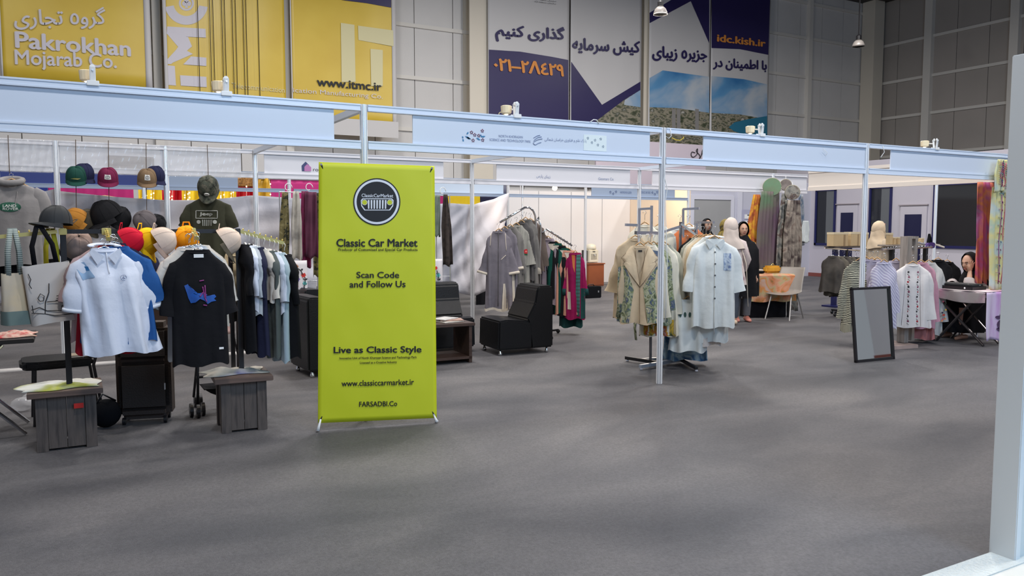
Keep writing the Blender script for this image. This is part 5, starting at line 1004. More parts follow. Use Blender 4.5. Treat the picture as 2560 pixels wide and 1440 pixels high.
for a in (20, 140, 260): MB().tube([(0, 0, .06), (.42*cos(R_(a)), .42*sin(R_(a)), .05)], .016, 8).build('base_leg', blackm, rb); MB().ball((.42*cos(R_(a)), .42*sin(R_(a)), .03), .03, 10, 6).build('caster', blackm, rb)
lav = fm('lavender_grey', (.20, .18, .205), (.17, .155, .18)); crm = fm('cream_trim', (.66, .58, .48)); gyr = fm('warm_grey_cloth', (.17, .16, .15)); dgr = fm('dark_grey_cloth', (.085, .08, .08)); strp = mat('grey_stripe', (.25, .24, .2), .85, cols=[(.12, .11, .10), (.42, .41, .36)], pat='wave_x', scale=32); tpe = fm('taupe_cloth', (.13, .10, .085))
def rose(g, x, z, r=.035, parent=None):
    for k, (rr, c, n) in enumerate(((1.5, mat('rose_green', (.01, .09, .03), .8), 5), (1.0, mat('rose_red', (.50, .01, .02), .8), 9), (.4, mat('rose_core', (.72, .2, .15), .8), 8))):
        zc = z+(r*.7 if k == 0 else 0); g.decal([(x+rr*r*cos(2*pi*i/n)*(1 if i % 2 else .85), zc+rr*r*sin(2*pi*i/n)*(.9 if k else .6)) for i in range(n)], c, 'rose_print', .007+.002*k, 3, n)
GR = 'robes on the slanting chrome rack'
def RG(i, px, py, Y, rot, W, L, m, lab, **k):
    hk = k.pop('hk', 'wood'); bar = k.pop('bar', .10); grp = k.pop('hg', 'wooden hangers')
    kw_ = k.pop('kw', .86); W *= kw_; k['sr'] = k.get('sr', .085)*kw_
    g = Gar(k.pop('nm', 'robe'), lab, k.pop('cat', 'robe'), P(px, py, Y=Y), R_(rot), W, L, m, group=k.pop('grp', GR), seed=i+60, **k); hanger(g, hk, bar, grp=grp); return g
g = RG(0, 1247, 578, 9.40, -34, .42, 1.06, lav, 'lavender grey robe with cream-edged bell sleeves, nearest on the curved arm', sleeve='bell', sl=.44, sr=.075, spread=.05, hem=1.05); g.cuffs(crm, .03); g.hemband(crm, .03); g.decal([(.07, .70), (.09, .70), (.13, 1.06), (.05, 1.06)], crm, 'slit_lining'); g.line([(-.10, .03), (-.11, .20)], crm, .004, 'piping'); g.line([(.09, .03), (.11, .26)], crm, .004, 'piping'); g.line([(0, .0), (0, 1.0)], dgr, .004, 'placket'); g.line([(.04, .38), (.10, .32)], crm, .004, 'pocket_trim')
g = RG(1, 1262, 572, 9.47, -40, .42, 1.0, lav, 'second lavender grey robe with a cream side slit', sleeve='bell', sl=.42, sr=.07, spread=.02); g.cuffs(crm, .03); g.decal([(.10, .5), (.14, .5), (.16, .98), (.11, .98)], crm, 'slit_lining')
g = RG(2, 1276, 567, 9.52, -44, .42, .98, gyr, 'plain warm grey robe third on the curved arm', sleeve='long', sl=.5, sr=.075, spread=.03)
g = RG(3, 1291, 563, 9.56, -36, .44, 1.06, strp, 'pale striped robe with red roses on sleeve and hem', sleeve='bell', sl=.42, sr=.085, spread=.0); rose(g, .14, .36, .036); rose(g, .13, .84, .038); rose(g, .04, .95, .032); g.line([(.10, .45), (.10, 1.05)], crm, .005, 'piping')
g = RG(4, 1304, 556, 9.60, -46, .42, .80, dgr, 'dark grey robe behind the rose-printed one', sleeve='long', sl=.5, sr=.07, spread=.02)
g = RG(5, 1314, 549, 9.64, -40, .42, .92, gyr, 'grey coat with cream sleeve ends near the rack bend', sleeve='long', sl=.62, sr=.07, spread=.04); g.cuffs(crm, .18)
g = RG(6, 1326, 552, 9.70, -40, .46, .72, tpe, 'taupe coat at the back of the chrome rack', sleeve='long', sl=.5, sr=.085, spread=.06)
g = RG(7, 1336, 572, 9.85, -40, .46, .95, tpe, 'long brown coat deepest behind the chrome uprights', sleeve='long', sl=.5, sr=.085, spread=.08)
grn = fm('emerald_cloth', (.008, .075, .055)); mgt = fm('magenta_robe', (.26, .008, .075)); pch = fm('peach_cloth', (.58, .28, .20)); lil = fm('lilac_cloth', (.30, .24, .27)); tl = fm('teal_dark', (.01, .05, .05))
for i, (px, py, Y, m, L, lab, tr) in enumerate(((1370, 596, 9.72, lil, .95, 'lilac robe innermost on the straight arm', 0), (1380, 604, 9.68, bk_j, .80, 'black robe with cream collar next to the lilac one', 1), (1390, 608, 9.64, grn, .92, 'first emerald green robe with cream collar', 1), (1400, 614, 9.60, bk_j, 1.0, 'black robe between the two emerald ones', 0), (1410, 620, 9.56, grn, .93, 'second emerald green robe with cream cuffs', 1), (1421, 626, 9.50, pch, .92, 'peach sleeved robe behind the magenta robe', 2))):
    g = RG(10+i, px, py, Y, -42, .42, L, m, lab, sleeve='long', sl=.52, sr=.068, spread=.05)
    if tr: g.cuffs(crm, .10 if tr == 1 else .22); g.decal([(-.05, .03), (.05, .03), (.03, .13), (-.02, .10)], crm, 'collar_panel')
g = RG(17, 1438, 632, 9.40, -36, .40, .94, mgt, 'magenta and teal front robe at the end of the straight arm', kw=.72, sleeve='long', sl=.46, sr=.07, spread=.05); g.cuffs(tl, .09)
g.decal([(.02, .03), (.08, .02), (.07, .9), (.01, .9)], mat('teal_panel', (.04, .11, .11), .8, cols=[(.02, .10, .07), (.12, .05, .16), (.03, .16, .13)], scale=6, pat='wave_z', dist=1), 'front_band'); g.decal([(-.05, .03), (0, .03), (-.0, .28), (-.03, .2)], mat('orange_panel', (.45, .12, .03), .8), 'inner_panel')
g.decal([(-.10, .55), (-.06, .55), (-.05, .80), (-.10, .80)], crm, 'hem_panel'); g.decal([(.085, .5), (.15, .5), (.15, .93), (.085, .93)], tl, 'side_panel')
g = RG(18, 1428, 640, 9.52, -36, .40, 1.02, tl, 'dark teal long robe hanging lowest behind the magenta robe', sleeve='none', hem=1.0)
# water dispenser, cabinet, black case
cbn = thing('small_cabinet', 'small orange-brown cabinet against the far white wall', 'cabinet', P(1478, 716, Z=0)); m_cb = mat('orange_wood', (.30, .085, .03), .4, col2=(.24, .065, .025), scale=3)
MB().bb((-.26, -.2, .02), (.26, .2, .58)).build('carcass', m_cb, cbn, bevel=.005); MB().bb((-.28, -.22, .58), (.28, .22, .61)).build('top', m_cb, cbn); MB().bb((-.24, -.212, .05), (.24, -.2, .55)).build('door', m_cb, cbn)
wd = thing('water_dispenser', 'cream countertop water dispenser on the orange-brown cabinet', 'dispenser', (cbn.location.x-.02, cbn.location.y, .613)); m_cr = mat('cream_plastic', (.72, .66, .52), .35)
MB().bb((-.15, -.14, .01), (.15, .15, .34)).build('housing', m_cr, wd, bevel=.02); MB().lathe([(.13, .34), (.14, .38), (.12, .46), (.05, .49), (.01, .495)], (0, 0, 0), 20).build('lid', m_cr, wd, True); MB().bb((-.09, -.147, .10), (.09, -.13, .24)).build('recess', mat('recess_shade', (.40, .36, .28), .5), wd); MB().tube([(0, -.15, .22), (0, -.18, .22), (0, -.185, .19)], .012, 8).build('tap', alu, wd); MB().bb((-.23, -.08, .05), (-.17, .08, .33)).build('side_vent', blackm, wd); MB().bb((-.04, -.143, .28), (.04, -.138, .30)).build('display', blackm, wd)  # recess is a plate, its shade put into a darker cream
bc = thing('equipment_case', 'small black case on the floor before the far cabinet', 'case', P(1476, 744, Z=0)); MB().bb((-.20, -.14, 0), (.20, .14, .25)).build('case_body', black_c, bc, bevel=.015); MB().tube([(-.08, -.02, .25), (-.06, -.02, .29), (.06, -.02, .29), (.08, -.02, .25)], .01, 6).build('handle', blackm, bc, True); MB().bb((.10, -.147, .12), (.125, -.14, .16)).build('latch', alu, bc)
sk_ = MB().tube([P(1416, 770, Y=11.2), P(1432, 750, Y=11.4)], .012, 8).build('floor_stand_leg', blackm); tag(sk_, 'thin black stand leg touching the carpet left of the cream coats', 'stand')
# ================================================================ chrome four-arm rack with cream garments
rc = thing('garment_rack', 'square chrome multi-arm rack standing behind the front post', 'rack', (5.8, 6.85, 0)); rr_ = lambda p: rel(p, rc)
def bar(a, c, w=.03, m=chrome, nm='base_bar'): MB().tube([rr_(a), rr_(c)], w/2, 4, ph=pi/4, sq=1.414).build(nm, m, rc)
ba = mat('steel_blue_bar', (.52, .58, .68), .3, .6)
bar((5.345, 6.735, .04), (6.02, 6.85, .04), .035, ba); bar((5.62, 7.05, .04), (6.17, 6.97, .04), .035, ba); bar((5.56, 7.27, .04), (5.67, 6.80, .04), .035, blackm); bar((6.02, 6.85, .04), (5.80, 6.35, .04), .03, blackm); bar((6.02, 6.85, .04), (6.12, 7.1, .04), .03, blackm)
for p in ((5.36, 6.735), (5.57, 7.25), (5.81, 6.36), (6.15, 6.97)): MB().lathe([(.012, 0), (.018, .006), (.012, .025)], rr_((p[0], p[1], 0)), 10).build('foot', chrome, rc)
U1 = V((5.66, 6.95, 0)); U2 = V((6.0, 6.87, 0))
bar(U1+V((0, 0, .03)), U1+V((0, 0, 1.52)), .022, mat('dark_chrome', (.25, .25, .27), .25, .9), 'upright'); bar(U2+V((0, 0, .03)), U2+V((0, 0, 1.6)), .022, mat('dark_chrome', (.25, .25, .27), .25, .9), 'upright')
ta = P(1598, 523, Y=6.9); tc_ = P(1629, 521, Y=6.9)
bar((ta.x, 6.9, 1.3), ta, .02, chrome, 'upright'); bar((tc_.x, 6.9, 1.2), tc_+V((0, 0, .03)), .022, chrome, 'upright'); bar(ta, tc_, .025, chrome, 'arm'); bar((ta.x-.05, 6.93, 1.32), U1+V((.1, 0, 1.35)), .025, chrome, 'stretcher')
bar(P(1589, 582, Y=6.66), P(1649, 583, Y=6.70), .035, chrome, 'arm'); bar(P(1628, 583, Y=6.68), (tc_.x, 6.9, P(1628, 583, Y=6.9).z), .028, chrome, 'arm')
bar(P(1564, 562, Y=6.85), P(1592, 563, Y=6.85), .028, chrome, 'arm'); bar(P(1740, 556, Y=6.72), P(1784, 556, Y=6.30), .025, chrome, 'arm'); bar(P(1708, 523, Y=6.95), P(1748, 521, Y=6.75), .025, chrome, 'arm')
bar((P(1708, 600, Y=6.95).x, 6.95, 1.2), P(1708, 523, Y=6.95), .02, chrome, 'upright'); bar((P(1740, 600, Y=6.8).x, 6.8, 1.2), P(1740, 556, Y=6.8), .028, chrome, 'upright'); bar(U2+V((0, 0, 1.58)), (P(1740, 600, Y=6.8).x, 6.8, 1.45), .026, chrome, 'stretcher'); bar(U1+V((0, 0, 1.45)), U2+V((0, 0, 1.55)), .026, chrome, 'stretcher')
bar((ta.x, 6.9, 1.35), U1+V((0, 0, 1.35)), .026, chrome, 'stretcher')
GC = 'garments on the multi-arm chrome rack'
bei = fm('beige_wool', (.64, .51, .35), (.60, .47, .32)); crw = fm('cream_linen', (.68, .63, .52)); wht = fm('white_linen', (.70, .73, .72), (.66, .69, .68)); sage = fm('sage_cloth', (.42, .42, .35)); 
pnt = mat('painted_floral', (.3, .35, .2), .85, cols=[(.04, .06, .03), (.17, .19, .09), (.42, .43, .32), (.20, .24, .10), (.04, .07, .18), (.5, .46, .3)], scale=13, dist=1.2)
blt = mat('blue_tiedye', (.1, .2, .35), .85, cols=[(.02, .05, .14), (.08, .18, .34), (.35, .48, .55), (.05, .12, .26)], scale=5, dist=1.5); ortd = mat('orange_tiedye', (.6, .2, .08), .85, cols=[(.62, .55, .48), (.60, .17, .055), (.55, .15, .05), (.62, .25, .10)], scale=2.4, dist=.8); par = mat('parrot_print', (.3, .3, .2), .85, cols=[(.01, .015, .02), (.05, .08, .03), (.5, .32, .03), (.35, .05, .02), (.4, .42, .36)], scale=6, dist=1)
def CG(i, px, py, Y, rot, W, L, m, lab, **k): k.setdefault('grp', GC); k.setdefault('nm', 'long_shirt'); k.setdefault('cat', 'shirt'); return RG(i+40, px, py, Y, rot, W, L, m, lab, **k)
g = CG(0, 1588, 596, 6.98, -30, .52, .88, bei, 'beige batwing coat at the left back of the multi-arm rack', sleeve='bell', sl=.46, sr=.085, spread=.03, nm='coat', cat='coat', bar=.13)
g = CG(1, 1612, 562, 7.02, -38, .46, .92, crw, 'cream shirt hanging high under the top arm', sleeve='long', sl=.6, sr=.075, spread=.03, bar=.14); CG(2, 1648, 566, 7.05, -38, .46, .9, crw, 'second cream shirt high behind the front post', sleeve='long', sl=.55, sr=.075, spread=.02, bar=.12)
g = CG(3, 1660, 612, 6.72, -44, .46, .90, sage, 'sage grey long coat right of the front post', sleeve='long', sl=.55, sr=.075, spread=.05)
g = CG(4, 1650, 612, 6.66, -42, .46, .98, crw, 'cream coat with long sleeves just behind the post', sleeve='long', sl=.6, sr=.07, spread=.04); g.decal([(-.2, .8), (.2, .8), (.2, .97), (-.2, .97)], par, 'bird_print')
g = CG(5, 1634, 612, 6.60, -42, .44, .84, pnt, 'painted floral coat third on the front arm', sleeve='long', sl=.55, sr=.07, spread=.03); 
g = CG(6, 1620, 612, 6.55, -40, .44, .80, crw, 'cream coat with denim blue floral front panel', sleeve='long', sl=.62, sr=.07, spread=.05); g.decal([(.02, .05), (.15, .07), (.17, .7), (.04, .7)], mat('denim_floral', (.06, .09, .18), .85, cols=[(.03, .06, .14), (.10, .14, .22), (.25, .24, .14)], scale=9), 'front_panel')
ct = CG(7, 1600, 614, 6.47, -36, .46, .80, bei, 'beige coat with wide lapels and painted green side panels', sleeve='long', sl=.60, sr=.078, spread=.02, nm='coat', cat='coat', kw=.84)
ct.decal([(-.22, .22), (-.15, .20), (-.06, .45), (-.11, .79), (-.23, .79)], pnt, 'painted_panel', .006); ct.decal([(.22, .16), (.13, .26), (.03, .42), (.08, .79), (.23, .79)], pnt, 'painted_panel', .006)
ct.decal([(-.09, .0), (-.19, .13), (-.15, .16), (-.17, .18), (.0, .42), (.0, .40), (-.05, .12)], bei, 'lapel', .013); ct.decal([(.09, .0), (.19, .13), (.15, .16), (.17, .19), (.0, .42), (.0, .40), (.05, .12)], bei, 'lapel', .013)
ct.decal([(-.05, .02), (.05, .02), (.045, .12), (.0, .28), (-.045, .12)], mat('coat_lining', (.50, .40, .28), .85), 'lining', .010); ct.decal([(-.02, .045), (.02, .045), (.02, .062), (-.02, .062)], ink, 'neck_label', .014); sb_ = mat('seam_brown', (.28, .2, .13), .8)
for sg in (-1, 1): ct.line([(sg*.09, .01), (sg*.19, .13), (sg*.15, .16), (sg*.17, .185), (0, .42)], sb_, .0025, 'lapel_seam', .014); ct.line([(sg*.045, .05), (sg*.04, .15), (0, .40)], sb_, .0025, 'lapel_seam', .014)
ct.line([(0, .42), (-.0, .79)], mat('seam_brown', (.28, .2, .13), .8), .003, 'front_edge', .010)
for k in (-1, 1): pass
for sx in (-1,):
    p, r, ry, pv = getattr(ct, 'sl%d' % sx); p = V(p); d = (p-V(pv)).normalized(); MB().tube([p-d*.42, p+d*.005], [.069, r*1.04], 14, ry=[.045, ry*1.08], upv=(0, 1, 0)).build('painted_sleeve', pnt, ct.o, True)
bt = MB().tube([P(1590, 790, Y=6.8), P(1587, 820, Y=6.8), P(1590, 850, Y=6.8)], .022, 8, ry=.006).build('belt_end', pnt, smooth=True); tag(bt, 'painted green fabric belt dangling under the beige coat', 'belt')
g = CG(8, 1700, 570, 7.05, -40, .46, .8, wht, 'white knit top behind the orange tie-dye garment', sleeve='long', sl=.5, spread=.03, bar=.14); g = CG(9, 1722, 566, 6.95, -36, .46, 1.02, ortd, 'orange and white tie-dye garment with gathered white neck', sleeve='bell', sl=.45, sr=.085, spread=.05, bar=.12, neck='none'); g.band(wht, .022, 'gathered_neck')
g = CG(10, 1716, 640, 6.75, -40, .46, 1.16, blt, 'long blue tie-dye dress hanging lowest on the rack', sleeve='none', hem=1.25, nm='dress', cat='dress', bar=.22)
for i, (dx, dy, m, L, lab) in enumerate(((-44, .34, bk_j, .75, 'black shirt at the back of the right arm'), (-36, .27, sage, .9, 'sage shirt second from the back of the right arm'), (-28, .20, crw, .92, 'cream shirt with tied sleeve in the middle of the right arm'), (-20, .14, bei, .95, 'beige shirt second from the front of the right arm'), (-10, .07, wht, 1.12, 'long white shirt right behind the front white shirt'))):
    CG(12+i, 1785+dx, 595-i*.5, 6.30+dy, -42, .48, L, m, lab, sleeve='long', sl=.45, sr=.08, spread=.05, bar=.11, hem=1.02)
ws = CG(18, 1786, 597, 6.26, -36, .54, .93, wht, 'white linen shirt with dark buttons and a blue printed pocket', sleeve='short', sl=.42, sr=.115, spread=.06, hem=1.0, bar=.12, neck='none'); ws.shirtcollar(); ws.buttons(-.0, .14, .62, 5, mat('slate_button', (.10, .11, .12), .4), .010)
ws.decal([(.09, .15), (.165, .15), (.165, .33), (.09, .33)], mat('blue_pocket', (.2, .3, .5), .85, cols=[(.05, .10, .28), (.5, .58, .66), (.08, .14, .32)], scale=22), 'printed_pocket'); ws.line([(-.0, .1), (-.0, 1.0)], wht, .005, 'placket')
pt_ = CG(19, 1720, 748, 6.50, -40, .42, .56, wht, 'white trousers with a lace cut-out band', sleeve='none', hem=1.15, nm='trousers', cat='trousers', bar=.20, neck='none'); 
for i in range(6): pt_.decal([(-.13+i*.05+.02*cos(t)*.7, .16+.028*sin(t)) for t in [2*pi*k/10 for k in range(10)]], mat('lace_hole', (.04, .09, .08), .8), 'cutout', .006, 2, 10)
g = CG(20, 1760, 690, 6.42, -40, .40, .74, mat('pink_marbled', (.6, .5, .48), .85, cols=[(.70, .64, .60), (.70, .64, .60), (.45, .22, .2)], scale=7), 'pale pink marbled garment showing below the white shirts', sleeve='none', hem=1.1, bar=.2)
# ================================================================ people by the scarf table
m_flp = mat('blouse_floral', (.6, .5, .48), .85, cols=[(.30, .17, .20), (.60, .50, .49), (.64, .55, .53), (.66, .58, .55)], scale=10); m_hs = fm('cream_headscarf', (.60, .52, .47)); m_leg = fm('blue_grey_legging', (.06, .07, .09)); m_chad = fm('black_chador', (.008, .008, .010)); m_pants = fm('grey_trousers', (.12, .12, .13)); m_coral = mat('coral_shoe', (.55, .20, .15), .5); m_sand = mat('sand_shoe', (.55, .42, .30), .6)
def shoes(root, m, xs=(-.085, .085)):
    for x in xs:
        MB().tube([(x, .075, .03), (x, .05, .045), (x*1.04, -.03, .05), (x*1.1, -.12, .03), (x*1.13, -.175, .022)], [.022, .040, .041, .042, .022], 14, ry=[.02, .04, .045, .026, .016]).build('shoe', m, root, True)
f1a = P(1822, 812, Z=0)
r1, k = standing('woman seen from behind in cream headscarf and pale floral tunic', f1a.x, f1a.y, R_(148), 1.64, arms={-1: ((-.27, -.02, 1.03), (-.25, -.22, .86)), 1: ((.22, .02, 1.03), (.2, -.16, .90))})
H = 1.64; sh = k['sh']
robe([(0, .015, sh+.05, .085, .06), (0, .015, sh+.0, .17, .085), (0, .01, sh-.10, .205, .12), (0, .01, sh-.3, .19, .12), (0, .02, sh-.5, .215, .155), (0, .02, .64, .24, .17)], 'tunic', m_flp, r1, fold=.02)
for sx, A in ((-1, ((-.27, -.02, 1.03), (-.25, -.22, .86))), (1, ((.22, .02, 1.03), (.2, -.16, .90)))):
    MB().tube([(sx*.10, .01, sh-.01), (sx*.175, .01, sh-.05), V((sx*.175, .015, sh-.06)).lerp(V(A[0]), .5), A[0], V(A[0]).lerp(V(A[1]), .5), V(A[0]).lerp(V(A[1]), .88)], [.06, .075, .068, .062, .06, .066], 14, cap=False).build('sleeve', m_flp, r1, True)
for sx in (-1, 1): MB().tube([(sx*.085, .005, .80), (sx*.09, 0, .62), (sx*.085, -.005, .44), (sx*.085, .02, .33), (sx*.085, .015, .12)], [.10, .085, .062, .066, .048], 16, cap=False).build('legging', m_leg, r1, True)
hc = (0, -.012+.02, k['hz']); I3 = Matrix.Identity(3); headscarf(r1, hc, I3, m_hs, 1.2, low=True); shoes(r1, m_sand)
MB().ribbon([(-.12, .10, sh-.02), (-.22, .13, sh-.35), (-.27, .10, .30)], .012, .004).build('bag_strap', crm, r1, True)
bgp = thing('handbag', 'small sand handbag hanging low beside the woman in floral tunic', 'bag', P(1811, 815, Y=f1a.y-.12)); MB().ball((0, 0, .04), .09, 14, 8, sx=1.1, sy=.5, sz=.6).build('bag_body', m_sand, bgp, True); MB().tube([(-.07, 0, .06), (-.05, 0, .26), (0, 0, .5), (.05, 0, .26), (.07, 0, .06)], .006, 6).build('strap', crm, bgp, True)
def chador(lab, px, py, H, face, m=m_chad, scarfm=None, pants=True, shoe=m_coral):
    p = P(px, py, Z=0); r, k = standing(lab, p.x, p.y, R_(face), H); sh = k['sh']
    robe([(0, .015, sh+.06, .08, .07), (0, .015, sh+.0, .19, .11), (0, .01, sh-.12, .25, .16), (0, .0, sh-.4, .26, .19), (0, .0, .85, .25, .19), (0, 0, .42, .26, .20)], 'coat', m, r, fold=.025, fr=7)
    for sx in (-1, 1): MB().tube([(sx*.085, .005, .60), (sx*.085, -.0, .40), (sx*.085, .015, .10)], [.09, .075, .06], 14, cap=False).build('trouser_leg', m_pants, r, True)
    face_parts(r, (0, -.012, k['hz']), I3, k['u']/.23); headscarf(r, (0, .012, k['hz']), I3, scarfm or m, 1.05); shoes(r, shoe); return r
chador('woman in long black coat and coral shoes behind the floral tunic', 1853, 803, 1.60, -30); chador('woman in a gold and black headscarf behind the hangers', 1812, 772, 1.66, 20, scarfm=mat('gold_black_scarf', (.1, .08, .02), .7, cols=[(.02, .018, .01), (.25, .18, .03), (.03, .025, .015)], scale=14))
chador('person in a black headscarf mostly hidden by the white shirts', 1764, 765, 1.68, -10)
# scarf table, box, chair
tt = thing('scarf_table', 'low table covered by orange painted floral cloth', 'table', P(1902, 790, Z=0)); tt.rotation_euler.z = R_(-20); m_of = mat('orange_floral', (.6, .25, .1), .85, cols=[(.10, .14, .04), (.55, .20, .07), (.62, .30, .18), (.45, .38, .20), (.60, .22, .05), (.50, .36, .30)], scale=3.6, dist=1.0)
for sx in (-.38, .38):
    for sy in (-.25, .2): MB().box((sx, sy, .36), (.04, .04, .72)).build('leg', blackm, tt)
def tcl(u, v):
    x = (u-.5)*.92; 
    if v < .4: return (x, .27-.58*v/.4, .745)
    q = (v-.4)/.6; return (x*(1+.03*q), -.31-.02*sin(u*20)*q, .745-.46*q+.01*sin(u*14)*q)
MB().sheet(tcl, 24, 16, .006, (0, 0, -1)).build('table_cover', m_of, tt); MB().box((0, -.02, .72), (.86, .52, .03)).build('tabletop', blackm, tt)
tp = lambda dx, dy, z: (tt.location.x+dx, tt.location.y+dy, z)
bb2 = thing('storage_box', 'black storage box pushed under the orange-covered table', 'box', tp(0, 0, 0), R_(-20)); MB().bb((-.34, -.24, 0), (.34, .18, .30)).build('box_body', black_c, bb2, bevel=.01); MB().bb((-.36, -.26, .30), (.36, .20, .325)).build('lid', blackm, bb2, bevel=.005)
yb = thing('yellow_pouch', 'golden yellow fabric pouch on the orange-covered table', 'pouch', tp(.18, -.06, .752), R_(-20)); MB().bb((-.14, -.08, 0), (.14, .08, .12)).build('pouch_body', mat('golden_cloth', (.70, .38, .03), .7, col2=(.55, .25, .02), scale=8), yb, bevel=.03); MB().tube([(-.05, -.02, .11), (0, -.02, .16), (.05, -.02, .11)], .006, 6).build('handle', brass, yb, True)
wc = thing('folded_scarf', 'black and white folded scarf beside the golden pouch', 'scarf', tp(-.18, -.02, .752), R_(-30)); MB().bb((-.14, -.08, 0), (.14, .08, .035)).build('lower_fold', black_c, wc, bevel=.012); MB().bb((-.12, -.07, .037), (.13, .06, .065)).build('upper_fold', crm, wc, bevel=.012)
pcup = thing('paper_cup', 'white crumpled paper at the right end of the orange table', 'paper', tp(.43, -.26, .752)); MB().ball((0, 0, .03), .045, 10, 6, sx=1.2).build('crumple', paper, pcup)
pc = thing('plastic_chair', 'beige-grey plastic shell chair in front of the scarf table', 'chair', P(1962, 797, Z=0)+V((0, .02, 0)), R_(-72)); m_pc = mat('taupe_plastic', (.30, .27, .24), .4); m_pl2 = mat('dull_steel', (.42, .41, .40), .35, .7)
def shell(u, v):
    x = (u-.5)*.46*(1-.06*v); c = .035*(2*u-1)**2
    if v < .5: q = v/.5; return (x, -.22+.42*q, .44-.015*sin(pi*q)+c*.6-.02*(1-q)**3)
    q = (v-.5)/.5; return (x*(1-.02*q), .20+.10*q+.05*q*q-c*.9, .44+.02+.40*q)
MB().sheet(shell, 14, 22, .010, (0, 0, -1)).build('shell', m_pc, pc, True)
for sx in (-1, 1): MB().tube([(sx*.21, -.26, 0), (sx*.17, -.12, .42)], .012, 8).build('leg', m_pl2, pc); MB().tube([(sx*.21, .30, 0), (sx*.17, .12, .42)], .012, 8).build('leg', m_pl2, pc)
# scarves hung from cloth-covered hoops at the rear corner
def hoop(label, px, py, rpx, Y, m):
    p = P(px, py, Y=Y); r = rpx*13.6/FPX; t = thing('covered_hoop', label, 'hoop', p, R_(-45), 'cloth covered hoops'); MB().tube([(0, -.012, 0), (0, .012, 0)], r, 28, upv=(0, 0, 1)).build('stretched_cloth', m, t); MB().tube([(r*cos(2*pi*i/28), 0, r*sin(2*pi*i/28)) for i in range(29)], .009, 6).build('hoop_ring', mat('hoop_wood', (.35, .32, .22), .6), t, True); MB().tube([(0, 0, r), (0, .02, r+.06)], .004, 5).build('loop', white_pl, t)
gsc = mat('green_plum_scarf', (.2, .25, .15), .8, cols=[(.10, .20, .10), (.14, .12, .10), (.13, .07, .11), (.09, .17, .09)], scale=.9, stretch=(1, 1, 1.3), dist=.4); gsc2 = mat('green_hoop_cloth', (.15, .30, .17), .8, col2=(.18, .22, .13), scale=4); gysc = mat('grey_painted_scarf', (.2, .2, .18), .8, cols=[(.03, .03, .03), (.13, .13, .12), (.30, .28, .24), (.08, .04, .03), (.16, .18, .18)], scale=4.5, dist=1.2); gold = mat('gold_black_floral', (.5, .3, .05), .8, cols=[(.02, .015, .01), (.45, .10, .02), (.65, .34, .02), (.55, .16, .03), (.7, .45, .03)], scale=3.5, dist=1); mult = mat('multi_floral', (.4, .4, .4), .8, cols=[(.5, .12, .05), (.5, .5, .5), (.1, .16, .25), (.55, .5, .45)], scale=4.5)
hoop('green cloth-covered hoop above the tall green scarf', 1930, 467, 22, 9.98, gsc2); hoop('mottled grey cloth hoop in front at the right', 1981, 481, 18, 9.8, gysc); hoop('mauve grey cloth hoop partly behind the front grey one', 1964, 462, 14, 9.95, mat('mauve_marble', (.25, .2, .18), .8, cols=[(.10, .08, .07), (.32, .26, .24)], scale=7))
scarf('gold and black floral scarf left of the tall green scarf', 1868, 1910, 486, 700, 10.05, gold, .35, -2, .03); scarf('tall green and plum scarf under the green hoop', 1896, 1952, 478, 680, 9.98, gsc, .8, -6, .02); scarf('blue-grey painted scarf between the green and grey ones', 1946, 1970, 484, 690, 9.93, gysc, .6, -8); scarf('grey painted scarf under the front grey hoop', 1962, 2002, 500, 690, 9.82, mat('brown_painted_scarf', (.2, .15, .12), .8, cols=[(.04, .02, .02), (.15, .12, .10), (.32, .27, .22), (.10, .04, .03)], scale=4, dist=1.3), .7, -3, .03); scarf('multicolour floral scarf at the right edge of the hoops', 1988, 2010, 486, 612, 9.95, mult, .5, 2); scarf('white gauze scarf end at the right of the hoops', 2000, 2022, 552, 606, 9.9, wht, .6, 0); scarf('burgundy patterned scarf ending low behind the plastic chair', 1957, 1985, 500, 776, 9.9, gysc, .8, 12)
fascia(PX[5], P(2019, 455, Y=YB).x, YB, None, None, 'short white fascia piece right of the scarf hoops', white_s, white_s)
# ================================================================ right racks
re_ = thing('garment_rack', 'black wheeled rack with dark waistcoats behind the right post', 'rack', P(2112, 788, Z=0)); ce_ = re_.location; yE = ce_.y
ea = P(2062, 620, Y=yE); ec = P(2180, 629, Y=yE)
MB().tube([rel(ea, re_), rel(ec, re_)], .014, 8).build('rail', chrome, re_); 
for x in (0, .62): MB().box((x, 0, ea.z/2-EYE*0), (.03, .03, ea.z-.06)).build('upright', blackm, re_)
for x in (0, .62):
    MB().box((x, 0, .07), (.035, .55, .03), rz=R_(0)).build('base_bar', blackm, re_)
    for sy in (-.27, .27): MB().ball((x, sy, .03), .03, 10, 6).build('caster', blackm, re_)
MB().box((-.16, -.05, .07), (.32, .03, .03)).build('base_bar', blackm, re_); MB().ball((-.32, -.05, .03), .03, 10, 6).build('caster', blackm, re_)
vst = mat('dark_vest_cloth', (.05, .045, .04), .85, cols=[(.02, .018, .017), (.07, .06, .05), (.035, .03, .028)], scale=3); vst2 = mat('olive_vest_cloth', (.13, .11, .07), .85, cols=[(.05, .045, .035), (.14, .12, .09)], scale=4)
for i, (px, m, L, lab) in enumerate(((2083, vst, .62, 'dark waistcoat first on the wheeled rack'), (2096, vst2, .68, 'olive waistcoat second on the wheeled rack'), (2110, vst, .70, 'charcoal waistcoat third on the wheeled rack'), (2124, vst2, .66, 'brown waistcoat fourth on the wheeled rack'), (2140, vst, .66, 'black waistcoat beside the zebra coat'))):
    g = Gar('waistcoat', lab, 'waistcoat', P(px, 640+i*.8, Y=yE-.02+.0*i), R_(-64+i*3), .40, L, m, 'none', hem=1.15, group='waistcoats on the wheeled rack', seed=i+90); hanger(g, 'wire', .09, grp='wire hangers on the wheeled rack')
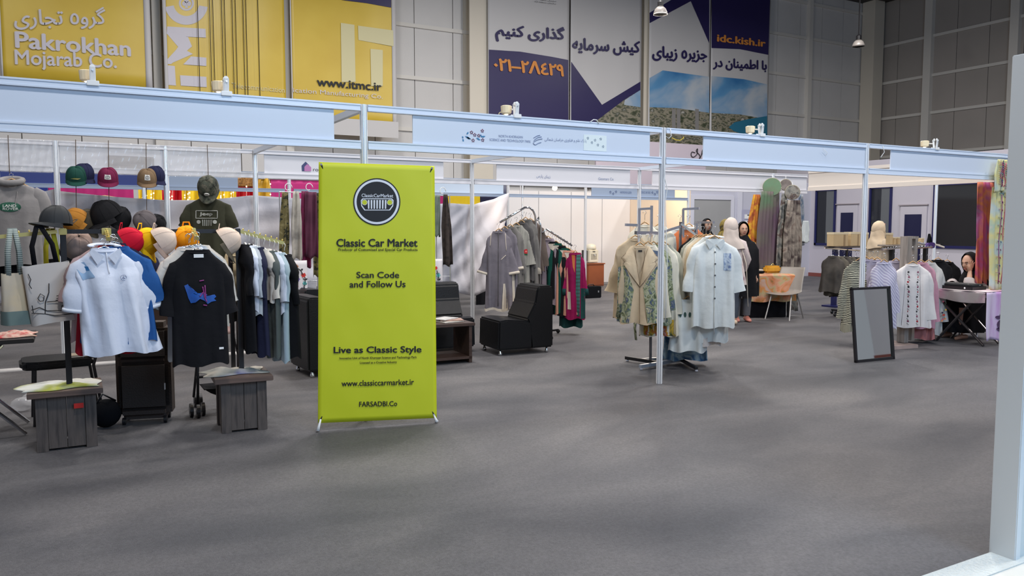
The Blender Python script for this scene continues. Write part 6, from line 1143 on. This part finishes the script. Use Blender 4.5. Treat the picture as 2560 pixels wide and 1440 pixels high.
# gift boxes on a raised shelf
ys = 10.3; sA = P(2078, 616, Y=ys); sB = P(2172, 618, Y=ys); shf = thing('display_shelf', 'narrow raised shelf carrying large kraft gift boxes', 'shelf', ((sA.x+sB.x)/2, ys, 0))
MB().bb(rel((sA.x, ys-.16, sA.z-.03), shf), rel((sB.x, ys+.16, sA.z), shf)).build('shelf_board', wood_d, shf)
for x in (sA.x+.12, sB.x-.1): MB().bb(rel((x-.05, ys-.03, 0), shf), rel((x+.05, ys+.03, sA.z-.03), shf)).build('shelf_post', navy, shf); MB().bb(rel((x-.15, ys-.16, 0), shf), rel((x+.15, ys+.16, .03), shf)).build('shelf_foot', navy, shf)
m_kr = mat('kraft_card', (.56, .42, .24), .7, col2=(.52, .38, .21), scale=5); m_kb = mat('kraft_band', (.32, .22, .12), .7); m_ks = mat('pale_card', (.66, .56, .38), .7)
def gift(lab, x0, x1, y0, y1, Y, z=None, d=.12, band=True):
    a = P(x0, y1, Y=Y-d/2); c = P(x1, y0, Y=Y-d/2); zz = z if z is not None else a.z; t = thing('gift_box', lab, 'box', ((a.x+c.x)/2, Y, zz), 0, 'kraft gift boxes'); w = (c.x-a.x)/2; h = c.z-a.z
    MB().bb((-w, -d/2, 0), (w, d/2, h)).build('box_body', m_kr, t, bevel=.004); MB().bb((-w-.002, -d/2-.002, h*.86), (w+.002, d/2+.002, h+.003)).build('lid', m_ks, t)
    if band: MB().bb((w*.35, -d/2-.004, 0), (w*.6, -d/2, h*.84)).build('band', m_kb, t)
gift('largest kraft gift box at the left end of the raised shelf', 2084, 2121, 581, 616, ys, sA.z+.002, .16); gift('square kraft gift box left of the right post', 2127, 2152, 581, 616, ys, sA.z+.002, .16); gift('kraft gift box just right of the post', 2157, 2172, 583, 616, ys, sA.z+.002, .14, False)
ys2 = 8.6; sC = P(2212, 612, Y=ys2); sD = P(2332, 612, Y=ys2); sh2 = thing('display_shelf', 'second raised shelf with small cream boxes behind the wood rack', 'shelf', ((sC.x+sD.x)/2, ys2, 0))
MB().bb(rel((sC.x, ys2-.14, sC.z-.025), sh2), rel((sD.x, ys2+.14, sC.z), sh2)).build('shelf_board', wood_g, sh2)
for x in (sC.x+.2, sD.x-.2): MB().bb(rel((x-.03, ys2-.03, 0), sh2), rel((x+.03, ys2+.03, sC.z-.025), sh2)).build('shelf_post', blackm, sh2); MB().bb(rel((x-.15, ys2-.14, 0), sh2), rel((x+.15, ys2+.14, .025), sh2)).build('shelf_foot', blackm, sh2)
for i, (x0, x1, y0, lab) in enumerate(((2223, 2233, 583, 'tall cream box nearest the beige headscarf'), (2235, 2243, 594, 'small ribboned cream box right of the tall one'), (2245, 2252, 594, 'small cream box against the wooden post'), (2286, 2295, 593, 'cream box right of the wooden post'), (2304, 2311, 597, 'little pale box near the purple pouch'))): gift(lab, x0, x1, y0, 612, ys2, sC.z+.002, .07, i == 1)
# woman with the beige headscarf behind the racks
bp_ = P(2200, 812, Z=0); rz2, k = standing('woman in beige headscarf turned away behind the striped coats', 8.6*1.47, 8.6, R_(75), 1.60)
pH = P(2198, 598, Y=8.9); rz2.location = (pH.x, 8.9, pH.z-k['hz'] if 0 else 0)
sh = k['sh']; m_bs2 = fm('beige_headscarf', (.66, .53, .38)); m_bt = fm('beige_tunic', (.60, .50, .38))
robe([(0, .015, sh+.05, .085, .06), (0, .015, sh+.0, .18, .09), (0, .01, sh-.10, .215, .13), (0, .01, sh-.3, .20, .13), (0, .02, sh-.5, .22, .16), (0, .02, .55, .25, .18)], 'tunic', m_bt, rz2, fold=.02)
for sx in (-1, 1):
    MB().tube([(sx*.10, .01, sh-.01), (sx*.175, .01, sh-.05), (sx*.20, .02, sh-.18), (sx*.215, .03, sh-.3), (sx*.21, -.01, sh-.42), (sx*.205, -.045, sh-.50)], [.06, .075, .065, .058, .052, .05], 14, cap=False).build('sleeve', m_bt, rz2, True)
    MB().tube([(sx*.085, .005, .70), (sx*.085, 0, .4), (sx*.085, .015, .10)], [.09, .07, .06], 14, cap=False).build('trouser_leg', m_pants, rz2, True)
face_parts(rz2, (0, -.012, k['hz']), I3, k['u']/.23); headscarf(rz2, (0, .012, k['hz']), I3, m_bs2, 1.14, low=True); shoes(rz2, blackm)
MB().tube([(-.04, -.075, k['hz']+.09), (0, -.085, k['hz']+.10), (.04, -.075, k['hz']+.09)], .014, 8).build('scarf_edge', mat('rose_edge', (.45, .22, .18), .8), rz2, True)
# wooden rack with embroidered blouses
dw = thing('garment_rack', 'weathered wooden rack with chrome arms and a wood base', 'rack', (9.12, 6.42, 0), R_(0)); yD = 6.42
MB().box((0, .05, .025), (.62, .42, .05), rz=R_(-8)).build('base_board', mat('pink_wood', (.40, .30, .27), .7, col2=(.32, .24, .21), scale=6), dw, bevel=.004)
zD = P(2262, 592, Y=yD).z
xD = P(2258, 800, Y=yD).x-9.12; MB().box((xD, 0, zD/2+.03), (.085, .11, zD-.05)).build('main_post', wood_g, dw, bevel=.003); xE = P(2277, 800, Y=yD+.05).x-9.12; MB().box((xE, .05, zD/2+.03), (.06, .08, zD-.06)).build('second_post', wood_g, dw, bevel=.003); MB().box(((xD+xE)/2, .02, zD-.01), (.16, .12, .03)).build('top_block', wood_g, dw)
def darm(x0, y0, x1, y1, Y0, Y1, n):
    a = rel(P(x0, y0, Y=Y0), dw); c = rel(P(x1, y1, Y=Y1), dw); MB().tube([a, c], .012, 8).build('arm', chrome, dw)
    for i in range(n): MB().ball(a.lerp(c, (i+.6)/n)+V((0, 0, .016)), .008, 8, 5).build('stud', chrome, dw)
darm(2250, 619, 2204, 624, 6.42, 6.30, 7); darm(2268, 622, 2330, 617, 6.42, 6.6, 8); darm(2262, 600, 2322, 612, 6.42, 6.9, 6)
GD = 'blouses on the wooden rack'; HD = 'wooden hangers on the wooden rack'
zeb = mat('zebra_cloth', (.3, .3, .2), .85, cols=[(.02, .02, .02), (.02, .02, .02), (.50, .48, .36), (.50, .48, .36)], pat='wave_z', scale=14, dist=3.5); lcb = fm('lilac_grey_blouse', (.38, .35, .44), (.33, .30, .38)); lst = mat('lilac_stripe', (.4, .38, .5), .85, cols=[(.36, .33, .46), (.56, .54, .62)], pat='wave_d', scale=14); pnk = fm('rose_pink', (.46, .24, .30)); wbl = fm('white_blouse', (.64, .60, .58)); gbl = fm('grey_white_blouse', (.50, .49, .47))
def DG(i, px, py, Y, rot, W, L, m, lab, **k): return RG(i+120, px, py, Y, rot, W, L, m, lab, grp=GD, nm=k.pop('nm', 'blouse'), cat=k.pop('cat', 'blouse'), hg=HD, bar=.10, **k)
g = DG(0, 2150, 652, 6.75, -52, .46, .92, zeb, 'black and cream zebra-striped coat left of the mirror', sleeve='long', sl=.62, sr=.085, spread=.06, nm='coat', cat='coat'); g.hemband(mat('stripe_trim', (.3, .28, .2), .8, cols=[(.03, .03, .03), (.5, .48, .36)], pat='wave_x', scale=20), .10)
DG(1, 2165, 648, 6.70, -54, .42, .80, lcb, 'grey-lilac blouse behind the right post', sleeve='long', sl=.5, sr=.07, spread=.02); DG(2, 2180, 650, 6.65, -54, .42, .82, gbl, 'pale grey blouse between two lilac ones', sleeve='long', sl=.5, sr=.07, spread=.02); DG(3, 2193, 650, 6.58, -54, .42, .82, lcb, 'darker lilac blouse behind the striped lilac one', sleeve='long', sl=.5, sr=.07, spread=.03)
g = DG(4, 2210, 655, 6.42, -50, .46, .84, lst, 'front lilac blouse with diagonal white stripes', kw=.7, sleeve='long', sl=.5, sr=.08, spread=.05)
DG(5, 2240, 652, 6.62, -54, .40, .8, lcb, 'lilac blouse squeezed beside the wooden post', sleeve='long', sl=.5, sr=.07, spread=.02)
g = DG(6, 2345, 650, 6.95, -52, .46, 1.10, bk_j, 'long black coat at the outer right of the wooden rack', sleeve='long', sl=.7, sr=.08, spread=.06, nm='coat', cat='coat'); DG(7, 2368, 655, 7.2, -50, .46, 1.12, bk_j, 'second long black coat deepest on the right arm', sleeve='long', sl=.7, sr=.08, spread=.06, nm='coat', cat='coat')
g = DG(8, 2322, 656, 6.62, -50, .44, .98, gbl, 'off-white blouse with red and green flowers down its sleeve', sleeve='long', sl=.66, sr=.082, spread=.06)
p, r, ry, pv = g.sl1; p = V(p)
for dx, dz, rr, c in ((.0, .10, .016, COL['red']), (-.02, .13, .013, COL['navy']), (.015, .05, .014, COL['orange']), (-.01, .04, .012, COL['pink']), (.02, .17, .012, COL['yellow']), (-.015, .28, .010, COL['pink']), (.02, .34, .010, COL['red']), (-.02, .02, .012, COL['orange'])):
    q = p+V((dx-.01-.05*0, -.058, dz)); MB().tube([q, q+V((0, -.003, 0))], rr, 7, upv=(1, 0, 0)).build('flower_embroidery', mat('petal_'+c[0], c[1], .7), g.o)
MB().tube([p+V((.0, -.06, .05)), p+V((-.015, -.06, .16)), p+V((.01, -.058, .28)), p+V((-.01, -.055, .4))], .003, 5).build('stem_embroidery', mat('stem_green', (.03, .12, .05), .8), g.o)
DG(9, 2302, 656, 6.48, -50, .44, .86, pnk, 'rose pink blouse directly behind the white embroidered one', sleeve='long', sl=.64, sr=.08, spread=.06); DG(10, 2298, 690, 6.56, -50, .42, .84, fm('coral_pink', (.45, .17, .16)), 'coral pink dress hanging lowest on the wooden rack', sleeve='none', hem=1.2, nm='dress', cat='dress')
wbm = DG(11, 2282, 660, 6.30, -46, .44, .80, wbl, 'white blouse with two columns of red and black embroidery, front', kw=1.0, sleeve='long', sl=.56, sr=.078, spread=.05, hem=1.08)
for sx, x0 in ((0, -.055), (1, .055)):
    for i in range(11):
        z = .10+i*.062; c = (ink, rd, mat('deep_red', (.35, .01, .02), .8))[(i+sx) % 3]; x1 = x0+.006*sin(i*2.1)
        wbm.decal([(x1+.011*cos(t), z+.013*sin(t)) for t in [2*pi*k/7 for k in range(7)]], c, 'embroidery', .006, 2, 7); wbm.line([(x1-.012, z+.025), (x1+.01, z+.045)], ink, .0022, 'embroidery_stem', .006)
for x in (-.115, .10): wbm.line([(x*.75, .03), (x, .78)], mat('thread_grey', (.3, .28, .3), .8), .0018, 'stitched_line')
pz = thing('purple_pouch', 'purple folded pouch with a pointed black tip on the right arm', 'pouch', P(2322, 615, Y=6.62)); MB().prism([(-.07, 0), (.10, 0), (.11, .07), (-.0, .09), (-.05, .06)], (0, 0, -.03), (1, 0, 0), (0, 0, 1), (0, 1, 0), .05).build('pouch_body', mat('purple_cloth', (.07, .03, .16), .7), pz, bevel=.008); MB().prism([(-.03, .06), (.05, .08), (.0, .20)], (0, 0, -.03), (1, 0, 0), (0, 0, 1), (0, 1, 0), .04).build('pointed_tip', black_c, pz, bevel=.005)
MB().tube([(.05, .0, .04), (.26, -.05, -.02)], .012, 8).build('wooden_bar', crm, pz)
# leaning mirror
mBL = P(2138, 907, Z=.0); mBR = P(2235, 897, Z=.0); mTL = P(2124, 720, Y=mBL.y+.10); ux = (mBR-mBL); wM = ux.length; ux = ux.normalized(); uz = (mTL-mBL); uz = (uz-ux*uz.dot(ux)); hM = uz.length; uz = uz.normalized(); un = uz.cross(ux).normalized()
if un.y > 0: un = -un
mr = thing('standing_mirror', 'tall black-framed mirror leaning before the right post', 'mirror', (mBL+mBR)/2); fq = MB(); o0 = mBL-mr.location
for (a, b2, c, d) in ((0, .028, 0, hM), (wM-.028, wM, 0, hM), (0, wM, 0, .028), (0, wM, hM-.028, hM)): MB().prism([(a, c), (b2, c), (b2, d), (a, d)], o0, ux, uz, un, .03).build('frame_side', blackm, mr)
MB().prism([(.02, .02), (wM-.02, .02), (wM-.02, hM-.02), (.02, hM-.02)], o0-un*.004, ux, uz, un, .006).build('mirror_glass', mat('mirror', (.80, .84, .78), .02, 1), mr); MB().prism([(.01, .01), (wM-.01, .01), (wM-.01, hM-.01), (.01, hM-.01)], o0-un*.012, ux, uz, un, .006).build('back_panel', wood_d, mr)
# right table with seated woman
XT0, XT1, YT0, YT1 = 10.19, 10.70, 5.86, 7.25
zT = P(2470, 733, X=XT0).z
tr = thing('cloth_table', 'table with pink-white cloth on crossed dark steel legs', 'table', ((XT0+XT1)/2, (YT0+YT1)/2, 0))
MB().bb(rel((XT0, YT0, zT-.03), tr), rel((XT1, YT1, zT), tr)).build('tabletop', blackm, tr)
m_pc2 = mat('pink_white_cloth', (.7, .55, .6), .85, cols=[(.62, .55, .52), (.62, .55, .54), (.55, .18, .34)], scale=2.2); m_pv = mat('violet_wash_cloth', (.6, .35, .6), .85, cols=[(.62, .54, .64), (.58, .44, .62), (.42, .12, .44)], scale=2.2, stretch=(3, 3, .5))
MB().sheet(lambda u, v: rel(((XT1-(XT1-XT0+.015)*v/.7) if v < .7 else XT0-.015-.008*sin(u*30), YT0-.01+(YT1-YT0)*u, zT+.004 if v < .7 else zT+.004-(v-.7)/.3*(.13+.02*sin(u*9))), tr), 40, 20, .004, (0, 0, 1)).build('cloth_top', m_pc2, tr, True)
def hangc(u, v): return rel((XT0-.03+(XT1-XT0+.06)*u-.03*v*sin(v*3), YT0-.035-.012*sin(u*16+v)-.02*v, zT+.008-(zT-.08)*v+.02*sin(u*8)*v), tr)
MB().sheet(hangc, 20, 16, .004).build('cloth_fall', m_pv, tr, True)
MB().sheet(lambda u, v: rel((XT0-.02+(XT1-XT0+.04)*u, YT0-.03+.7*v, zT+.012), tr), 4, 4, .003, (0, 0, 1)).build('cloth_runner', m_pc2, tr)
for k_, (cx, cz, a, b2) in enumerate(((.45, .52, .10, .035), (.60, .48, .12, .04), (.52, .66, .12, .09), (.62, .60, .10, .05), (.50, .76, .12, .035))):
    n = 14; vs = [V(hangc(min(1, max(0, cx+a*cos(2*pi*i/n))), min(1, max(0, cz+b2*sin(2*pi*i/n)))))+V((0, -.008, 0)) for i in range(n)]; MB().add(vs, [tuple(range(n))]).build('ink_print', mat('plum_ink', (.07, .03, .09), .7), tr)
for (a, c, rr0) in (((XT0+.06, 6.52), (XT0+.06, 5.98), .018), ((XT0+.08, 5.90), (XT0+.08, 6.62), .018), ((XT1-.08, 6.55), (XT1-.08, 6.0), .014), ((XT1-.06, 5.92), (XT1-.06, 6.6), .014)):
    MB().tube([rel((a[0], a[1], .012), tr), rel((c[0], c[1], zT-.03), tr)], rr0, 8).build('leg', mat('gun_steel', (.10, .09, .09), .25, .8), tr)
tray = thing('display_tray', 'black tray of patterned cloth on the pink table', 'tray', (XT0+.22, 6.28, zT+.016)); MB().bb((-.17, -.22, 0), (.15, .5, .045)).build('tray_body', blackm, tray, bevel=.005); MB().bb((-.15, -.20, .045), (.13, .46, .075)).build('patterned_cloth', mat('mono_print', (.3, .3, .3), .8, cols=[(.03, .03, .03), (.5, .48, .45)], scale=14, const=True), tray, bevel=.012); MB().ball((-.172, -.12, .025), .012, 8, 5, sx=.3).build('badge', paper, tray)
# seated woman
hp = P(2428, 658, X=10.93); TH = -98
sw = thing('person', 'seated woman in black headscarf resting a raised hand on her brow', 'person', (hp.x+.05, hp.y, 0), R_(TH)); hz = hp.z; b = MB(); Mh = Euler((R_(12), 0, R_(0))).to_matrix()
hcn = V((0, -.08, hz)); headpts(b, hcn, Mh, 1.12)
shz = hz-.30; seat = .44
b.tube([(0, -.02, hz-.03), (0, .01, hz-.15), (0, .03, shz+.05)], [.055, .058, .08], 14)
b.tube([(0, .03, shz+.03), (0, .03, shz-.02), (0, .05, shz-.13), (0, .09, seat+.12), (0, .12, seat+.03)], [.09, .17, .165, .14, .17], 18, ry=[.06, .09, .11, .11, .12], upv=(0, 1, 0))
for sx in (-1, 1):
    b.tube([(sx*.09, .10, seat+.04), (sx*.11, -.08, seat+.03), (sx*.12, -.32, seat+.0)], [.10, .085, .06], 14); b.tube([(sx*.12, -.32, seat), (sx*.12, -.33, seat-.2), (sx*.12, -.28, .09)], [.06, .055, .036], 14); b.tube([(sx*.12, -.22, .035), (sx*.125, -.32, .04), (sx*.13, -.44, .02)], [.03, .036, .02], 12)
# raised arm: elbow on the table, hand to the brow, fingers spread
el = V((.16, -.27, zT+.04)); wrr = V((.115, -.20, hz-.11)); b.tube([(.15, .03, shz), (.17, -.08, shz-.08), el], [.055, .05, .042], 12); b.tube([el, el.lerp(wrr, .5), wrr], [.042, .037, .026], 12)
dd = (V((.095, -.15, hz+.10))-wrr).normalized(); xx = V((0, 1, 0)).cross(dd).normalized(); xx = V((.25, 1, 0)); xx = (xx-dd*xx.dot(dd)).normalized(); yy = dd.cross(xx).normalized(); hand(b, wrr, Matrix((xx, yy, dd)).transposed(), 1.05, .16, 1)
el2 = V((-.20, -.16, zT+.05)); w2_ = V((-.05, -.33, zT+.04)); b.tube([(-.15, .03, shz), (-.18, -.06, shz-.09), el2], [.055, .05, .04], 12); b.tube([el2, el2.lerp(w2_, .5), w2_], [.04, .034, .024], 12)
d2 = (w2_-el2).normalized(); x2 = V((0, 0, 1)).cross(d2).normalized(); hand(b, w2_, Matrix((x2, d2.cross(x2), d2)).transposed(), .95, .3, -1)
ob = b.build('body', skin, sw, origin=(0, 0, 0)); remesh(ob, .0055, 2); face_parts(sw, hcn, Mh, 1.12); headscarf(sw, hcn+V((0, .022, .004)), Mh, m_chad, 1.16)
m_bl3 = mat('pale_blouse', (.5, .44, .43), .85, col2=(.44, .38, .37), scale=9)
robe([(0, .03, shz+.07, .08, .07), (0, .03, shz+.0, .19, .11), (0, .05, shz-.12, .21, .15), (0, .08, seat+.14, .20, .16), (0, .10, seat+.02, .23, .20)], 'blouse', m_bl3, sw, fold=.02)
MB().tube([(.11, .03, shz), (.17, -.02, shz-.04), (.175, -.10, shz-.09), el+V((.0, .01, .0)), el.lerp(wrr, .30), el.lerp(wrr, .5)], [.065, .082, .08, .078, .068, .062], 14, cap=False).build('sleeve', m_bl3, sw, True); MB().tube([(-.11, .03, shz), (-.17, -.02, shz-.04), (-.18, -.06, shz-.09), el2, el2.lerp(w2_, .5), el2.lerp(w2_, .85)], [.065, .08, .078, .075, .06, .055], 14, cap=False).build('sleeve', m_bl3, sw, True)
robe([(0, .10, seat+.13, .20, .16), (0, -.05, seat+.10, .23, .30), (0, -.10, seat-.02, .24, .34), (0, -.14, .1, .26, .32)], 'skirt', m_chad, sw, fold=.02)
st2 = thing('stool', 'simple stool under the seated woman', 'stool', (sw.location.x+.1, sw.location.y, 0)); MB().tube([(0, 0, .385), (0, 0, .42)], .17, 18).build('seat', blackm, st2)
for a in range(4): MB().tube([(.13*cos(a*pi/2+.7), .13*sin(a*pi/2+.7), .38), (.19*cos(a*pi/2+.7), .19*sin(a*pi/2+.7), 0)], .012, 8).build('leg', chrome, st2)
fp = thing('floral_bundle', 'black and white floral scarf bundle beside the seated woman', 'scarf', (XT0+.16, 6.98, zT+.01)); MB().ball((0, 0, .10), .10, 16, 10, sx=1.1, sy=.8, sz=1.2).build('bundle', mat('mono_floral', (.5, .5, .45), .8, cols=[(.02, .02, .02), (.62, .60, .54)], pat='voronoi', scale=26, const=True), fp, True); MB().tube([(-.02, 0, .2), (-.03, 0, .27)], .03, 8).build('knot', black_c, fp, True)
# corner scarves
chk = mat('check_scarf', (.6, .6, .4), .8, cols=[(.62, .60, .48), (.50, .58, .54), (.68, .60, .25), (.42, .52, .40), (.66, .52, .44)], scale=2.6); magd = mat('magenta_dye_scarf', (.5, .1, .3), .8, cols=[(.30, .12, .34), (.52, .08, .20), (.70, .22, .08), (.45, .10, .30), (.40, .25, .45)], scale=3, dist=.8, stretch=(1, 1, .6))
def check(o, a, c, zb, Y, cols):
    W = c.x-a.x; H = a.z-zb
    for i in range(12):
        z = a.z-H*(i+.5)/12; MB().tube([rel((a.x+W*(.1+.8*t), Y-.055-.02*sin(t*9), z-.07*(t-.5)+.01*sin(t*6)), o) for t in [k/5 for k in range(6)]], .006, 5, ry=.002).build('check_line', cols[i % 3], o, True)
    for i in range(3): MB().tube([rel((a.x+W*(.25+.25*i)+.02*sin(t*9+i), Y-.06, a.z-H*(.03+.94*t)), o) for t in [k/8 for k in range(9)]], .006, 5, ry=.002).build('check_line', cols[(i+1) % 3], o, True)
lc = [mat('line_blue', (.10, .25, .50), .8), mat('line_plum', (.32, .10, .26), .8), mat('line_red', (.55, .08, .16), .8)]
s1 = scarf('pastel scarf with hand-drawn coloured check, nearest the corner', 2476, 2522, 468, 722, 6.0, chk, .95, 4, .03); a = P(2484, 480, Y=6.0); c = P(2520, 480, Y=6.0); check(s1, a, c, P(2500, 715, Y=6.0).z, 6.0, lc)
s2 = scarf('folded top of the pastel check scarf over the fascia end', 2482, 2520, 398, 480, 5.97, chk, .7, -2, .02); a = P(2486, 405, Y=5.97); c = P(2517, 405, Y=5.97); check(s2, a, c, P(2500, 470, Y=5.97).z, 5.97, lc)
scarf('magenta, orange and violet dyed scarf left of the check scarf', 2440, 2482, 455, 718, 6.36, magd, .95, 8, .035)
scarf('green and blue edge of a scarf folded behind the corner post', 2516, 2534, 420, 720, 6.12, mat('greenblue_scarf', (.2, .3, .25), .8, cols=[(.15, .30, .25), (.42, .42, .36), (.35, .12, .2), (.12, .25, .12)], scale=4), .8, -2)
scarf('white chequered cloth corner hanging behind the magenta scarf', 2478, 2492, 560, 720, 6.12, crm, .8, 0)

# prints, marks and small fittings belong to the part they sit on
SUB = {'lettering': ('infill_panel', 'banner_sheet'), 'print': ('banner_sheet',), 'eyelet': ('banner_sheet',), 'logo': ('infill_panel',), 'flower_print': ('infill_panel',), 'leaf_print': ('infill_panel',), 'sticker': ('infill_panel',), 'emblem_stroke': ('infill_panel',), 'opening': ('infill_panel',), 'sticker_face': ('size_sticker',), 'emblem': ('front_patch',), 'gold_badge': ('crown',), 'top_button': ('crown',), 'ink_stroke': ('bag_body',), 'green_base': ('bag_body',), 'ink_print': ('cloth_fall',), 'wheel_hub': ('wheel',), 'eye': ('body',), 'eyebrow': ('body',), 'lip': ('body',), 'zip_pull': ('shell',), 'notch': ('curved_arm',), 'lens': ('reflector',), 'neck_label': ('lining',), 'slip': ('backing',), 'heading': ('backing',), 'loop': ('hoop_ring',), 'band': ('box_body',), 'tap': ('housing',), 'display': ('housing',), 'recess': ('housing',)}
for root in [o for o in C.objects if o.parent is None]:
    kids = list(root.children)
    for k in kids:
        for tgt in SUB.get(k.name.split('.')[0], ()):
            t = [q for q in kids if q.name.split('.')[0] == tgt and q is not k]
            if t:
                if k.name.startswith('wheel_hub'):
                    t.sort(key=lambda q: sum((V(q.bound_box[0])-V(k.bound_box[0]))[i]**2 for i in range(3)))
                k.parent = t[0]; break
for o in C.objects:
    if o.type == 'MESH' and 'bust' in o.name: pass
